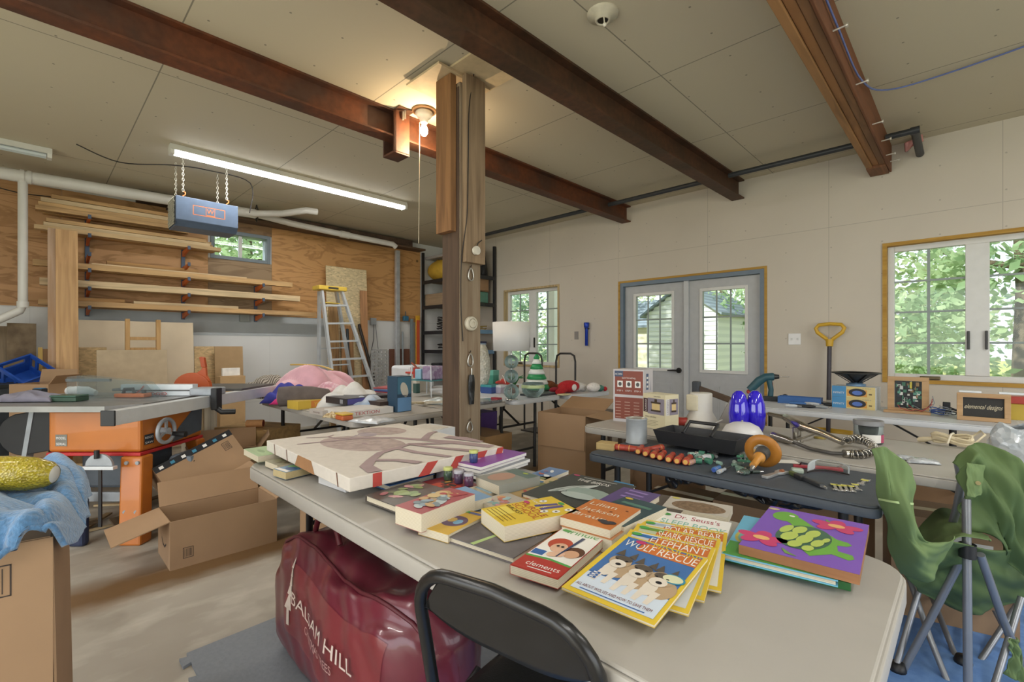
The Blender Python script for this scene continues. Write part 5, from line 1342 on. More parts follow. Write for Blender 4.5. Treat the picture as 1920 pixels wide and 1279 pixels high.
book('yellow book with a purple oval picture by the front table edge', (784, 987), (840, 1003), (853, 950), .764, .022, K('d6a935'), lambda m, w, l, z: (m.ell(w * .55, l * .48, w * .36, l * .22, z, K('5c3f66'), 24), m.ell(w * .45, l * .5, w * .13, l * .09, z + .0003, K('c7a04a'), 14), m.ell(w * .68, l * .47, w * .12, l * .1, z + .0003, K('6fa8cf'), 14), stk(m, w * .4, l - .016, z), m.rect(w * .5, w - .01, l * .87, l * .95, z, K('5a5f96'))))
def comic(cols, seed):
    def f(m, w, l, z):
        g = random.Random(seed)
        for k in range(26):
            x, y = g.uniform(.12, .88) * w, g.uniform(.1, .75) * l
            m.ell(x, y, g.uniform(.05, .14) * w, g.uniform(.04, .11) * l, z + .0001 * k, K(g.choice(cols)), 12, g.uniform(0, 3))
        m.rect(w * .06, w * .94, l * .82, l * .96, z + .003, K(cols[0])); m.text('STORIES', w * .12, l * .85, z + .0033, .02, K(cols[-1]), fit=w * .76)
    return f
def patches(cols, seed, n=14):
    def f(m, w, l, z):
        g = random.Random(seed)
        for k in range(n):
            m.ell(g.uniform(.18, .82) * w, g.uniform(.15, .85) * l, g.uniform(.06, .18) * w, g.uniform(.04, .13) * l, z + .0001 * k, K(g.choice(cols)), 12, g.uniform(0, 3))
    return f
book('thick red comic paperback near the front edge, topmost of two', (741, 948), (790, 964), (816, 907), .808, .05, K('b0525a'), patches(['b9c7c9', 'd6b980', '8fa6b5', 'b8474e', 'c9a06c', 'dcd3c2', '7c8f98'], 3, 30), spine='')
book('dark comic hardback with green and pink figures under the red comic', (685, 928), (742, 949), (785, 902), .772, .022, K('57504c'), patches(['7f9455', '9cb072', 'b0626d', 'c98a8f', '6d6f52', '83a06a'], 8, 18), hard=True)
book('blue and grey dinosaur picture book beside the canvas', (689, 897), (730, 911), (767, 875), .768, .02, K('3b70b8'), lambda m, w, l, z: (m.rect(w * .0 + .003, w * .62, .004, l - .004, z, K('77736b')), m.ell(w * .3, l * .55, w * .2, l * .3, z + .0003, K('4d4a46'), 16), [m.rect(w * .68, w * .92, l * (.08 + .3 * k), l * (.28 + .3 * k), z, K('9fb9dc')) for k in range(3)]), hard=True)
book('red and black picture book under the paint pots', (786, 905), (840, 925), (832, 887), .762, .018, K('8f3236'), patches(['c8452f', '3a3133', 'd9a04a', '6d2a2c', '47413f'], 11))
book('pale blue paperback tucked behind the red comic', (830, 922), (878, 943), (858, 906), .776, .03, K('7ba1c9'), lambda m, w, l, z: m.ell(w * .6, l * .3, .012, .008, z, K('4a9a6a'), 12), spine='')
book('light blue thin book between the pots and the grey-green paperback', (878, 908), (918, 925), (902, 893), .758, .015, K('8fb3c9'))
book('colourful cream book half hidden before the yellow thick paperback', (893, 938), (930, 955), (938, 918), .762, .02, K('b9b0a2'), patches(['c9705a', '7fb3b0', 'd9a06a', '9fc2c8', 'c98f9a'], 14))
book('tan and green book between the thick yellow paperback and THE BIRDS', (955, 925), (985, 938), (985, 908), .76, .018, K('b9975a'), patches(['c0433f', '6d8a4f', 'd9b25a'], 15, 8))
def spiral(m, w, l, z): m.rect(.03, w * .55, .03, l * .35, z, K('c9b7d6'))
for k in range(4):
    c = [K('8a8d94'), K('9a9ea4'), K('8f939a'), pm('8a4fa3', .35, amt=.03)][k]; z = .753 + .0128 * k + .0128
    dx = (3, 7, -3, 0)[k]
    book(('lowest' if k == 0 else 'second from bottom' if k == 1 else 'third from bottom' if k == 2 else 'purple-covered topmost') + ' note pad of the small stack behind the paint pots', (834 + dx, 862), (902 + dx, 876), (910 + dx, 836), z, .0122, c, spiral if k == 3 else None, pages=W_, zp=.8042, name='note_pad', cat='note pad', group='note pads', spine='')
book('grey-green paperback with cream lettered spine beside the note pads', (892, 894), (936, 911), (960, 876), .79, .032, K('8d8f86'), lambda m, w, l, z: (m.ell(w * .4, l * .4, w * .3, l * .3, z, K('b58a74'), 18), m.rect(.004, w - .004, l * .7, l - .004, z, K('5f746d')), stk(m, w * .6, l - .02, z, K('a9b84a'))), spine='e')
book('thin picture book beneath the grey-green paperback', (915, 914), (965, 932), (985, 880), .757, .015, K('c9b27c'), patches(['d08a4a', '8a8d5a', '4f7fb0', 'c8b08a', 'd9c39a'], 17))
book('blue patterned book lying behind the grey-green paperback', (985, 892), (1022, 900), (1012, 872), .757, .015, K('6a87b3'), patches(['e0e3e6', 'b8655a', '4c6ea8'], 18, 9))
def birds(m, w, l, z):
    m.text('THE BIRDS', w * .22, l * .78, z, .036, W_, fit=w * .5); stk(m, w * .1, l - .015, z, K('c8356b'))
    m.rect(w * .24, w * .76, l * .92, l * .94, z, K('a9aaa4'))
    for k in range(7): m.ell(w * (.30 + .035 * k), l * (.42 + .025 * k), w * .05, l * .2, z + .0002 * k, K(['b9bfba', '9fa9a2', '8a958d'][k % 3]), 14, -.4)
    m.ell(w * .68, l * .42, w * .3, l * .17, z + .0016, K('8fa39a'), 20); m.ell(w * .62, l * .3, w * .25, l * .09, z + .0018, K('aab9b2'), 18)
book('dark hardback titled THE BIRDS with pale wings', (978, 925), (1105, 958), (1038, 880), .772, .02, K('3d4240'), birds, hard=True)
book('dark brown picture book under THE BIRDS and the thick yellow paperback', (1005, 955), (1058, 972), (1040, 925), .757, .015, K('4a3c33'), patches(['6d5440', '8d8578', '3a302a'], 19, 8))
# left end of the table
book('pale green covered book at the far end corner of the table', (457, 842), (484, 856), (496, 835), .782, .026, K('9dba86'), lambda m, w, l, z: (m.rect(.01, w - .01, .02, l - .01, z, K('a7c48c')), m.ell(w * .5, l * .45, w * .2, l * .12, z + .0003, K('86a86e'), 14)), spine='')
book('brown and green book flat beside the canvas end', (497, 864), (520, 873), (528, 850), .768, .024, K('8f8a6a'), patches(['6d5a42', '8f9a72', '7d6248'], 21, 7))
book('blue and green paperback half under the canvas', (512, 879), (536, 886), (541, 863), .772, .028, K('5b87a6'), lambda m, w, l, z: (m.ell(w * .4, l * .6, w * .3, l * .2, z, K('7fae62'), 16), m.ell(w * .6, l * .4, w * .3, l * .18, z + .0003, K('27508a'), 16), m.rect(.004, w - .004, .004, l * .2, z, W_)), spine='', pages=PAGEY)
book('grey-violet game box poking out under the canvas corner', (818, 878), (845, 886), (850, 858), .785, .042, K('9a8f9c'), hard=False, spine='w', pages=K('9a8f9c'), name='game_box', cat='box', group='boxes under the canvas')
q = Z(625, 905, .745); t = thing('carton', 'flat white carton propping up the near corner of the canvas', 'box', (0, 0, 0)); a, rz, w_, l_ = frame3((597, 889), (648, 906), (650, 878), .775)
place(t, (a.x, a.y, .7415), rz); MB().bx(0, w_, 0, .16, 0, .03, pm('dcdcdc', .5, amt=.02)).build('carton_body', t, .001)
# canvas
A, B, D, zc = (500, 838), (655, 906), (705, 781), .806
a, rz, cw, cl = frame3((500, 823), (655, 893), (705, 781), .835)
t = thing('canvas_print', 'large cream canvas print of mauve and red branches and a bird lying over books', 'painting', (a.x, a.y, .783), rz)
CT = .045; CAN = pm('d3ccc2', .8, amt=.04, sc_=40, bump=.05); MV = pm('a48f90', .8, amt=.06); MV2 = pm('b8a6a0', .8, 'mottle', sc_=30, c2='a79690'); RDC = pm('b2453d', .8, amt=.06); BRC = pm('6d4a38', .8)
MB().bx(0, cw, 0, cl, 0, CT, CAN).build('canvas', t, .003)
m = MB(); z = CT + .0003
# bird in the far half, soft round body in the near half, branch strokes
m.ell(cw * .42, cl * .42, cw * .26, cl * .2, z, MV2, 30, .3); m.ell(cw * .45, cl * .42, cw * .03, cl * .015, z + .0003, MV, 12)
m.ell(cw * .18, cl * .72, cw * .15, cl * .15, z, MV2, 26, .5); m.ell(cw * .22, cl * .58, cw * .07, cl * .06, z + .0002, pm('a79a9f', .8), 18); m.band([(cw * .2, cl * .52), (cw * .26, cl * .42)], [.02, .003], z + .0005, pm('a79a9f', .8))
for k in range(5): m.band([(cw * (.12 + .03 * k), cl * (.62 + .02 * k)), (cw * (.2 + .03 * k), cl * (.66 + .02 * k))], .006, z + .0006, CAN)
BRN = [0]
def br(pts, wd, c=MV):
    BRN[0] += 1; m.band([(x * cw, y * cl) for x, y in pts], wd, z + .0009 + .0002 * BRN[0], c)
br([(.22, .10), (.26, .28), (.30, .50), (.42, .66), (.58, .76), (.75, .86), (.96, .95)], [.012, .02, .026, .03, .04, .055, .05])
br([(.08, .22), (.14, .34), (.22, .36), (.30, .50)], [.008, .014, .012, .02]); br([(.14, .34), (.10, .40)], [.012, .006])
br([(.58, .76), (.50, .85), (.44, .93), (.42, 1.0)], [.04, .03, .03, .02]); br([(.75, .86), (.70, .74), (.62, .62), (.66, .50), (.80, .52), (.99, .60)], [.05, .035, .03, .035, .03, .03])
br([(.62, .62), (.74, .66), (.86, .72), (.99, .80)], [.03, .025, .03, .04]); br([(.66, .50), (.70, .36), (.80, .24), (.88, .16), (.99, .14)], [.03, .03, .035, .045, .05]); br([(.60, .92), (.7, .97), (.84, .99)], [.05, .06, .03])
br([(.80, .24), (.88, .34), (.99, .40)], [.03, .03, .04])
m.T = FACE((cw + .0008, 0, 0), (0, 1, 0), (0, 0, 1))
for k_, (y0, y1, dx) in enumerate(((.12, .17, .0), (.38, .45, .06), (.58, .64, .05), (.70, .82, .05), (.92, .98, .03))): m.raw([(y0 * cl, 0, 0), (y1 * cl, 0, 0), ((y1 + dx) * cl if y1 + dx < 1 else cl, CT, 0), ((y0 + dx) * cl, CT, 0)], [(0, 1, 2, 3)], RDC)
m.T = FACE((0, -.0008, 0), (1, 0, 0), (0, 0, 1)); BR2 = pm('a67a52', .8)
m.raw([(.42 * cw, .0, 0), (.66 * cw, .0, 0), (.62 * cw, CT, 0), (.46 * cw, CT, 0)], [(0, 1, 2, 3)], BR2)
for x in (.12, .3, .88): m.raw([(x * cw + .012, 0, 0), (x * cw + .02, 0, 0), (x * cw + .008, CT, 0), (x * cw, CT, 0)], [(0, 1, 2, 3)], BRC)
m.T = Matrix(); m.build('painted_motif', t)
# paint pots
def pot(px, py, z, c, label):
    q = Z(px, py, z); t = thing('paint_pot', label, 'paint pot', (q.x, q.y, z), group='small paint pots')
    MB().lathe([(0, 0), (.0135, 0), (.0155, .002), (.0165, .04), (.014, .04), (.013, .004)], pm(c, .3, 'voro', sc_=90, c2='2f2f4a'), n=18).build('pot_body', t)
    MB().lathe([(.0172, .036), (.0172, .045), (.015, .0465), (0, .0465)], pm('b9c070' if 'lime' in label else 'a9a8b0', .3), n=18).build('lid', t)
pot(840, 900, .7625, '4a6b3a', 'small paint pot with a lime lid, beside the note pads and nearest the canvas')
pot(860, 906, .7625, '5d3f55', 'small purple paint pot, middle one of the three in a row')
pot(879, 911, .7625, '6b3550', 'small dark pink paint pot, last of the three toward the grey-green paperback')
pot(888, 867, .8048, '3a4f8a', 'blue paint pot with a lime rim standing on the purple note pad')
# turtle board
a, rz, w_, l_ = frame3((1385, 1020), (1612, 1077), (1426, 944), .795)
t = thing('painted_board', 'purple painted wooden board with a green turtle and pink flowers', 'painting', (a.x, a.y, .773), rz)
MB().bx(0, w_, 0, l_, 0, .0205, pm('a3724a', .6, 'wood', axis='X', c2='6e472a')).build('wood_block', t)
m = MB(); z = .0212; m.rect(0, w_, 0, l_, .0208, pm('7d57b5', .5, amt=.04)); TG = K('6cb13c'); TG2 = K('b9cf58'); TL = K('3d6b52'); PK = K('d2356f'); CR_ = K('edb26a')
P2 = lambda x, y: (x * w_, y * l_)
m.ell(*P2(.22, .80), w_ * .13, l_ * .12, z, TG, 22, -.1); m.band([P2(.28, .78), P2(.38, .7), P2(.48, .6)], [.05, .045, .05], z + .0001, TG)
m.flat([P2(.5, .62), P2(.64, .62), P2(.76, .52), P2(.86, .5), P2(.9, .46), P2(.86, .42), P2(.78, .4), P2(.8, .3), P2(.92, .28), P2(.94, .22), P2(.9, .18), P2(.76, .22), P2(.6, .1), P2(.5, .2)], z, TG)
m.ell(*P2(.48, .42), w_ * .245, l_ * .25, z + .0003, TL, 30, -.12)
for k, (x, y, rx, ry) in enumerate(((.3, .52, .05, .10), (.42, .55, .06, .09), (.55, .52, .06, .09), (.36, .38, .07, .10), (.5, .38, .065, .10), (.62, .35, .05, .08), (.44, .25, .06, .07), (.56, .22, .05, .055), (.68, .44, .03, .05))): m.ell(*P2(x, y), rx * w_, ry * l_, z + .0006 + .0001 * k, TG2, 12, -.2)
m.ell(*P2(.28, .83), .007, .006, z + .0006, W_, 12)
for cx_, cy_ in ((.14, .22), (.72, .80)):
    for k in range(5):
        an = k * 1.257 + .3; m.ell(cx_ * w_ + .032 * math.cos(an), cy_ * l_ + .024 * math.sin(an), .024, .017, z + .0003 + .0001 * k, PK, 14, an)
    m.ell(cx_ * w_, cy_ * l_, .018, .013, z + .001, CR_, 16)
for pts in ([P2(.36, .12), P2(.42, .06), P2(.5, .04)], [P2(.6, .92), P2(.65, .86), P2(.7, .84)]): m.band(pts, [.004, .012, .003], z + .0003, K('6f9a4a'))
m.ell(*P2(.06, .93), .014, .009, z + .0003, K('c9b48a'), 14)
m.build('painting', t)
book('green picture book with yellow spine pages under the turtle board', (1360, 1040), (1545, 1083), (1410, 960), .7565, .016, K('2f7a3a'), None, hard=True, w_=.24, l_=.2, spine='s')
book('light blue and green picture book sticking out beside the turtle board', (1353, 1037), (1500, 1072), (1394, 966), .7715, .014, K('62b4d8'), lambda m, w, l, z: (m.rect(.002, w - .002, .002, l * .3, z, K('4fa03f')), m.ell(w * .12, l * .45, .02, .045, z + .0003, K('c9b84a'), 16), m.ell(w * .12, l * .45, .013, .036, z + .0006, K('6fb0a8'), 16)), hard=True, w_=.22)
# ------------------------------------------------------------------ maroon storage bag under the near table
BX0, BX1, BYC = -2.06, -.98, .815
def bag_sec(u):
    """half depth, top, for the position u in 0..1 along the bag"""
    e = (1 - abs(2 * u - 1) ** 5) ** .4
    return .05 + .125 * e, .30 + (.16 + .11 * u + .025 * math.sin(7 * u)) * e
def bag_pt(u, a):
    hd, tp = bag_sec(u); hh = tp / 2
    c, s_ = math.cos(a), math.sin(a); n = 3.0
    y = math.copysign(abs(c) ** (2 / n), c) * hd; z = hh + math.copysign(abs(s_) ** (2 / n), s_) * hh
    w = .012 * math.sin(19 * u + 4 * a) * math.sin(5 * a + 2) + .006 * math.sin(43 * u - 7 * a + 1) + .007 * abs(math.sin(14 * u - 6 * a + 2 * math.sin(9 * u))) + .012 * math.sin(11 * u + 3 * math.sin(3 * a)) * max(0, math.sin(a))
    x = BX0 + (BX1 - BX0) * (.5 + (u - .5) * (1 - .05 * math.cos(a * 2)))
    return Vector((x, BYC + y * (1 + w * 3.2) + .02 * math.sin(6 * u), max(.0135, z * (1 + w * 1.6) + .012)))
MAR = pm('6c2635', .3, 'mottle', sc_=3.5, c2='5a1f2c', bump=.12, coat=.3)
def cr_mat():
    m = bpy.data.materials.new('bag_film'); m.use_nodes = True; b = m.node_tree.nodes['Principled BSDF']
    b.inputs['Base Color'].default_value = (*lin('9a4a4c'), 1); b.inputs['Roughness'].default_value = .18; b.inputs['Alpha'].default_value = .45
    n = m.node_tree.nodes.new('ShaderNodeTexNoise'); n.inputs['Scale'].default_value = 14; bp = m.node_tree.nodes.new('ShaderNodeBump'); bp.inputs['Strength'].default_value = .5
    m.node_tree.links.new(n.outputs[0], bp.inputs['Height']); m.node_tree.links.new(bp.outputs[0], b.inputs['Normal'])
    return m
t = thing('storage_bag', 'large maroon vinyl storage bag with white lettering under the book table', 'bag', ((BX0 + BX1) / 2, BYC, 0))
O = Vector(((BX0 + BX1) / 2, BYC, 0))
NU, NA = 90, 72
vs = [bag_pt(.0 + i / NU, 2 * PI * j / NA) - O for i in range(NU + 1) for j in range(NA)]
fs = [(i * NA + j, i * NA + (j + 1) % NA, (i + 1) * NA + (j + 1) % NA, (i + 1) * NA + j) for i in range(NU) for j in range(NA)]
fs += [tuple(range(NA))[::-1], tuple(NU * NA + j for j in range(NA))]
MB().raw(vs, fs, MAR, True).build('bag_shell', t)
def on_front(x, z, off=.004):
    """Point on the bag's near side for x along the bag (0..1) and height fraction z."""
    a = PI + R(52) - R(104) * z
    a = PI - (z - .5) * R(104)
    p0, p1, p2 = bag_pt(x, a), bag_pt(x + .01, a), bag_pt(x, a + .02)
    n = (p1 - p0).cross(p2 - p0).normalized()
    if n.y > 0: n = -n
    return p0 + n * off - O
mb = MB(); mb.grid(lambda u, v: on_front(.24 + .66 * u, .44 + .40 * v, .003), 40, 20, cr_mat()); mb.build('label_window', t, label='clear plastic label window')
def bag_text(s_, x0, x1, z0, hz, name, m):
    vs_, fs_ = text_mesh(s_); a0 = min(v.x for v in vs_); a1 = max(v.x for v in vs_)
    MB().raw([on_front(x0 + (x1 - x0) * (v.x - a0) / (a1 - a0), z0 + hz * v.y, .012) for v in vs_], fs_, m).build(name, t)
LW = pm('cbbfb6', .6, amt=.05)
bag_text('BALSAM HILL', .31, .80, .57, .11, 'lettering', LW); bag_text('CHRISTMAS TREES', .42, .68, .51, .04, 'lettering', pm('a98a86', .6))
mb = MB()
for k in range(5):
    w_ = .022 - .003 * k; z = .52 + .07 * k
    P = [(.138 - w_, z), (.138, z + .11), (.138 + w_, z)]
    mb.raw([on_front(x, q, .006) for x, q in [(x_ + .13, q_) for x_, q_ in P]], [(0, 1, 2)], LW)
mb.raw([on_front(x, q, .006) for x, q in ((.26, .48), (.276, .48), (.276, .53), (.26, .53))], [(0, 1, 2, 3)], LW)
mb.build('tree_emblem', t)
mb = MB(); P = []
for k in range(13):
    q = k / 12; p = bag_pt(.22 + .2 * q, PI / 2 + .12); P.append(p + Vector((0, -.01, .075 * math.sin(PI * q) ** .6 + .004)) - O)
mb.tube(P, .011, pm('5b1a24', .45, bump=.2), 8); mb.build('handle', t)
P = [bag_pt(u, PI / 2 + .5) - O + Vector((0, 0, .006)) for u in [k / 24 for k in range(1, 24)]]
MB().tube(P, .006, pm('561824', .5), 6).build('zipper', t)
# ------------------------------------------------------------------ hand tools on the black bench table
BZ = .7202
def onb(px, py, z=BZ): return Z(px, py, z)
def yaw(p, q, z=BZ):
    a, b = Z(*p, z), Z(*q, z); return a, b, math.atan2(b.y - a.y, b.x - a.x), (b - a).length
TR = K('b5402e'); TY = K('e8b04f'); CHR = pm('c8c8c6', .25, metal=.85, amt=.05); BSTL = pm('5c5f62', .4, metal=.6)
def driver(p, q, label, ln=.11, r=.0165, c=None, tip=None, blade=.0):
    """Screwdriver whose butt end is at pixel p and which points toward pixel q."""
    a, b, rz, d = yaw(p, q, BZ + r)
    t = thing('screwdriver', label, 'screwdriver', (a.x, a.y, BZ + r + .0005), rz, group='screwdrivers on the bench table')
    h = MB(); c = c or TR
    h.tube([(0, 0, 0), (.004, 0, 0), (.02, 0, 0), (ln * .6, 0, 0), (ln * .85, 0, 0), (ln, 0, 0)], [r * .75, r * .95, r, r * .86, r * .6, r * .8], c, 14); ho = h.build('handle', t)
    MB().tube([(-.0012, 0, 0), (.0, 0, 0)], r * .62, tip or TY, 14).build('butt_cap', ho)
    MB().tube([(ln * .2, 0, 0), (ln * .23, 0, 0)], r * 1.02, TY, 14, caps=False).build('ring', ho)
    MB().tube([(ln, 0, 0), (ln + .055 + blade, 0, 0), (ln + .06 + blade, 0, 0)], [.0035, .0035, .003], BSTL, 8).build('shaft', t)
    return t
P0 = [((1196, 848), 'first'), ((1210, 852), 'second'), ((1224, 856), 'third'), ((1237, 859), 'fourth'), ((1253, 863), 'fifth'), ((1269, 866), 'sixth'), ((1285, 868), 'seventh')]
for (px, py), w_ in P0:
    driver((px, py - 1), (px + 14, py - 16), w_ + ' red screwdriver of the slanting row, counted from the paint tin')
driver((1153, 838), (1172, 840), 'red screwdriver lying crosswise next to the paint tin', c=TR)
driver((1172, 840), (1190, 842), 'red screwdriver lying end to end behind the one beside the paint tin')
driver((1243, 839), (1222, 842), 'red screwdriver with a black collar lying behind the slanting row', blade=.02)
driver((1291, 869), (1312, 861), 'slim yellow screwdriver with a clear pink handle at the end of the slanting row', ln=.09, r=.012, c=K('b98a80'), tip=K('d9c432'))
driver((1338, 882), (1366, 868), 'blue and white screwdriver in front of the drill bits', ln=.06, r=.012, c=K('3f74b8'), tip=K('2f4fb0'))
driver((1346, 886), (1372, 874), 'grey-handled screwdriver beside the blue and white one', ln=.07, r=.009, c=K('aeb6bd'), tip=K('8f979e'))
# paint tin, wood block
q = onb(1166, 834); t = thing('paint_tin', 'grey label-less paint tin at the end of the bench table', 'tin', (q.x + .03, q.y + .1, BZ))
TIN = pm('a3a9ad', .45, metal=.1, amt=.1)
MB().lathe([(0, .002), (.055, .002), (.057, 0), (.058, .004), (.0555, .006), (.0555, .128), (.058, .131), (.057, .135), (.05, .135)], TIN, n=30).build('can_body', t); MB().lathe([(.05, .134), (.047, .127), (.036, .127), (.034, .131), (0, .131)], pm('c9c9c2', .3, metal=.7, amt=.1), n=30).build('lid', t)
q = onb(1128, 845); solo(MB().bx(-.045, .045, -.035, .035, 0, .035, pm('c9ae76', .7, 'wood', axis='X')), 'wood_block', 'small offcut block of pale wood on the corner of the bench table', 'wood block', (q.x, q.y + .05, BZ), .2, bev=.002)
# black tool tray
a, b, rz, d = yaw((1196, 845), (1318, 868)); t = thing('tool_tray', 'long black plastic tool tray propped on the bench and the grey table', 'tool tray', (a.x + .33, a.y + .23, .735), R(-2))
TB = pm('26272a', .5, amt=.1)
mb = MB(); L2, W2, H2 = .19, .085, .07
mb.bx(-L2, L2, -W2, W2, 0, .005, TB)
for s in (-1, 1):
    mb.raw([(-L2, s * W2, 0), (L2, s * W2, 0), (L2 + .02, s * (W2 + .02), H2), (-L2 - .02, s * (W2 + .02), H2), (-L2, s * (W2 - .006), 0), (L2, s * (W2 - .006), 0), (L2 + .02, s * (W2 + .012), H2), (-L2 - .02, s * (W2 + .012), H2)], [(0, 1, 2, 3), (7, 6, 5, 4), (2, 6, 7, 3)], TB)
    mb.raw([(s * L2, -W2, 0), (s * L2, W2, 0), (s * (L2 + .02), W2 + .02, H2), (s * (L2 + .02), -W2 - .02, H2), (s * (L2 - .006), -W2, 0), (s * (L2 - .006), W2, 0), (s * (L2 + .012), W2 + .02, H2), (s * (L2 + .012), -W2 - .02, H2)], [(0, 1, 2, 3), (7, 6, 5, 4), (2, 6, 7, 3)], TB)
mb.build('tray_body', t)
MB().tube([(-.05, -W2 - .014, .072), (-.05, -.02, .12), (.09, -.02, .12), (.09, -W2 - .014, .072)], .009, TB, 8).build('handle', t)
MB().bx(-.19, .0, -.07, .07, .006, .03, pm('b9b39f', .6, 'voro', sc_=40, c2='6b675c')).build('parts_insert', t)
t.location = (-.97, 2.36, .7412)
# drill bits and sockets in small loose lots, counted one by one
gB = random.Random(12)
for k in range(14):
    px, py = gB.uniform(1300, 1345), gB.uniform(846, 872); q = onb(px, py); r_ = gB.choice((.008, .01, .013)); c = gB.choice(('2c2e30', '3f7f66', 'b9bdbf', '8fb3a4'))
    solo(MB().cyl((0, 0, 0), (.026, 0, 0), r_, K(c)).cyl((-.018, 0, 0), (0, 0, 0), r_ * .55, CHR, n=10), 'socket_bit', 'small socket or bit from the heap between the tool tray and the pens', 'socket', (q.x, q.y, BZ + r_ + .001), gB.uniform(0, 6), 'sockets and bits by the tool tray')
for k in range(13):
    u = k / 12; q = onb(1374 + 36 * u + gB.uniform(-5, 5), 876 + 16 * u + gB.uniform(-4, 4)); r_ = gB.choice((.007, .009)); c = gB.choice(('3d4a42', '6f8f7d', '54635a', 'a9b8ad'))
    solo(MB().cyl((0, 0, 0), (.03, 0, 0), r_, K(c), n=12).cyl((.03, 0, 0), (.045, 0, 0), r_ * .5, CHR, n=8), 'socket_bit', 'dull green-grey bit from the strip lying before the orange chisel', 'socket', (q.x, q.y, BZ + r_ + .001), gB.uniform(0, 6), 'green-grey bits before the chisel')
for k in range(11):
    q = onb(gB.uniform(1386, 1412), gB.uniform(856, 874)); c = gB.choice(('5aa37c', '8fc0a2', 'b3b8b5', '4f8f6d'))
    solo(MB().bx(-.014, .014, -.006, .006, 0, .01, K(c)).cyl((0, 0, .01), (0, 0, .018), .004, CHR, n=8), 'plastic_clip', 'little green plastic clip from the heap behind the orange chisel', 'clip', (q.x, q.y, BZ + .001 + .011 * (k % 2)), gB.uniform(0, 6), 'green clips behind the chisel')
# yellow screwdriver-like tape, hand-guard chisel, wrench, knives, safety glasses, level, spanners
q = onb(1420, 866); t = thing('tape_measure', 'black and yellow tape measure standing behind the orange chisel guard', 'tape measure', (q.x, q.y, BZ), 1.0)
MB().bx(-.035, .035, -.02, .02, 0, .055, K('d9a23c')).build('case', t, .008); MB().bx(-.03, .025, -.0225, .0225, .008, .045, K('2b2b2d')).build('grip', t, .004)
a, b, rz, d = yaw((1411, 893), (1452, 862)); t = thing('guarded_chisel', 'orange mason chisel with a big round hand guard', 'chisel', (a.x, a.y, BZ + .022), rz)
CO = K('c9852f'); CO2 = K('b8731f')
MB().tube([(-.02, 0, -.012), (.005, 0, -.005)], [.006, .010], CHR, 8).build('chisel_tip', t)
MB().tube([(.005, 0, 0), (.085, 0, .012), (.09, 0, .013), (.105, 0, .016), (.118, 0, .018)], [.013, .014, .024, .024, .017], CO, 14).build('grip', t)
MB().tube([(.118, 0, .018), (.165, 0, .026)], [.026, .030], K('4c4c4e'), 18).build('striking_cap', t)
g_ = MB(); nrm = Vector((1, 0, .18)).normalized(); uu = nrm.orthogonal().normalized(); vv = nrm.cross(uu); c0 = Vector((.15, 0, .032)); V0 = []
for rr, dx in ((.034, -.008), (.072, .004), (.073, .008), (.034, -.003)):
    V0 += [c0 + nrm * dx + (uu * math.cos(2 * PI * j / 28) + vv * math.sin(2 * PI * j / 28)) * rr for j in range(28)]
g_.raw(V0, [(i * 28 + j, i * 28 + (j + 1) % 28, ((i + 1) % 4) * 28 + (j + 1) % 28, ((i + 1) % 4) * 28 + j) for i in range(4) for j in range(28)], CO2, True); g_.build('hand_guard', t)
t.location.z = BZ + .042
a, b, rz, d = yaw((1433, 898), (1482, 884)); t = thing('adjustable_wrench', 'silver adjustable wrench on the bench table before the safety glasses', 'wrench', (a.x, a.y, BZ + .001), rz)
MB().prism([(0, -.012), (.02, -.013), (.09, -.008), (.115, -.018), (.15, -.02), (.148, -.006), (.128, -.004), (.128, .006), (.15, .01), (.145, .022), (.115, .02), (.09, .008), (.02, .013), (0, .012)], 0, .011, pm('b9babb', .35, metal=.6)).build('body', t, .002); MB().cyl((.118, -.004, .0115), (.132, -.004, .0115), .008, K('9c5a35')).build('thumb_wheel', t)
a, b, rz, d = yaw((1482, 890), (1506, 902)); t = thing('utility_knife', 'green and black folding knife on the bench table', 'knife', (a.x, a.y, BZ + .001), rz)
MB().prism([(0, -.008), (.05, -.01), (.09, -.008), (.09, .008), (.05, .012), (0, .008)], 0, .016, K('55622f')).build('handle', t, .003); MB().bx(.04, .092, -.011, .011, .0, .0165, K('25272a')).build('end_grip', t, .003)
a, b, rz, d = yaw((1508, 901), (1542, 916)); t = thing('box_cutter', 'black box cutter with a grey nose on the bench table', 'knife', (a.x, a.y, BZ + .001), rz)
MB().bx(0, .10, -.010, .010, 0, .015, K('33363a')).build('handle', t, .003); MB().prism([(.101, -.008), (.125, -.001), (.125, .002), (.101, .008)], .004, .010, CHR).build('blade', t)
q = onb(1495, 887); solo(MB().bx(-.022, .022, -.016, .016, 0, .02, K('a9b8a8')), 'wax_block', 'small pale green block on the bench table near the knife', 'block', (q.x, q.y, BZ), .4, bev=.006)
a, b, rz, d = yaw((1487, 876), (1580, 884)); t = thing('torpedo_level', 'red tool bar lying under the safety glasses', 'level', (a.x, a.y, BZ + .001), rz)
MB().bx(0, .07, -.008, .008, 0, .012, K('b5363f')).bx(.07, d, -.014, .014, 0, .012, K('c2454c')).build('bar', t, .002)
q = onb(1552, 890); t = thing('safety_glasses', 'clear safety glasses with a dark brow bar on the bench table', 'glasses', (q.x, q.y, BZ + .001), TH - .25)
CL2 = clear_mat('f2f4f4', .8); mb = MB()
mb.grid(lambda u, v: ((u - .5) * .15, .05 - .055 * (2 * u - 1) ** 2 - .004 * v, .006 + .046 * v * (1 - .35 * abs(2 * u - 1) ** 4)), 22, 6, CL2, .0015).build('lens', t)
MB().tube([((u / 10 - .5) * .15, .051 - .055 * (2 * u / 10 - 1) ** 2, .006) for u in range(11)], .003, K('2a2220'), 6).build('brow_bar', t)
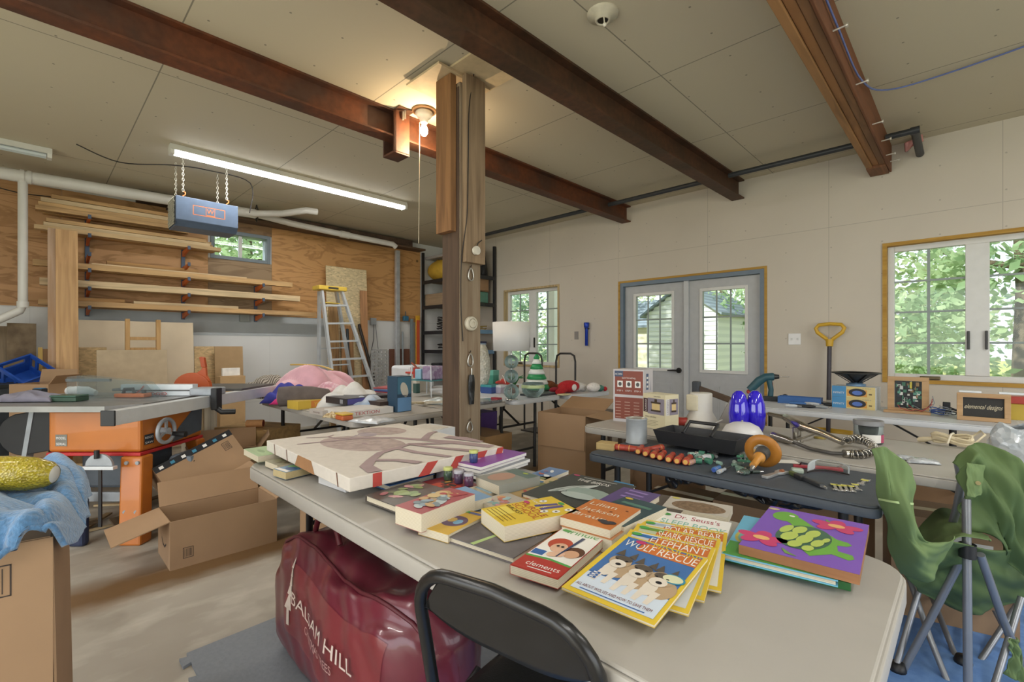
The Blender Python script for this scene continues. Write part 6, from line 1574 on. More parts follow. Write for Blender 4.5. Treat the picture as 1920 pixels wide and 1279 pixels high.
for s in (-1, 1): MB().tube([(s * .075, -.004, .04), (s * .078, .06, .03), (s * .07, .11, .004)], .003, CL2 if s > 0 else K('2a2a2c'), 6).build('temple_arm', t)
t.location.z = BZ + .0
for k, (p, q_, lb) in enumerate((((1569, 922), (1561, 905), 'first'), ((1579, 924), (1571, 906), 'second'), ((1589, 924), (1580, 905), 'third'), ((1599, 925), (1590, 904), 'fourth'), ((1610, 922), (1598, 903), 'fifth'))):
    a, b, rz, d = yaw(p, q_); t = thing('spanner', lb + ' small chrome spanner of the bench-end row, counted from the knife', 'spanner', (a.x, a.y, BZ + .0005), rz, 'spanners on the bench table')
    mb = MB(); mb.prism([(0, -.011), (.012, -.012), (.022, -.005), (.075, -.005), (.083, -.012), (.098, -.012), (.090, -.004), (.090, .004), (.098, .012), (.083, .012), (.075, .005), (.022, .005), (.012, .012), (0, .011), (.008, .004), (.008, -.004)], 0, .006, CHR); mb.build('shank', t, .001)
    MB().bx(.066, .082, -.0115, .0115, .0062, .0068, K('d9d24f')).build('price_tag', t)
a, b, rz, d = yaw((1613, 911), (1628, 899)); t = thing('spanner', 'larger chrome spanner lying apart from the row, beside the camp chair', 'spanner', (a.x, a.y, BZ + .0005), rz, 'spanners on the bench table')
MB().prism([(0, -.011), (.012, -.012), (.022, -.005), (.075, -.006), (.085, -.014), (.102, -.014), (.092, -.004), (.092, .004), (.102, .014), (.085, .014), (.075, .006), (.022, .005), (.012, .012), (0, .011)], 0, .007, CHR).build('shank', t, .001); MB().bx(.06, .08, -.012, .012, .0072, .0078, K('d9d24f')).build('price_tag', t)
q = onb(1472, 866); solo(MB().rect(-.05, .05, -.035, .035, 0, W_).rect(-.05, .05, -.035, .035, .0008, W_), 'price_card', 'white and red card under the chisel guard', 'card', (q.x, q.y, BZ + .001), .6)
# black bin liner caught under the bench
t = thing('bin_liner', 'crumpled black plastic bin liner hanging below the bench table', 'plastic bag', (0, 0, 0))
BL2 = pm('17171a', .22, bump=.5, sc_=25, amt=.3)
rows = [[(1232, 868, 2.18), (1300, 882, 2.1), (1400, 902, 2.0), (1500, 922, 1.9), (1580, 940, 1.84)], [(1244, 890, 2.1), (1300, 900, 2.04), (1400, 917, 1.94), (1470, 935, 1.86), (1560, 948, 1.82)], [(1256, 914, 2.12), (1308, 905, 2.06), (1390, 926, 1.96), (1455, 948, 1.9), (1550, 952, 1.86)]]
PB = [[FW(*q) for q in r] for r in rows]
def bl(u, v):
    p = cr([cr(r, u) for r in PB], v); w_ = .014 * math.sin(31 * u + 6 * v) + .008 * math.sin(57 * u - 9 * v)
    return p + Vector((SN, -CS, 0)) * w_ + Vector((0, 0, .006 * math.sin(23 * v + 40 * u)))
MB().grid(bl, 70, 16, BL2, .003).build('bag_film', t)
# boxes on the floor under and behind the bench and grey table
def flapart(txt, c=INK):
    return lambda m_, a, b: (setattr(m_, 'T', FACE((-a, -b - .0008, 0), (1, 0, 0), (0, 0, 1))), [m_.text(s_, a, .22 - .06 * k, 0, .045, c, fit=a * 1.1, align='C') for k, s_ in enumerate(txt)], setattr(m_, 'T', Matrix()))
closed_carton('cardboard_box', 'dark cardboard carton with a printed ring on the floor below the paint tin', (-1.18, 2.62, 0), 0, .34, .3, .4, m=pm('8a6a45', .8, amt=.06), art=flapart(('O',)))
closed_carton('cardboard_box', 'cardboard carton with black print on the floor under the middle of the bench', (-.86, 2.72, 0), .05, .28, .3, .42, art=flapart(('THIS', 'SIDE UP')))
open_carton('cardboard_box', 'tall open cardboard carton at the end of the grey table by the white tables', (-2.28, 3.02, 0), R(8), .42, .34, .72, {'n': (70, .22), 'e': (95, .2), 's': (178, .26)})
closed_carton('cardboard_box', 'large cardboard carton under the near end of the grey table', (-1.46, 3.0, 0), 0, .36, .36, .46, m=CBD)
open_carton('cardboard_box', 'low cardboard carton in front of the tall open one, flap standing up', (-1.72, 2.27, 0), R(-10), .46, .30, .26, {'n': (8, .14), 's': (6, .12)})
closed_carton('cardboard_box', 'cardboard carton with white shipping stickers under the grey table by the camp chair', (-.09, 2.98, 0.0125), R(12), .42, .3, .46, art=lambda m_, a, b: (setattr(m_, 'T', FACE((-a, -b - .0008, 0), (1, 0, 0), (0, 0, 1))), m_.rect(.2, .27, .22, .4, 0, W_), m_.rect(.28, .34, .24, .38, 0, W_), m_.band([(.22, .37), (.25, .28)], .006, .0003, INK), m_.band([(.3, .35), (.32, .28)], .006, .0003, INK), setattr(m_, 'T', Matrix())))
open_carton('cardboard_box', 'open cardboard carton with a slanting flap behind the arm of the camp chair', (-.56, 2.9, 0.0125), R(-14), .36, .3, .44, {'n': (40, .2), 'e': (20, .18)})
closed_carton('cardboard_box', 'long flat cardboard carton on the floor under the bench by the camp chair', (-.55, 2.52, 0.0125), R(2), .58, .26, .2)
closed_carton('cardboard_box', 'wide brown carton standing under the white table below the window', (-.35, 4.75, 0), 0, .8, .3, .48, m=CBD)
# ------------------------------------------------------------------ things on the grey table
GZ = .7402
def ong(px, py, z=GZ): return Z(px, py, z)
def boxat(name, label, px0, px1, pyb, pt, depth, rzo, mats, art=None, group=None, z=GZ, cat='box', shift=0):
    """Carton whose front face spans px0..px1 at its foot line pyb on height z; pt = top pixel row."""
    a, b = Z(px0, pyb[0], z), Z(px1, pyb[1], z); d = (b - a); w_ = d.length; rz = math.atan2(d.y, d.x)
    f = (a - Vector((0, 0, CAMZ))).dot(Vector((-SN, CS, 0))); h = CAMZ + (CY - pt) * f / FP - z
    t = thing(name, label, cat, (a.x, a.y, z + .0003), rz, group)
    m = MB(); m.bx(0, w_, 0, depth, 0, h, mats)
    if art: art(m, w_, depth, h)
    m.build('carton_body', t)
    return t, w_, h
def front(m): m.T = FACE((0, -.0008, 0), (1, 0, 0), (0, 0, 1)); return m
def side(m, w, dpt): m.T = FACE((w + .0008, 0, 0), (0, 1, 0), (0, 0, 1)); return m
BRK = K('8f3f2a', .45); LAV = K('c9c4c6', .5)
def redbox(m, w, d, h):
    front(m); m.rect(.012, w - .005, h * .52, h * .97, 0, BRK); m.rect(.012, w - .005, .02, h * .47, 0, BRK)
    m.rect(.01, .07, h * .86, h * .97, .0004, K('3c4a6e')); m.text('ACORN', .014, h * .89, .0008, .018, W_, fit=.05)
    for k in range(3): m.rect(w * (.14 + .29 * k), w * (.32 + .29 * k), h * .66, h * .78, .0004, W_); m.ell(w * (.23 + .29 * k), h * .72, .012, .014, .0008, K('4a4644'), 10); m.text('STEP %d' % (k + 1), w * (.12 + .29 * k), h * .58, .0004, .014, W_, fit=w * .2)
    m.text('EASY TO INSTALL', w * .3, h * .82, .0004, .014, W_, fit=w * .45)
    for k in range(6):
        for j in range(3): m.rect(w * (.08 + .3 * j), w * (.26 + .3 * j), h * (.08 + .058 * k), h * (.095 + .058 * k), .0004, K('b98a78'))
    side(m, w, d); m.rect(d * .25, d * .5, h * .62, h * .92, 0, K('4f6287'))
    for k in range(3): m.rect(d * .29, d * .46, h * (.66 + .08 * k), h * (.7 + .08 * k), .0004, W_)
    m.flat([(d * .7, h * .6), (d * .76, h * .6), (d * .73, h * .8)], 0, K('5d6b86')); m.T = Matrix()
boxat('ceiling_fan_box', 'tall brick-red and white product carton on the grey table', 1150, 1207, (789, 795), 692, .16, 0, LAV, redbox, shift=0)
def lantern(m, w, d, h):
    def pic(x0, x1):
        m.rect(x0, x1, h * .42, h * .88, 0, K('8d8494')); c = (x0 + x1) / 2; q = (x1 - x0)
        m.rect(c - q * .24, c + q * .24, h * .55, h * .74, .0004, K('e0c383')); m.rect(c - q * .3, c + q * .3, h * .73, h * .78, .0008, K('4a3a2c')); m.rect(c - q * .3, c + q * .3, h * .5, h * .55, .0008, K('4a3a2c')); m.rect(c - q * .08, c + q * .08, h * .78, h * .86, .0008, K('4a3a2c'))
    front(m); m.rect(.004, w * .22, h * .46, h * .86, .0004, K('4a2b33')); m.text('CARRIAGE', w * .17, h * .48, .0008, .018, W_, fit=h * .35, rot=R(90)); pic(w * .22, w - .006)
    m.text('WALL LANTERN', w * .1, h * .31, 0, .012, INK, fit=w * .5)
    for k in range(4): m.rect(w * .1, w * (.7 - .1 * (k % 2)), h * (.22 - .045 * k), h * (.228 - .045 * k), 0, K('7d745c'))
    m.text('LANTERN', w * .5, h * .92, 0, .01, INK, fit=w * .3)
    side(m, w, d); m.rect(.006, d * .3, h * .42, h * .88, .0004, K('d8d4d0')); m.text('LANTERN', d * .24, h * .45, .0008, .016, K('6a5a86'), fit=h * .4, rot=R(90)); pic(d * .32, d - .006); m.T = Matrix()
boxat('lantern_box', 'cream carton printed with a wall lantern on the grey table', 1206, 1247, (800, 808), 737, .12, 0, K('d9cfa8', .5), lantern)
q = ong(1146, 772); t = thing('paint_brush', 'thin artist brush with orange tip standing against the brick-red carton', 'brush', (q.x + .03, q.y + .02, GZ), 0)
MB().tube([(0, 0, .001), (.002, .01, .1), (.0, .02, .2)], [.004, .005, .004], K('3f8fa0'), 8).build('handle', t); MB().tube([(0, .02, .201), (0, .021, .24), (0, .022, .265)], [.005, .007, .002], K('d9a58c'), 8).build('tip', t)
q = ong(1312, 800); t = thing('bell_shade', 'white plastic utility pump housing standing on the grey table', 'housing', (q.x, q.y + .02, GZ))
WP = pm('cfccc4', .45, amt=.08, sc_=5); WPO = pm('d4ccb2', .45, amt=.1)
MB().lathe([(0, 0), (.105, 0), (.108, .02), (.09, .05), (.068, .09), (.066, .1), (.066, .205), (.062, .21), (0, .21)], WP, n=32).build('housing_body', t); MB().bx(-.068, .01, -.0695, -.03, .1, .2, WPO).build('side_cap', t, .008)
t['label'] = 'white bell-shaped plastic shade standing on the grey table'; t['category'] = 'shade'
q = ong(1293, 796); t = thing('caulk_gun', 'red cordless tool with a grey nose lying before the white bell-shaped shade', 'power tool', (q.x, q.y - .08, GZ + .028), TH - .25)
MB().tube([(-.06, 0, 0), (-.055, 0, 0), (.045, 0, 0), (.05, 0, 0)], [.02, .026, .026, .022], K('b8382f'), 16).build('body', t); MB().tube([(.051, 0, 0), (.075, 0, 0), (.08, 0, 0), (.1, 0, 0)], [.02, .018, .008, .006], K('5c5f63'), 12).build('nose', t); MB().cyl((-.066, 0, 0), (-.0605, 0, 0), .018, K('2b2b2d')).build('end_cap', t)
for lb, px in (('first, nearer the white shade', 1383), ('second, nearer the shower hose', 1414)):
    q = ong(px, 812); t = thing('glass_lamp', 'cobalt blue bullet-shaped glass lamp shade, ' + lb, 'glass shade', (q.x, q.y + .02, GZ), group='cobalt glass shades')
    MB().lathe([(.0, .245), (.016, .243), (.034, .225), (.05, .17), (.056, .11), (.052, .05), (.04, .0), (.037, .001), (.049, .05), (.053, .11), (.047, .17), (.03, .222), (.0, .241)], pm('2c1bc4', .06, amt=.06, coat=1.0, emit=.0), n=32).build('shade_glass', t)
q = ong(1388, 829); t = thing('flush_lamp', 'frosted glass ceiling lamp bowl lying on its brushed metal pan', 'lamp', (q.x, q.y + .03, GZ))
MB().lathe([(.0, 0), (.125, 0), (.13, .006), (.122, .016), (.102, .024), (0, .022)], pm('b7b5b0', .3, metal=.6), n=40).build('metal_pan', t); MB().lathe([(.102, .024), (.098, .05), (.08, .08), (.045, .098), (0, .104)], pm('d3d2d2', .3, 'noise', amt=.04), n=40).build('glass_bowl', t); MB().sph((0, 0, .107), .006, pm('a8a59d', .3, metal=.7), 8, 6).build('finial', t)
MB().tube([(-.12, -.02, .015), (-.15, -.02, .04), (-.135, 0, .085), (-.11, .02, .10)], .004, pm('b9b7b2', .3, metal=.7), 8).build('wire_clip', t)
q = ong(1375, 790); solo(MB().raw([(-.08, 0, 0), (.08, 0, 0), (.0, .03, .15), (-.08, .012, 0), (.08, .012, 0), (.0, .042, .15)], [(0, 1, 2), (5, 4, 3), (0, 3, 4, 1), (1, 4, 5, 2), (2, 5, 3, 0)], pm('8f8a84', .5, metal=.2)), 'set_square', 'grey triangular metal plate standing behind the cobalt glass shades', 'plate', (q.x + .02, q.y - .1, GZ + .0005), .5)
t = thing('axe', 'long dark wooden-handled tool leaning behind the white bell-shaped shade', 'hand tool', (0, 0, 0))
a, b = YP(1306, 727, 3.12), YP(1405, 752, 3.15); a2 = FW(1306, 727, 3.3); b2 = FW(1410, 765, 3.1)
MB().bar(a2, b2, .03, .04, pm('54402e', .6, 'wood', axis='X')).build('handle', t, .006)
MB().box((a2.x, a2.y, a2.z), (.05, .05, .09), K('3a3f45')).build('head', t, .008)
MB().bar(b2, (b2.x + .1, b2.y - .1, GZ + .012), .03, .02, K('3a3633')).build('foot', t)
# chrome shower set
CH2 = pm('b4b0a8', .18, metal=.95, amt=.08)
t = thing('shower_set', 'chrome handheld shower set with a coiled spring hose on the grey table', 'shower set', (0, 0, 0))
G = lambda px, py, h=.03: Z(px, py, GZ + h)
MB().tube([G(1442, 776, .09), G(1472, 783, .09)], [.012, .014], CH2, 12).build('spray_tip', t)
MB().tube([G(1474, 783, .09), G(1505, 800, .085), G(1508, 801, .085), G(1545, 814, .07), G(1580, 830, .05)], [.022, .026, .02, .017, .014], CH2, 16).build('mixer_body', t)
p = G(1494, 800, .08); MB().cyl((p.x, p.y, GZ), (p.x, p.y, GZ + .075), .02, CH2).build('stand', t); MB().cyl((p.x, p.y, GZ), (p.x, p.y, GZ + .006), .03, CH2).build('stand_base', t)
MB().tube([G(1451, 818, .02), G(1478, 826, .02), G(1480, 827, .02), G(1490, 830, .02)], [.024, .019, .015, .014], CH2, 16).build('spray_head', t)
MB().tube([G(1490, 830, .018), G(1520, 842, .012), G(1560, 850, .012), G(1586, 851, .016)], .009, K('4f4d4a', .3), 10).build('hose', t)
MB().tube([G(1492, 826, .02), G(1545, 808, .05)], .005, CH2, 8).build('link_rod', t)
MB().cyl(G(1583, 851, .018), G(1594, 851, .018), .019, CH2).build('collar', t)
SP = [G(1594, 851, .02), G(1612, 852, .02), G(1632, 846, .022), G(1634, 836, .03), G(1620, 824, .04), G(1600, 816, .05), G(1585, 830, .05)]
SP = [G(1594, 851, .02), G(1615, 852, .02), G(1634, 847, .022), G(1637, 838, .026), G(1626, 829, .034), G(1606, 822, .042), G(1588, 826, .048)]
def sp(u): return cr(SP, u)
P = []
for k in range(520):
    u = k / 519; c = sp(u); d = (sp(min(1, u + .01)) - sp(max(0, u - .01))).normalized(); a_ = d.cross(Vector((0, 0, 1))).normalized(); b_ = d.cross(a_); th_ = 2 * PI * 20 * u
    P.append(c + (a_ * math.cos(th_) + b_ * math.sin(th_)) * .017)
MB().tube(P, .0035, CH2, 6).build('spring_coil', t); MB().tube([sp(k / 30) for k in range(31)], .009, K('3c3b3a', .3), 8).build('inner_hose', t)
q = ong(1538, 822); solo(MB().lathe([(0, 0), (.03, 0), (.032, .004), (.03, .008), (0, .008)], K('a8903a'), n=20), 'brass_flange', 'flat brass coloured disc behind the shower hose', 'flange', (q.x, q.y, GZ))
q = ong(1627, 832); t = thing('jar', 'wide clear plastic jar with a grey lid and pink sticker on the grey table', 'jar', (q.x, q.y + .02, GZ))
MB().lathe([(0, .002), (.058, .002), (.063, .008), (.063, .095), (.06, .1), (.058, .1), (.06, .094), (.06, .01), (0, .006)], clear_mat('dfe3e2', .72), n=32).build('jar_body', t); MB().lathe([(0, .004), (.056, .007), (.056, .09), (0, .088)], K('6a6866'), n=28).build('contents', t); MB().lathe([(.066, .096), (.066, .118), (.063, .12), (.052, .12), (.05, .112), (0, .112)], K('7c7d80'), n=32).build('lid', t)
m = MB(); n_ = 24; V0 = [(.0642 * math.cos(R(-150 + 130 * k / n_)), .0642 * math.sin(R(-150 + 130 * k / n_)), z) for z in (.012, .052) for k in range(n_ + 1)]
m.raw(V0, [(k, k + 1, n_ + 2 + k, n_ + 1 + k) for k in range(0, 14)], W_, True); m.raw(V0, [(k, k + 1, n_ + 2 + k, n_ + 1 + k) for k in range(14, n_)], K('c2476f'), True); m.build('sticker', t, label='white and pink wrap sticker'); t.rotation_euler = (0, 0, TH)
t = thing('extension_cord', 'cream extension cord wound in a bundle on the grey table', 'cord', (*ong(1785, 838).xy, GZ + .02), TH - .9)
CRM = pm('d3c6a6', .6)
g_ = random.Random(2); P = []
for k in range(16 * 7):
    a_ = 2 * PI * k / 16; L_ = k // 16; P.append((.075 * math.cos(a_) + g_.uniform(-.004, .004), (.02 + .004 * (L_ % 3)) * math.sin(a_), .004 + .005 * L_ + .012 * math.sin(a_ * 2)))
MB().tube(P, .0055, CRM, 6).build('coil', t); MB().tube([(.06, .0, .03), (.1, .03, .07), (.12, -.02, .06), (.09, -.04, .02), (.02, -.03, .03)], .005, CRM, 8).build('loop', t); MB().tube([(-.075, 0, .01), (-.11, .0, .0), (-.13, .01, -.006)], [.01, .014, .012], CRM, 8).build('plug', t); MB().tube([(-.01, -.04, .0), (0, -.03, .045), (0, .03, .045), (.01, .04, .0)], .005, K('e6dcc0'), 6).build('tie', t)
for lb, px, py, s in (('with grey screws', 1694, 862, 1), ('folded, with silver fittings', 1728, 868, 1.3)):
    q = ong(px, py); solo(crumple(.085 * s, .05 * s, .022, pm('c3c6c9', .15, 'voro', sc_=70, c2='8f9498', coat=.6), int(px), 16, 10, .002), 'parts_bag', 'small clear bag of hardware on the grey table, ' + lb, 'hardware bag', (q.x, q.y, GZ), .4, 'hardware bags on the grey table')
q = ong(1893, 870); solo(MB().grid(lambda u, v: (.08 * math.cos(2 * PI * u) * (.35 + .75 * math.sin(PI * min(1, .15 + v * .75))) * (1 + .12 * math.sin(9 * u * 2 * PI / 2 + 5 * v)), .06 * math.sin(2 * PI * u) * (.35 + .75 * math.sin(PI * min(1, .15 + v * .75))), .001 + .16 * v + .012 * math.sin(14 * u)), 30, 16, pm('c9ced2', .15, 'voro', sc_=45, c2='9aa2a8', coat=.7, bump=.5), .002), 'plastic_bag', 'silvery clear plastic bag standing on the grey table behind the camp chair', 'plastic bag', (q.x + .02, q.y + .05, GZ))
# ------------------------------------------------------------------ white table under the big window
WZ = .7402
def onw(px, py): return Z(px, py, WZ)
BSH = pm('2d5560', .45, amt=.08); REDP = K('b3352f')
q = onw(1432, 752); t = thing('cordless_drill', 'dark teal cordless drill standing on the white table beside the double door', 'drill', (q.x, q.y + .05, WZ), .3)
MB().tube([(-.13, 0, .09), (-.05, 0, .18), (-.0, 0, .215), (.06, 0, .22), (.07, 0, .22)], [.035, .04, .036, .036, .03], BSH, 14).build('body', t); MB().tube([(.071, 0, .22), (.11, 0, .222)], [.026, .018], K('26282a'), 12).build('chuck', t); MB().cyl((.11, 0, .222), (.19, 0, .224), .004, CHR, n=8).build('bit', t)
MB().tube([(.03, 0, .19), (.045, 0, .1), (.04, 0, .04)], [.026, .022, .024], BSH, 12).build('grip', t); MB().box((.04, 0, .021), (.13, .07, .04), K('2b3033')).build('battery', t, .006); MB().box((.055, 0, .15), (.012, .02, .035), REDP).build('trigger', t); MB().sph((-.135, 0, .075), .022, REDP, 10, 8).build('knob', t)
q = onw(1472, 752); t = thing('caster_wheel', 'small black spoked wheel on the white table next to the drill', 'wheel', (q.x, q.y, WZ + .0315), .5)
MB().tube([(.026 * math.cos(a * PI / 9), 0, .026 * math.sin(a * PI / 9)) for a in range(18)], .0055, K('222224'), 8, closed=True).build('tyre', t); MB().bar((-.024, 0, 0), (.024, 0, 0), .006, .006, K('8c8a4a')).bar((0, 0, -.024), (0, 0, .024), .006, .006, K('8c8a4a')).cyl((0, -.01, 0), (0, .01, 0), .007, K('8c8a4a')).build('spokes', t)
gW = random.Random(21)
for k in range(9):
    px = 1484 + 9 * k; q = onw(px, 764 - (k % 3) * 4 + k * .3); L_ = gW.uniform(.07, .15); c = ('c3c7cb', '3a6fb5', '9aa0a6', '2b2d31')[k % 4]
    t = thing('electronic_part', ('grey metal', 'blue plastic', 'silver', 'black')[k % 4] + ' tool part of the heap between the caster wheel and the speaker cartons', 'tool part', (q.x, q.y + .05 * (k % 3), WZ + .014 + .0 * k), gW.uniform(-.4, .6), 'tool parts on the white table')
    MB().tube([(-L_ / 2, 0, 0), (L_ * .2, 0, 0), (L_ / 2, 0, 0)], [.012, .013, .008], K(c), 10).build('body', t); MB().cyl((L_ / 2, 0, 0), (L_ / 2 + .03, 0, 0), .004, CHR, n=8).build('shaft', t)
q = onw(1500, 757); t = thing('plastic_tray', 'shallow blue plastic tray of tools behind the loose tool parts', 'tray', (q.x, q.y + .0, WZ), .05)
MB().bx(-.16, .16, -.06, .06, 0, .004, K('2f65ad')).bx(-.16, .16, -.06, -.056, .004, .06, K('2f65ad')).bx(-.16, .16, .056, .06, .004, .06, K('2f65ad')).bx(-.16, -.156, -.056, .056, .004, .06, K('2f65ad')).bx(.156, .16, -.056, .056, .004, .06, K('2f65ad')).build('tray_body', t)
# speaker boxes and the speaker
SPB = K('3f8fc9'); SPY = K('d9c37a'); SPO = K('dd9a3c')
def spk(m, w, d, h):
    front(m); m.rect(0, w * .34, 0, h, 0, SPB); m.rect(w * .34, w, 0, h, 0, SPY); m.text('INFINITY', w * .03, h * .3, .0004, h * .26, W_, fit=w * .27)
    m.rect(w * .36, w * .82, h * .12, h * .72, .0004, SPO)
    m.ell(w * .6, h * .48, w * .2, h * .36, .0008, K('26272c'), 22); m.ell(w * .6, h * .45, w * .12, h * .2, .0012, K('4a6fc4'), 18); m.text('KAPPA', w * .72, h * .82, .0004, h * .1, K('4a5f8a'), fit=w * .2); m.rect(w * .86, w * .93, h * .3, h * .42, .0004, K('6a5a3a'))
    m.T = Matrix()
t, w1, h1 = boxat('speaker_carton', 'blue and yellow speaker carton, lower one of two on the white table', 1560, 1641, (763, 770), 743, .16, 0, K('d3dbe0'), spk, z=WZ)
t2 = copy_tree(t); t2.location.z += h1 + .0006; t2['label'] = 'blue and yellow speaker carton, upper one carrying the loose speaker'
for o in (t, t2): o['group'] = 'speaker cartons'
t3 = thing('speaker_driver', 'black loudspeaker driver lying cone up on the speaker cartons', 'speaker', t.matrix_basis @ Vector((w1 * .52, .075, 2 * h1 + .0016)), 0)
t3.location = Matrix.Translation(t.location) @ Matrix.Rotation(t.rotation_euler.z, 4, 'Z') @ Vector((w1 * .5, .08, 2 * h1 + .0012))
SB = pm('1e1f21', .4, amt=.1)
MB().lathe([(0, 0), (.062, 0), (.066, .004), (.066, .018), (.05, .02), (.04, .028)], pm('6f8fae', .4, metal=.3), n=30).build('magnet', t3)
for k in range(6):
    a_ = k * PI / 3 + .2; MB().bar((.036 * math.cos(a_), .036 * math.sin(a_), .026), (.15 * math.cos(a_), .15 * math.sin(a_), .105), .022, .006, SB).build('basket_arm', t3)
MB().lathe([(.03, .03), (.07, .06), (.142, .102)], SB, n=36).build('cone', t3); MB().lathe([(.14, .1), (.165, .102), (.168, .107), (.163, .112), (.142, .112), (.135, .106)], SB, n=40).build('rim', t3)
# wood board with electronics
WB = pm('bf9c72', .6, 'wood', axis='X', c2='ab875d')
a, b = onw(1664, 772), onw(1742, 778); d = b - a; rz = math.atan2(d.y, d.x); w_ = d.length; h = .27
t = thing('amplifier_panel', 'standing wooden panel with an opening full of circuit boards and wires', 'electronics panel', (a.x, a.y, WZ + .001), rz)
m = MB(); m.bx(0, w_, 0, .018, 0, .035, WB); m.bx(0, w_, 0, .018, h - .03, h, WB); m.bx(0, .04, 0, .018, .035, h - .03, WB); m.bx(w_ - .04, w_, 0, .018, .035, h - .03, WB); m.build('panel_frame', t, .002)
MB().bx(-.02, w_ + .01, -.05, -.001, 0, .018, WB).build('foot_plank', t, .002); MB().bx(.042, w_ - .042, .02, .04, .036, h - .032, K('1d211f')).build('back_box', t)
gE = random.Random(4); m = MB()
for k in range(60):
    x, z = gE.uniform(.048, w_ - .06), gE.uniform(.042, h - .06); s_, u_ = gE.uniform(.006, .024), gE.uniform(.006, .03); m.bx(x, x + s_, .006 + gE.uniform(-.012, .004), .0195, z, z + u_, K(gE.choice(('2f6b4f', '1f2422', 'b9bdb8', '3c7d5e', '8a6a3a', '24303a', 'd8d8d0', '4f8f7a'))))
m.bx(w_ * .55, w_ * .60, -.008, .0195, h - .085, h - .036, K('c9b62f'))
o = m.build('circuit_parts', t); o['kind'] = 'stuff'
for c, k in (('b33a3a', 0), ('222222', 1), ('b33a3a', 2), ('7f8a8f', 3)):
    MB().tube([(.06 + .03 * k, .0, .06), (.08 + .04 * k, -.03, .035), (.12 + .04 * k, -.045, .025), (w_ - .03 + .02 * k, -.04, .03 + .02 * k), (w_ + .02, -.03, .08 + .02 * k)], .0025, K(c), 6).build('wire', t)
for lb, px, r_, c in (('nearest the circuit panel', 1757, .04, '3f5fa8'), ('middle one before the wooden sign', 1771, .045, '8f98a5'), ('nearest the wooden sign', 1783, .035, '2c2e36')):
    q = onw(px, 780); P = [((r_ + .006 * math.sin(5 * k)) * math.cos(k * .55), .7 * (r_ + .006 * math.cos(3 * k)) * math.sin(k * .55), .004 + .0012 * k + .006 * math.sin(k)) for k in range(36)]
    solo(MB().tube(P, .004, K(c), 6), 'cable_coil', 'loose coil of cable on the white table, ' + lb, 'cable', (q.x, q.y + .04, WZ + .006), gW.uniform(0, 3), 'cable coils on the white table')
q = onw(1775, 772); solo(MB().bx(-.022, .022, -.02, .02, 0, .075, K('1f2023')), 'power_adapter', 'small black upright adapter behind the cable coils', 'adapter', (q.x, q.y - .02, WZ), rz, bev=.004)
a, b = onw(1794, 787), onw(1896, 795); d = b - a; rz = math.atan2(d.y, d.x); w_ = d.length; h = .185
t = thing('wooden_sign', 'wooden framed black speaker grille lettered in flowing script at the table end', 'sign', (a.x, a.y, WZ + .001), rz, rot=(R(-4), 0, rz))
m = MB(); m.bx(0, w_, 0, .05, 0, .028, WB); m.bx(0, w_, 0, .05, h - .028, h, WB); m.bx(0, .03, 0, .05, .028, h - .028, WB); m.bx(w_ - .03, w_, 0, .05, .028, h - .028, WB); m.build('wood_frame', t, .003)
MB().bx(.031, w_ - .031, .012, .02, .029, h - .029, pm('2e2d2b', .7, amt=.1, sc_=80)).build('black_panel', t)
m = MB(); m.T = FACE((0, .0115, 0), (1, 0, 0), (0, 0, 1)); m.text('elemental designs', w_ * .14, h * .44, 0, .042, K('cfc3a0'), fit=w_ * .70, shear=.35); m.build('lettering', t)
for k, (x0, x1) in enumerate(((.01, .12), (.2, .36))): solo(MB().bx(0, x1 - x0, -.025, .025, 0, .012, K('dfe3e8')), 'foam_strip', ('short' if k == 0 else 'long') + ' white strip lying on top of the wooden sign', 'strip', Matrix.Translation(t.location) @ Matrix.Rotation(rz, 4, 'Z') @ Vector((x0, .03 + .013, h + .0015)), rz, bev=.003)
q = onw(1908, 786); t = thing('first_aid_tin', 'red and yellow box partly cut off by the photo edge behind the wooden sign', 'box', (.165, 4.72, WZ), rz)
MB().bx(-.08, .1, -.05, .05, 0, .11, K('c9a92f')).build('lower_case', t, .003); MB().bx(-.085, .105, -.055, .055, .1105, .16, K('c03a2c')).build('lid', t, .004)
# shovel against the wall
q = YP(1553, 632, 5.5); t = thing('snow_shovel', 'shovel with a yellow D handle and dark shaft leaning on the wall', 'shovel', (q.x, 5.5, 0), 0, rot=(R(-4), 0, 0))
t.location.y = 5.47; SY = K('d9a81c'); z0 = 1.27
MB().tube([(-.0, 0, z0), (-.03, 0, z0 + .045), (-.105, 0, z0 + .11), (-.12, 0, z0 + .15), (-.095, 0, z0 + .185), (0, 0, z0 + .195), (.095, 0, z0 + .185), (.12, 0, z0 + .15), (.105, 0, z0 + .11), (.03, 0, z0 + .045)], .018, SY, 12, closed=True).cyl((0, 0, z0 - .03), (0, 0, z0 + .04), .03, SY, r2=.035).build('grip_handle', t)
MB().cyl((0, 0, .35), (0, 0, z0 - .031), .019, K('3a3640')).build('shaft', t); MB().grid(lambda u, v: ((u - .5) * .4, .04 * math.sin(PI * u) - .02, .01 + .42 * v), 10, 8, K('d2a326'), .006).build('blade', t)
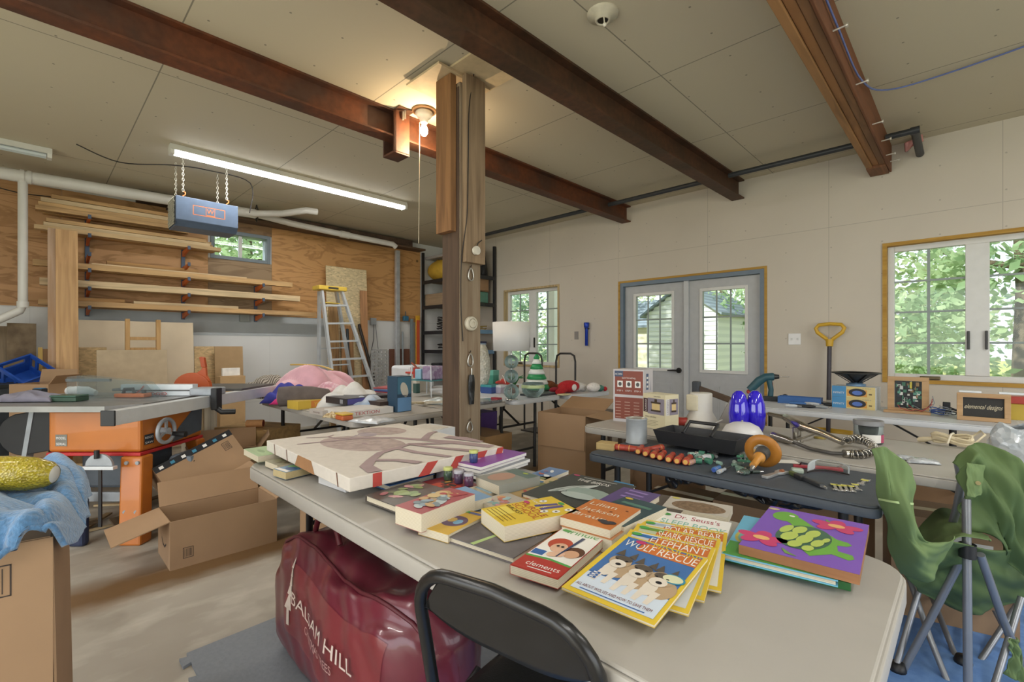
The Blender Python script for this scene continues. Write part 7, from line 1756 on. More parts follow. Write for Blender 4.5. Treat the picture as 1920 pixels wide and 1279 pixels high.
# switches, flashlight on the wall
q = YP(1490, 636, WY); t = thing('light_switch', 'white light switch plate on the wall beside the double door', 'switch', (q.x, WY - .008, q.z)); MB().bx(-.058, .058, 0, .007, -.06, .06, K('e6e6e6')).build('plate', t, .003); MB().bx(-.035, -.02, -.006, -.0003, -.012, .012, K('cfcfcf')).build('toggle', t); MB().bx(.02, .035, -.006, -.0003, -.012, .012, K('cfcfcf')).build('toggle', t)
q = YP(1081, 629, WY); solo(MB().bx(-.035, .035, 0, .006, -.058, .058, K('8f8a86')), 'outlet_cover', 'plain grey blank plate on the wall near the blue flashlight', 'cover plate', (q.x, WY - .007, q.z), bev=.002)
q = YP(1103, 627, WY); t = thing('flashlight', 'blue metal flashlight hung upright on the wall', 'flashlight', (q.x, WY - .045, q.z)); FBL = pm('1d3fae', .3, metal=.4)
MB().lathe([(0, -.165), (.02, -.165), (.022, -.16), (.022, .06), (.026, .075), (.026, .085)], FBL, n=20).build('barrel', t); MB().lathe([(.0265, .086), (.036, .11), (.038, .165), (.034, .17), (0, .17)], FBL, n=20).build('head', t); MB().tube([(0, .044, .08), (.024, .035, .08), (.03, .0, .08), (.0, -.03, .08), (-.03, 0, .08), (-.024, .035, .08)], .006, K('17181c'), 6, closed=True).build('holder_clip', t)

# ------------------------------------------------------------------ far tables: lamps, decorations, games, blankets
TZ = .7455; TG_ = .7405
def ont(px, py, z=TZ): return Z(px, py, z)
q = ont(965, 752); t = thing('table_lamp', 'table lamp of stacked clear glass globes with a white drum shade', 'lamp', (q.x - .1, q.y + .06, TZ)); GLB = clear_mat('dfeae9', .55)
MB().cyl((0, 0, 0), (0, 0, .46), .006, K('b9c2c2')).build('stem', t)
for k, (z, r_) in enumerate(((.075, .072), (.215, .066), (.35, .066))): MB().sph((0, 0, z), (r_, r_, r_ * .98), GLB, 24, 16).build('glass_globe', t); MB().cyl((0, 0, z + r_ * .98), (0, 0, z + r_ * .98 + .008), .014, CHR).build('collar', t)
MB().lathe([(.06, .0), (.06, .006), (.01, .01)], CHR, n=24).build('base', t); MB().lathe([(.165, .45), (.168, .45), (.175, .715), (.172, .715), (.165, .452)], pm('dcdcdb', .8, amt=.02), n=40).build('lamp_shade', t); MB().bar((-.17, 0, .7), (.17, 0, .7), .004, .004, CHR).build('spider', t); MB().cyl((0, 0, .46), (0, 0, .735), .005, CHR).build('harp', t)
q = ont(995, 735); t = thing('christmas_tree_ornament', 'green and white spiral striped toy tree behind the glass bowl', 'decoration', (q.x - .02, q.y + .12, TZ)); GT = K('1d9a55'); m = MB(); n_ = 7
for k in range(n_):
    r0 = .13 * (1 - k / n_) + .008; r1 = .13 * (1 - (k + 1) / n_) + .012; z = .02 + .055 * k
    MB().lathe([(0, z), (r0, z), (r0 + .01, z + .01), (r1, z + .055), (0, z + .055)], GT if k % 2 == 0 else K('dfe6e2'), n=24).build('tier', t)
q = ont(1000, 746); t = thing('glass_bowl', 'round clear glass bowl with a pale green rim band', 'bowl', (q.x - .04, q.y + .04, TZ)); MB().lathe([(0, .002), (.06, .002), (.105, .05), (.112, .09), (.1, .14), (.097, .14), (.109, .09), (.1, .05), (.058, .006), (0, .006)], clear_mat('e6f0ef', .6), n=36).build('bowl_glass', t); MB().lathe([(.113, .092), (.1135, .1), (.111, .112), (.1075, .122)], K('c4d89a'), n=36).build('rim_band', t)
q = ont(897, 738); t = thing('textured_vase', 'tall white bubble-textured lamp base behind the post', 'vase', (q.x - .07, q.y + .1, TZ)); MB().lathe([(0, 0), (.05, 0), (.05, .02), (.062, .05), (.092, .16), (.1, .25), (.092, .36), (.07, .46), (.05, .5), (.045, .51), (0, .51)], pm('d6d5cb', .4, 'voro', sc_=45, c2='bdbcae', bump=1.0), n=36).build('vase_body', t); MB().lathe([(.07, 0), (.07, .012), (.05, .02)], K('c9cac4'), n=24).build('base', t)
def gift(label, px, py, w_, d_, h, c, c2, rz=0, dx=0, dy=0, z=TZ, name='gift_box', group=None, art=None):
    q = ont(px, py, z); t = thing(name, label, 'box', (q.x + dx, q.y + dy, z + .0003), rz, group); m = MB(); m.bx(-w_ / 2, w_ / 2, -d_ / 2, d_ / 2, 0, h * .72, K(c))
    if art: art(m, w_, d_, h)
    m.build('box_body', t); MB().bx(-w_ / 2 - .002, w_ / 2 + .002, -d_ / 2 - .002, d_ / 2 + .002, h * .7205, h, K(c2)).build('lid', t); return t
gift('teal and white patterned gift box behind the bubble lamp', 915, 728, .14, .14, .2, '3f9a85', '63b8a5', .3, -.1, .14)
gift('low blue and teal gift box beside the bubble lamp base', 918, 738, .16, .12, .09, '2f4f9a', '3a9aa0', .2, -.06, .04)
gift('small white and violet box next to the low blue gift box', 938, 738, .09, .1, .085, 'b9b4c9', 'dfe3ea', .1, -.05, .05)
q = ont(942, 728); t = thing('toy_ball', 'dark red round ornament behind the bubble lamp', 'ornament', (q.x - .1, q.y + .22, TZ + .061)); MB().sph((0, 0, 0), .06, K('8a1f36'), 20, 12).build('ball', t); MB().cyl((0, 0, .058), (0, 0, .072), .012, CHR).build('cap', t)
q = ont(935, 732); t = thing('santa_hat', 'red felt hat with a white cord lying across the gift boxes', 'hat', (q.x - .05, q.y + .1, TZ + .07)); MB().tube([(-.1, 0, 0), (0, .03, .02), (.1, .02, .01)], [.012, .035, .05], K('cf3a2e'), 14).build('crown', t); MB().tube([(.1, -.04, .01), (.06, -.03, .07), (.03, -.02, .09), (.0, -.03, .03)], .005, K('e6e2da'), 6).build('cord', t)
q = ont(952, 745); t = thing('potted_plant', 'small dark green spiky artificial plant behind the gift boxes', 'plant', (q.x - .25, q.y + .35, TZ)); MB().lathe([(0, 0), (.04, 0), (.05, .08), (.045, .08), (0, .075)], K('8a4a2f'), n=18).build('pot', t); m = MB()
for k in range(18):
    a_ = k * 2.4; u_ = Vector((math.cos(a_), math.sin(a_), 0)); m.tube([(0, 0, .07), tuple(u_ * .05 + Vector((0, 0, .16))), tuple(u_ * .12 + Vector((0, 0, .17 + .03 * math.sin(k))))], [.006, .007, .001], K('2f7a3f'), 5)
m.build('leaves', t)
q = ont(912, 755); t = thing('serving_tray', 'dark grey wrapped tray on the table end by the post', 'tray', (q.x - .06, q.y + .05, TG_)); MB().prism(rounded(-.09, .09, -.14, .14, .04), .0005, .02, pm('5a5c60', .25, 'voro', sc_=40, c2='83868a', coat=.5), True).build('tray_body', t); MB().bx(-.02, .07, .08, .13, .0205, .035, K('a8303c')).build('red_bow', t)
q = ont(1030, 742); solo(MB().bx(-.1, .1, -.2, .16, .0, .02, K('353a42')), 'slate_board', 'flat dark board lying beside the glass bowl', 'board', (q.x - .12, q.y, TZ), .05, bev=.003)
q = ont(1030, 735); t = thing('plush_toy', 'brown plush animal lying between the toy tree and the red plush', 'plush toy', (q.x - .12, q.y + .12, TZ)); BRP = pm('7d4a2a', .95, bump=.5, sc_=60, amt=.2)
MB().sph((0, 0, .055), (.075, .11, .055), BRP, 18, 12).build('body', t); MB().sph((-.02, -.12, .1), (.055, .055, .055), pm('95602f', .95, bump=.5, sc_=60), 16, 10).build('head', t); MB().tube([(.03, .08, .04), (.08, .15, .03), (.1, .2, .025)], [.03, .028, .02], BRP, 10).build('leg', t); MB().tube([(-.03, .08, .04), (-.05, .16, .03), (-.04, .22, .025)], [.03, .028, .02], BRP, 10).build('leg', t)
q = ont(1075, 738); t = thing('plush_toy', 'red and white plush figure lying on the last white table', 'plush toy', (q.x - .1, q.y + .05, TZ)); RPL = pm('b5222a', .95, bump=.5, sc_=60, amt=.15); WPL = pm('dedbd6', .95, bump=.5, sc_=60)
MB().sph((0, 0, .065), (.09, .15, .065), RPL, 20, 12).build('body', t); MB().sph((.09, -.02, .06), (.012, .04, .035), WPL, 12, 8).build('pocket', t); MB().tube([(0, .12, .06), (.0, .2, .05), (.02, .26, .035)], [.06, .045, .04], WPL, 12).build('trim_cuff', t); MB().tube([(.03, -.12, .05), (.05, -.2, .03), (.06, -.26, .028)], [.045, .035, .028], RPL, 12).build('arm', t)
q = ont(1108, 737); t = thing('plush_toy', 'white and grey plush toy with a red ball nose at the table end', 'plush toy', (q.x - .05, q.y + .12, TZ)); MB().sph((0, 0, .05), (.07, .08, .05), WPL, 16, 10).build('body', t); MB().sph((.02, .1, .035), (.04, .05, .035), K('3f7a6a'), 14, 8).build('scarf', t); MB().sph((.04, .16, .025), .025, RPL, 12, 8).build('nose', t)
q = ont(1045, 738); solo(MB().sph((0, 0, .03), (.06, .07, .03), pm('8f2030', .95, bump=.5, sc_=60), 16, 10), 'stocking', 'dark red knit stocking bundled beside the brown plush', 'stocking', (q.x - .07, q.y + .05, TZ))
q = ont(1062, 741); solo(MB().bx(-.04, .04, -.06, .06, 0, .012, K('d9cf9a')), 'card_box', 'small cream card box at the table joint before the red plush', 'box', (q.x - .03, q.y, TZ))
# hand truck against the wall
t = thing('hand_truck', 'hand truck with two arched black tube frames standing behind the far tables', 'hand truck', (-4.25, 5.2, 0)); HT = pm('2f2d2c', .4)
for k, (x, y) in enumerate(((-.28, -.12), (.17, .06))):
    P = [(x - .17, y, 0.02), (x - .17, y, 1.02), (x - .15, y, 1.1), (x - .09, y, 1.13), (x + .09, y, 1.13), (x + .15, y, 1.1), (x + .17, y, 1.02), (x + .17, y, .02)]; MB().tube(P, .014, HT, 10).build('frame_tube', t)
MB().bx(-.45, .34, -.2, .12, .001, .018, HT).build('toe_plate', t)
# under-table things
for lb, c, x, y, w_, d_, h in (('violet storage bin under the white tables', '6f4fa8', -4.0, 3.55, .3, .3, .5), ('brown carton below the bubble lamp table', 'a8804f', -3.45, 3.1, .5, .35, .4), ('grey plastic tub under the table behind the post', '7d848a', -3.6, 2.6, .4, .4, .45), ('carton with a white sticker under the last white table', '9c7448', -3.25, 4.1, .35, .35, .42), ('navy bag-like bin under the blanket table', '2f3158', -3.4, 2.0, .4, .35, .5)):
    gift(lb, 960, 700, w_, d_, h, c, c, 0, 0, 0, .0005, 'storage_bin', 'bins under the far tables').location = (x, y, .0005)
t = thing('stool', 'low dark wooden stool beyond the last white table', 'stool', (-3.35, 5.1, 0)); MB().bx(-.2, .2, -.15, .15, .38, .42, K('5a4a3c')).build('seat', t, .004)
for x in (-.17, .17):
    for y in (-.12, .12): MB().bx(x - .02, x + .02, y - .02, y + .02, 0, .379, K('5a4a3c')).build('leg', t)
# white carton beside the post, on a stack
closed_carton('cardboard_box', 'plain brown carton standing at the foot of the wooden post', (-2.28, 1.66, 0), 0, .34, .28, .52)
q = (-2.27, 1.64); t = thing('cardboard_box', 'white carton with a red printed corner beside the wooden post', 'box', (q[0], q[1], .5215), R(8))
m = MB(); m.bx(-.105, .105, -.1, .1, 0, .245, pm('d3d4d4', .5, amt=.03)); m.T = FACE((.1058, -.1, 0), (0, 1, 0), (0, 0, 1)); m.rect(.08, .15, .06, .1, 0, K('a83a3a')); m.rect(.155, .175, .06, .1, 0, INK); m.T = FACE((-.105, -.1008, 0), (1, 0, 0), (0, 0, 1)); m.rect(.03, .17, .03, .2, 0, K('b9b5ab')); m.T = Matrix(); m.build('carton_body', t); MB().bx(-.107, .09, -.102, .06, .2455, .249, pm('cfc9be', .5)).build('lid_flap', t)

# games
def game(label, px, py, w_, d_, h, rz, c, art=None, z=TG_, dx=0, dy=0, dz=0):
    q = Z(px, py, z); t = thing('board_game', label, 'board game', (q.x + dx, q.y + dy, z + .0006 + dz), rz, 'games on the blanket table'); m = MB(); m.bx(-w_ / 2, w_ / 2, -d_ / 2, d_ / 2, 0, h, K(c))
    if art: art(m, w_, d_, h)
    m.build('box_lid', t); MB().bx(-w_ / 2 + .003, w_ / 2 - .003, -d_ / 2 + .003, d_ / 2 - .003, -.0004, -.0001, K(c)).build('box_base', t); return t
def eside(m, w_, d_): m.T = FACE((w_ / 2 + .0008, -d_ / 2, 0), (0, 1, 0), (0, 0, 1)); return m
def fside(m, w_, d_): m.T = FACE((-w_ / 2, -d_ / 2 - .0008, 0), (1, 0, 0), (0, 0, 1)); return m
def clue(m, w_, d_, h):
    eside(m, w_, d_); m.rect(.01, d_ * .42, .004, h - .004, 0, K('4a4690')); m.text('CLUE', d_ * .46, h * .25, 0, h * .8, W_, fit=d_ * .26); m.rect(d_ * .56, d_ * .64, h * .1, h * .9, -.0002, K('b8323a')); m.T = Matrix()
    fside(m, w_, d_); m.rect(w_ * .7, w_ * .84, .008, h - .01, 0, K('8f8f96')); m.T = Matrix()
def tex(m, w_, d_, h): eside(m, w_, d_); m.text('TEXTION', d_ * .2, h * .25, 0, h * .75, K('b8323a'), fit=d_ * .5); m.T = Matrix(); fside(m, w_, d_); m.text('GAME', w_ * .3, h * .3, 0, h * .5, K('7a5a55'), fit=w_ * .5); m.T = Matrix()
g1 = game('white boxed board game with red lettering lying under the black one', 690, 782, .28, .40, .045, R(3), 'd3cfc8', tex, dx=-.2, dy=.04)
game('grey flat game box in front of the white boxed one', 640, 776, .2, .3, .035, R(3), 'b9b0a8', tex, dx=-.1, dy=-.0)
game('black boxed CLUE board game on top of the white box', 690, 770, .3, .42, .05, R(5), '2f2c34', clue, dx=-.23, dy=.05, dz=.0465)
game('yellow and orange game carton at the front table edge', 575, 765, .16, .22, .065, R(8), 'd6b23a', lambda m, w_, d_, h: (eside(m, w_, d_), m.rect(d_ * .5, d_ * .98, .005, h - .005, 0, K('d97f2f')), m.text('YO', d_ * .62, h * .2, .0004, h * .8, YL, fit=d_ * .25), setattr(m, 'T', Matrix())), dx=-.02)
game('low green game box behind the yellow carton', 605, 760, .22, .18, .06, R(4), '8fa860', dx=-.1, dy=.06)
game('black and gold game box standing against the tall blue one', 730, 770, .24, .2, .075, R(2), '3a2a22', lambda m, w_, d_, h: (eside(m, w_, d_), m.ell(d_ * .8, h * .5, .014, .022, 0, K('c9a23f'), 12), m.rect(d_ * .2, d_ * .6, .01, .03, .0, K('6a4a2f')), setattr(m, 'T', Matrix())), dx=-.1, dy=.0)
def tall(m, w_, d_, h): eside(m, w_, d_); m.rect(.004, d_ - .004, .004, h * .4, 0, K('5f8fc0')); m.rect(.004, d_ - .004, h * .5, h - .006, 0, K('3f7590')); m.ell(d_ * .5, h * .62, d_ * .25, h * .22, .0004, K('c9c3b3'), 16, .3); m.rect(.01, d_ * .8, h * .42, h * .47, .0004, K('2b4a63')); m.T = Matrix()
game('tall upright dark blue game carton at the table end near the post', 757, 772, .13, .13, .27, R(2), '2b4a63', tall, dx=-.06, dy=.0)
q = Z(640, 788, TG_); t = thing('puzzle_tin', 'small orange and yellow round-cornered tin on the blanket table', 'tin', (q.x, q.y + .02, TG_)); MB().bx(-.055, .055, -.04, .04, .0004, .035, K('c9602f')).build('tin_body', t, .01); MB().bx(-.056, .056, -.041, .041, .0355, .048, K('d9b03a')).build('lid', t, .01)
q = Z(624, 785, TG_); solo(crumple(.14, .09, .045, pm('d8c7a0', .8, 'mottle', sc_=60, c2='9a7f55'), 33, 18, 14), 'wicker_purse', 'little cream patterned pouch beside the orange tin', 'pouch', (q.x - .03, q.y + .03, TG_), .4)
q = Z(700, 795, TG_); solo(crumple(.25, .2, .03, pm('c3c7cb', .3, sc_=20, coat=.4), 34, 24, 18), 'plastic_bag', 'flat grey-white plastic bag draped off the games table end', 'plastic bag', (q.x - .1, q.y + .05, TG_), .3)
q = Z(585, 755, TG_); solo(MB().lathe([(0, .0), (.12, 0), (.16, .03), (.165, .05), (.16, .05), (.15, .03), (.115, .006), (0, .006)], pm('a9b3bd', .3, metal=.5), n=32), 'metal_dish', 'shallow grey metal dish behind the yellow game carton', 'dish', (q.x - .15, q.y + .12, TG_))
for k, c in enumerate(('c9c9cf', 'c9464a', '2f62c0', '6fa0d0', 'b94a4f')):
    q = Z(728, 755, TG_); solo(MB().bx(-.1, .1, -.11, .11, 0, .012, K(c)), 'folder', ['bottom white', 'lower red', 'royal blue', 'pale blue', 'topmost red'][k] + ' folder of the small pile behind the tall blue carton', 'folder', (q.x - .2 + .006 * k, q.y + .16 - .01 * k, TG_ + .06 + .0125 * k), .1 * k, 'folders behind the tall carton')
solo(MB().bx(-.13, .13, -.13, .13, 0, .059, K('8f8a84')), 'carton', 'low grey carton carrying the pile of folders', 'box', (Z(728, 755, TG_).x - .19, Z(728, 755, TG_).y + .14, TG_ + .0005))
# blankets
PNK = pm('d3a3ad', .95, amt=.12, sc_=8, bump=.15, sheen=.4)
def heap(name, label, cat, px, py, f, w_, d_, h, m, seed, rz=0, flat=.55, z=TG_, nu=40, group='blankets and cloths on the far table'):
    q = FW(px, py, f); return solo(crumple(w_, d_, h, m, seed, nu, int(nu * .75), .006, flat), name, label, cat, (q.x, q.y, z), TH + rz, group)
heap('blanket', 'big pink quilted blanket heaped on the table before the step ladder', 'blanket', 592, 730, 4.5, .78, .5, .36, PNK, 41, .2, .5)
heap('pillow', 'pink floral pillow at the foot of the pink blanket', 'pillow', 628, 740, 4.15, .5, .3, .2, pm('cf98a6', .95, 'mottle', sc_=30, c2='e0c0c8'), 42, .1)
heap('blanket', 'royal blue cloth between the pink blanket and the brown roll', 'blanket', 545, 745, 4.2, .42, .32, .2, pm('3a3f9a', .9, amt=.2, sc_=8), 43, -.2)
heap('blanket', 'white fleece blanket lying behind the games', 'blanket', 660, 745, 4.0, .5, .34, .21, pm('d3d2cf', .95, amt=.08, sc_=20, bump=.3), 44, .2)
heap('pillow', 'white and blue cushion next to the white fleece', 'pillow', 692, 748, 3.75, .36, .24, .13, pm('c9cdd3', .95, 'mottle', sc_=4, c2='8fa6c0'), 45, .2)
heap('blanket', 'striped grey and brown cloth bundle at the far end of the table', 'blanket', 500, 735, 4.62, .5, .34, .26, pm('a8a296', .95, 'stripe', sc_=14, c2='5a5148', axis='X'), 46, -.1)
heap('scarf', 'bright pink scarf end hanging at the table corner', 'scarf', 525, 755, 4.05, .14, .1, .06, pm('c9327a', .9), 47)
q = FW(572, 757, 3.9); t = thing('rolled_pillow', 'dark brown rolled cushion lying in front of the blue cloth', 'cushion', (q.x, q.y, TG_ + .085), TH + .25)
MB().tube([(-.2, 0, 0), (-.195, 0, 0), (-.1, 0, .004), (.05, 0, .0), (.18, 0, -.012), (.2, 0, -.012)], [.06, .08, .084, .08, .066, .04], pm('5f5652', .9, amt=.2, sc_=12, bump=.3), 20).build('roll', t); MB().cyl((-.206, 0, 0), (-.2005, 0, 0), .05, pm('b58a86', .9)).build('end_patch', t)
wire('yellow_strap', [FW(545, 684, 4.62), FW(570, 684, 4.45), FW(600, 686, 4.4), FW(625, 694, 4.35)], .008, K('c9a54f'), 'yellow strap lying over the pink blanket', 'strap')
# basket table goods behind the post
q = Z(752, 735, TG_); t = thing('white_appliance', 'white boxy appliance with blue lettering behind the tall blue carton', 'appliance', (q.x - .3, q.y + .35, TG_), R(8)); APW = pm('d0d4d8', .4, amt=.03)
MB().bx(-.17, .17, -.19, .19, .0, .27, APW).build('housing', t, .03); m = MB(); m.T = FACE((.1712, -.19, 0), (0, 1, 0), (0, 0, 1)); m.text('easyclean', .17, .17, 0, .03, K('4a5f8a'), fit=.14); m.rect(.06, .07, .06, .21, 0, K('3a3f48')); m.build('front_print', t)
q = Z(802, 745, TG_); t = thing('dish_rack', 'light blue wire caddy with white rods and a striped cloth bag', 'caddy', (q.x - .12, q.y + .1, TG_), .2); LBL = K('8fc0d8')
m = MB()
for x in (-.14, .14):
    for y in (-.12, .12): m.tube([(x * 1.1, y * 1.1, .001), (x, y, .16), (x * .9, y * .9, .3)], .006, K('cfd6dc'), 8)
m.build('rods', t); MB().bx(-.15, .15, -.13, .13, .155, .165, K('3f8a90')).build('shelf_plate', t); MB().bx(-.1, -.02, -.1, .1, .1655, .27, LBL).build('blue_cup', t, .01); MB().bx(0, .12, -.1, .1, .1655, .3, pm('a9a2b8', .8, 'voro', sc_=30, c2='7d5f86')).build('patterned_bag', t, .012)
q = Z(775, 740, TG_); t = thing('toy_train', 'red and cream toy figure standing behind the tall blue carton', 'toy', (q.x - .12, q.y + .12, TG_)); MB().bx(-.03, .03, -.025, .025, .0, .1, K('3a5f5a')).build('base', t, .004); MB().bx(-.028, .028, -.024, .024, .1005, .16, K('d8d0c0')).build('waist', t, .004); MB().bx(-.03, .03, -.025, .025, .1605, .27, K('b8322c')).build('coat', t, .006); MB().tube([(0, 0, .27), (-.02, -.02, .3), (-.05, -.03, .32)], .01, K('9a4a30'), 8).build('arm', t)
q = Z(800, 738, TG_); t = thing('toy_truck', 'flat red plastic toy with white top beside the wire caddy', 'toy', (q.x - .3, q.y + .1, TG_ + .0)); MB().bx(-.12, .12, -.06, .06, 0, .19, K('b9b4a8')).build('carton_body', t); MB().bx(-.15, .15, -.07, .07, .1905, .21, K('cf3a2e')).build('red_plate', t, .003)
for k in range(3): q = Z(806 + 12 * k, 757 + 3 * k, TG_); solo(MB().bx(-.16, .16, -.018, .018, 0, .014, K(('cfbf9a', 'b9a982', 'd8d0bc')[k])), 'wood_batten', ('first', 'second', 'third')[k] + ' pale slat lying on the table behind the post, counted from the tall carton', 'slat', (q.x - .05, q.y + .02, TG_ + .0005 + .0145 * k), 1.1 + .25 * k, 'slats behind the post')
q = Z(845, 762, TG_); solo(crumple(.3, .26, .06, pm('b3c2c6', .2, 'voro', sc_=25, c2='d3dde0', coat=.6), 51, 24, 18), 'plastic_bag', 'clear bubble bag spread on the table behind the post', 'plastic bag', (q.x - .2, q.y + .08, TG_), .3)
# ------------------------------------------------------------------ against the plywood wall: ladder, boards, levels
def stand(name, label, cat, px0, px1, ptop, x, th, mt, tilt=4, group='boards and bars by the step ladder'):
    lean_panel(name, label, cat, px0, px1, ptop, x, th, mt, tilt, group=group)
stand('panel', 'tall pale strand board sheet leaning behind the step ladder', 'panel', 611, 687, 498, -7.12, .016, pm('cdbb94', .8, 'osb', sc_=26), 3)
stand('plank', 'tall reddish plank standing in front of the strand board edge', 'plank', 676, 688, 545, -7.02, .03, pm('c08e63', .7, 'wood', axis='Z'), 3)
stand('plank', 'brown plank seen between the rungs of the step ladder', 'plank', 640, 662, 610, -7.0, .03, pm('b5875a', .7, 'wood', axis='Z'), 3)
stand('plank', 'mottled brown plank behind the ladder rungs, nearest its side rail', 'plank', 617, 634, 575, -7.03, .03, pm('b08a5c', .7, 'wood', axis='Z', c2='6d4f30'), 3)
DKM = pm('33383e', .4, metal=.3)
for k, (p0, p1, c, lb) in enumerate((((651, 617), (655, 712), '3a4148', 'dark grey steel pipe standing straight behind the ladder'), ((664, 612), (690, 705), '2b2d30', 'black pipe leaning beside the ladder, inner one'), ((673, 608), (700, 705), '35302c', 'black pipe leaning beside the ladder, outer one'))):
    a, b = XP(*p0, -7.0), XP(*p1, -6.85); d = (b - a); b2 = a + d * (a.z - .01) / (a.z - b.z)
    solo(MB().cyl(tuple(a), tuple(b2), .022, pm(c, .4, metal=.4)), 'steel_pipe', lb, 'pipe', group='pipes by the step ladder')
t = thing('step_ladder', 'aluminium step ladder with a yellow top cap', 'ladder', (0, 0, 0)); AL = pm('c3c8cc', .35, metal=.35, amt=.05); XL = -6.45
tl, tr = XP(603, 545, XL), XP(640, 545, XL); bl_, brr = XP(612, 700, XL + .0), XP(680, 700, XL + .0)
def rail(a, b, name, x_off=0):
    d = b - a; k = (a.z - .01) / (a.z - b.z); e = a + d * k; e.x += x_off; MB().bar(tuple(a), tuple(e), .03, .065, AL, up=(1, 0, 0)).build(name, t); return a, e
l0, l1 = rail(tl, bl_, 'side_rail', .3); r0, r1 = rail(tr, brr, 'side_rail', .3)
q0, q1 = rail(tl + Vector((-.12, .02, 0)), bl_ + Vector((-.12, .02, 0)), 'rear_rail', -.3); q2, q3 = rail(tr + Vector((-.12, -.02, 0)), brr + Vector((-.12, -.04, 0)), 'rear_rail', -.3)
for k in range(1, 8):
    u = k / 8 - .02; a, b = l0.lerp(l1, u), r0.lerp(r1, u); MB().bar(tuple(a), tuple(b), .08, .025, AL).build('step', t)
    if k > 2: a, b = q0.lerp(q1, u + .05), q2.lerp(q3, u + .05); MB().bar(tuple(a), tuple(b), .03, .02, AL).build('rear_rung', t)
c = (tl + tr) / 2; wy = (tr - tl).length; LYE = K('d8b23a')
MB().bx(c.x - .17, c.x + .06, c.y - wy / 2 - .06, c.y + wy / 2 + .06, c.z - .0, c.z + .06, LYE).build('top_cap', t, .01); MB().bx(c.x - .12, c.x + .03, c.y - wy / 2 + .03, c.y + wy / 2 - .03, c.z - .18, c.z - .17, LYE).build('paint_shelf', t); m = MB(); m.T = FACE((c.x + .0608, c.y - wy / 2, c.z), (0, 1, 0), (0, 0, 1)); m.rect(.07, wy - .07, .015, .042, 0, K('3a352a')); m.build('name_strip', t)
def bar_on_wall(name, label, cat, px, ptop, pbot, x, w_, d_, mt, group=None):
    a, b = XP(px, ptop, x), XP(px, pbot, x); return solo(MB().bx(-d_ / 2, d_ / 2, -w_ / 2, w_ / 2, 0, a.z - max(0, b.z), mt), name, label, cat, (x, a.y, max(0.0005, b.z)), group=group, bev=.003)
bar_on_wall('aluminium_bar', 'tall square aluminium tube standing against the plywood wall', 'bar', 745, 470, 1200, -7.2, .075, .06, pm('c9cdd0', .3, metal=.5), 'boards and bars by the step ladder')
bar_on_wall('level', 'long box level, orange above and yellow below, by the shelf unit', 'level', 783, 592, 1200, -7.18, .075, .03, pm('d9a32c', .5), 'boards and bars by the step ladder')
q = XP(783, 635, -7.163); o = bpy.data.objects[[o.name for o in bpy.data.objects if o.name.startswith('level')][-1]]; MB().bx(.0152, .0165, -.034, .034, .85, 1.70, K('d9562f')).build('orange_face', o)
bar_on_wall('steel_angle', 'grey steel angle standing beside the box level', 'bar', 772, 598, 1200, -7.2, .05, .04, pm('8f999d', .4, metal=.4), 'boards and bars by the step ladder')
bar_on_wall('steel_rod', 'thin steel strip beside the tall aluminium tube', 'bar', 755, 622, 1200, -7.18, .03, .02, pm('a9b1b6', .4, metal=.4), 'boards and bars by the step ladder')
stand('panel', 'small dark red-brown panel behind the aluminium tube', 'panel', 730, 768, 655, -7.25, .012, pm('6d4534', .6, amt=.1), 1)
a, b = XP(697, 657, -6.7), XP(726, 660, -6.7)
t = thing('perforated_shelf', 'galvanised punched metal panel standing before the white wall', 'metal panel', (a.x, a.y, .001)); w_ = b.y - a.y; PM_ = pm('c9cccf', .25, metal=.8, amt=.05); h = a.z
m = MB()
for k in range(5): y = w_ * k / 4; m.bx(0, .008, y - .018, y + .018, 0, h, PM_)
for k in range(22): z = h * k / 21; m.bx(.0085, .0105, 0, w_, z - .014, z + .014, PM_)
m.build('slotted_sheet', t)
q = XP(697, 603, WX); t = thing('outlet_box', 'grey outlet box with hanging cables on the white wall by the ladder', 'outlet', (WX + .02, q.y, q.z)); MB().bx(0, .05, -.05, .05, -.06, .06, K('9aa0a2')).build('box_body', t, .004); MB().tube([(.05, 0, -.05), (.08, -.02, -.3), (.1, -.12, -.7), (.1, -.16, -1.2)], .007, K('55585a'), 8).build('cable', t); MB().tube([(.05, .03, -.05), (.07, .06, -.4), (.09, .1, -.8), (.1, .12, -1.2)], .005, K('6b6e70'), 8).build('cable', t)
q = XP(757, 597, WX); t = thing('clamp', 'small blue clamp hung on the plywood edge beside the aluminium tube', 'clamp', (WX + .03, q.y, q.z)); MB().bx(0, .06, -.05, .05, -.05, .04, K('2f6f8f')).build('jaw', t, .01); MB().cyl((.03, 0, .04), (.03, 0, .12), .008, K('2a4a5a')).build('screw', t)
q = XP(457, 597, WX); solo(MB().bx(0, .04, -.06, .06, -.05, .05, K('8f958f')), 'outlet_cover', 'square grey cover box on the wall under the lumber', 'cover plate', (WX + .006, q.y, q.z), bev=.004)
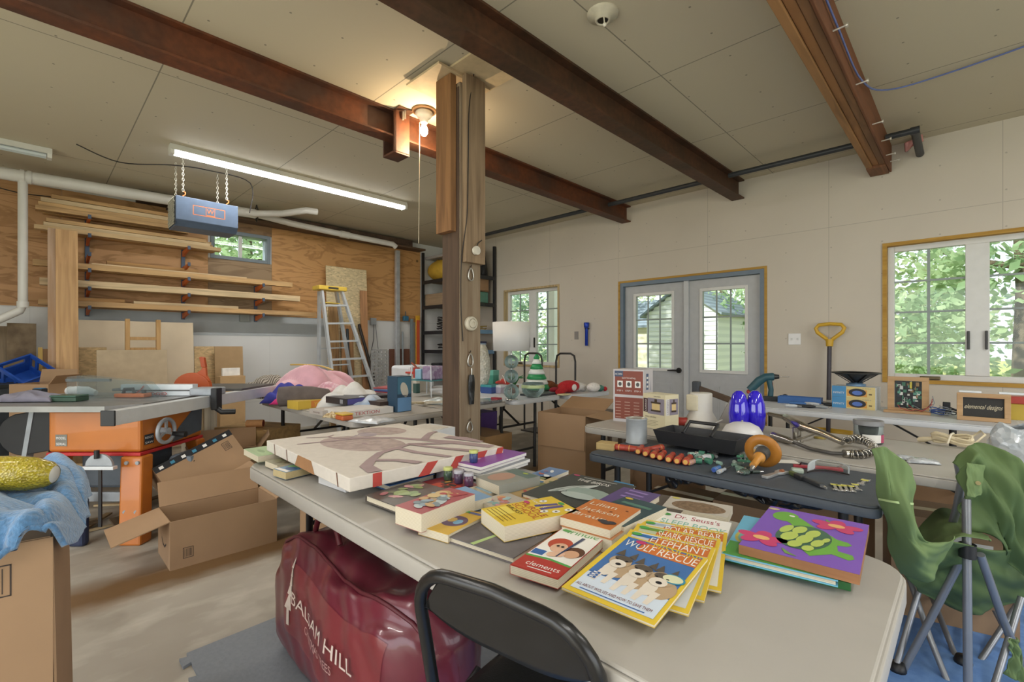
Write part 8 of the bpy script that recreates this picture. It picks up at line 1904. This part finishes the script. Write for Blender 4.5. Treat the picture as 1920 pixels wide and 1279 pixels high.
# ------------------------------------------------------------------ shelf unit in the corner
SX0, SX1, SY0, SY1 = -7.26, -5.87, 5.05, 5.62
t = thing('shelf_unit', 'black steel corner shelf unit loaded with boxes, bags and cables', 'shelf', ((SX0 + SX1) / 2, (SY0 + SY1) / 2, 0)); cx_, cy_ = (SX0 + SX1) / 2, (SY0 + SY1) / 2; SBK = pm('26272a', .45, amt=.1)
for x in (SX0 + .02, SX1 - .02):
    for y in (SY0 + .02, SY1 - .02): MB().bx(x - cx_ - .02, x - cx_ + .02, y - cy_ - .02, y - cy_ + .02, 0, 2.95, SBK).build('post', t)
SZ = [2.42, 1.96, 1.50, 1.16, .72]
for z in SZ:
    MB().bx(SX0 - cx_ + .041, SX1 - cx_ - .041, SY0 - cy_ + .005, SY1 - cy_ - .005, z - .02, z, pm('8d7a5f', .7)).build('shelf_board', t)
    MB().bx(SX0 - cx_ + .041, SX1 - cx_ - .041, SY0 - cy_, SY0 - cy_ + .004, z - .06, z + .005, SBK).build('shelf_rail', t); MB().bx(SX1 - cx_ - .004, SX1 - cx_, SY0 - cy_ + .041, SY1 - cy_ - .041, z - .06, z + .005, SBK if z > 1.6 else K('5f86a8')).build('shelf_rail', t)
def sh(k, x, y): return (x, y, SZ[k] + .001)
t = thing('duffel_bag', 'yellow storage bag on the top shelf', 'bag', sh(0, -6.95, 5.33)); MB().sph((0, 0, .2), (.38, .25, .2), pm('c9a33a', .7, amt=.12, bump=.2, sc_=9), 26, 16).build('bag_shell', t); MB().tube([(-.3, -.02, .3), (0, -.15, .38), (.3, -.02, .3)], .008, K('8a6a20'), 6).build('zip', t)
solo(MB().bx(-.3, .3, -.2, .2, 0, .05, K('a9a4a4')), 'grey_tray', 'flat grey tray lying on the yellow bag under the ceiling', 'tray', (-6.95, 5.33, SZ[0] + .41), bev=.01)
t = thing('backpack', 'bulging black bag on the top shelf beside the window wall', 'bag', sh(0, -6.13, 5.33)); MB().grid(lambda u, v: ((.22 + .02 * math.sin(9 * v)) * math.cos(2 * PI * u) * (1 - .5 * v ** 4), (.24 + .02 * math.sin(7 * u * 2 * PI)) * math.sin(2 * PI * u) * (1 - .5 * v ** 4), .002 + .5 * v), 30, 16, pm('202124', .5, bump=.3, sc_=14), .004).build('bag_shell', t); MB().tube([(.2, -.1, .05), (.27, -.12, .25), (.2, -.1, .42)], .018, K('6a4030'), 8).build('strap', t); MB().bx(.15, .235, -.06, .06, .36, .4, K('c9ccd0')).build('buckle', t)
solo(MB().bx(-.28, .28, -.22, .22, 0, .22, pm('b39a7c', .7, 'wood', axis='X')), 'wooden_box', 'plain wooden box on the second shelf', 'box', sh(1, -6.95, 5.33), bev=.006)
t = thing('storage_tote', 'translucent green plastic tote on the second shelf', 'tote', sh(1, -6.16, 5.33)); MB().bx(-.2, .2, -.2, .2, 0, .20, pm('5f8f7d', .35, amt=.1)).build('tote_body', t, .02); MB().bx(-.21, .21, -.21, .21, .2005, .225, pm('7d5f45', .5)).build('lid', t, .01)
solo(MB().bx(-.2, .2, -.2, .2, 0, .2, K('a9825a')), 'carton', 'brown carton on top of the green tote', 'box', (-6.16, 5.33, SZ[1] + .2265))
def coil(label, loc, r_, c, n=30, seed=1):
    g = random.Random(seed); P = [((r_ + g.uniform(-.02, .02)) * math.cos(k * .6), (r_ * .8 + g.uniform(-.02, .02)) * math.sin(k * .6), .012 + .004 * k + g.uniform(0, .02)) for k in range(n)]
    solo(MB().tube(P, .009, K(c), 6), 'cable_coil', label, 'cable', loc, group='coils on the shelf unit')
coil('thick black cable coil on the third shelf', sh(2, -6.85, 5.25), .13, '1c1c1e', 60, 1); coil('thin black cable heap on the fourth shelf', sh(3, -6.85, 5.25), .12, '26262a', 24, 2); coil('grey cable heap at the back of the fourth shelf', sh(3, -7.0, 5.45), .1, '3a3c40', 24, 3); coil('brown and gold cord loop on the third shelf nearest the window', sh(2, -6.02, 5.42), .09, '9a8030', 20, 4)
t = thing('tool_case', 'dark blue rounded case on the third shelf nearest the post', 'case', sh(2, -6.2, 5.2)); MB().bx(-.1, .1, -.08, .08, 0, .14, K('2f4f70')).build('case_body', t, .03); MB().tube([(-.04, 0, .14), (-.03, 0, .17), (.03, 0, .17), (.04, 0, .14)], .008, K('1f2a36'), 6).build('handle', t)
t = thing('plastic_tub', 'pale blue plastic tub with a dark lid on the fourth shelf', 'tub', sh(3, -6.02, 5.4)); MB().lathe([(0, 0), (.085, 0), (.1, .12), (0, .12)], K('a9bcd6'), n=24).build('tub_body', t); MB().lathe([(0, .1205), (.105, .1205), (.105, .15), (0, .152)], K('33365a'), n=24).build('lid', t)
for k, (x, c, h) in enumerate(((-7.0, '3a3d42', .2), (-6.7, '26282c', .16), (-6.4, 'b9a23a', .12), (-6.1, '5f6a78', .22))): solo(MB().bx(-.11, .11, -.15, .15, 0, h, K(c)), 'parts_bin', ('charcoal', 'black', 'yellow', 'slate grey')[k] + ' parts bin on the lowest visible shelf', 'bin', sh(4, x, 5.3), group='bins on the lowest shelf', bev=.015)
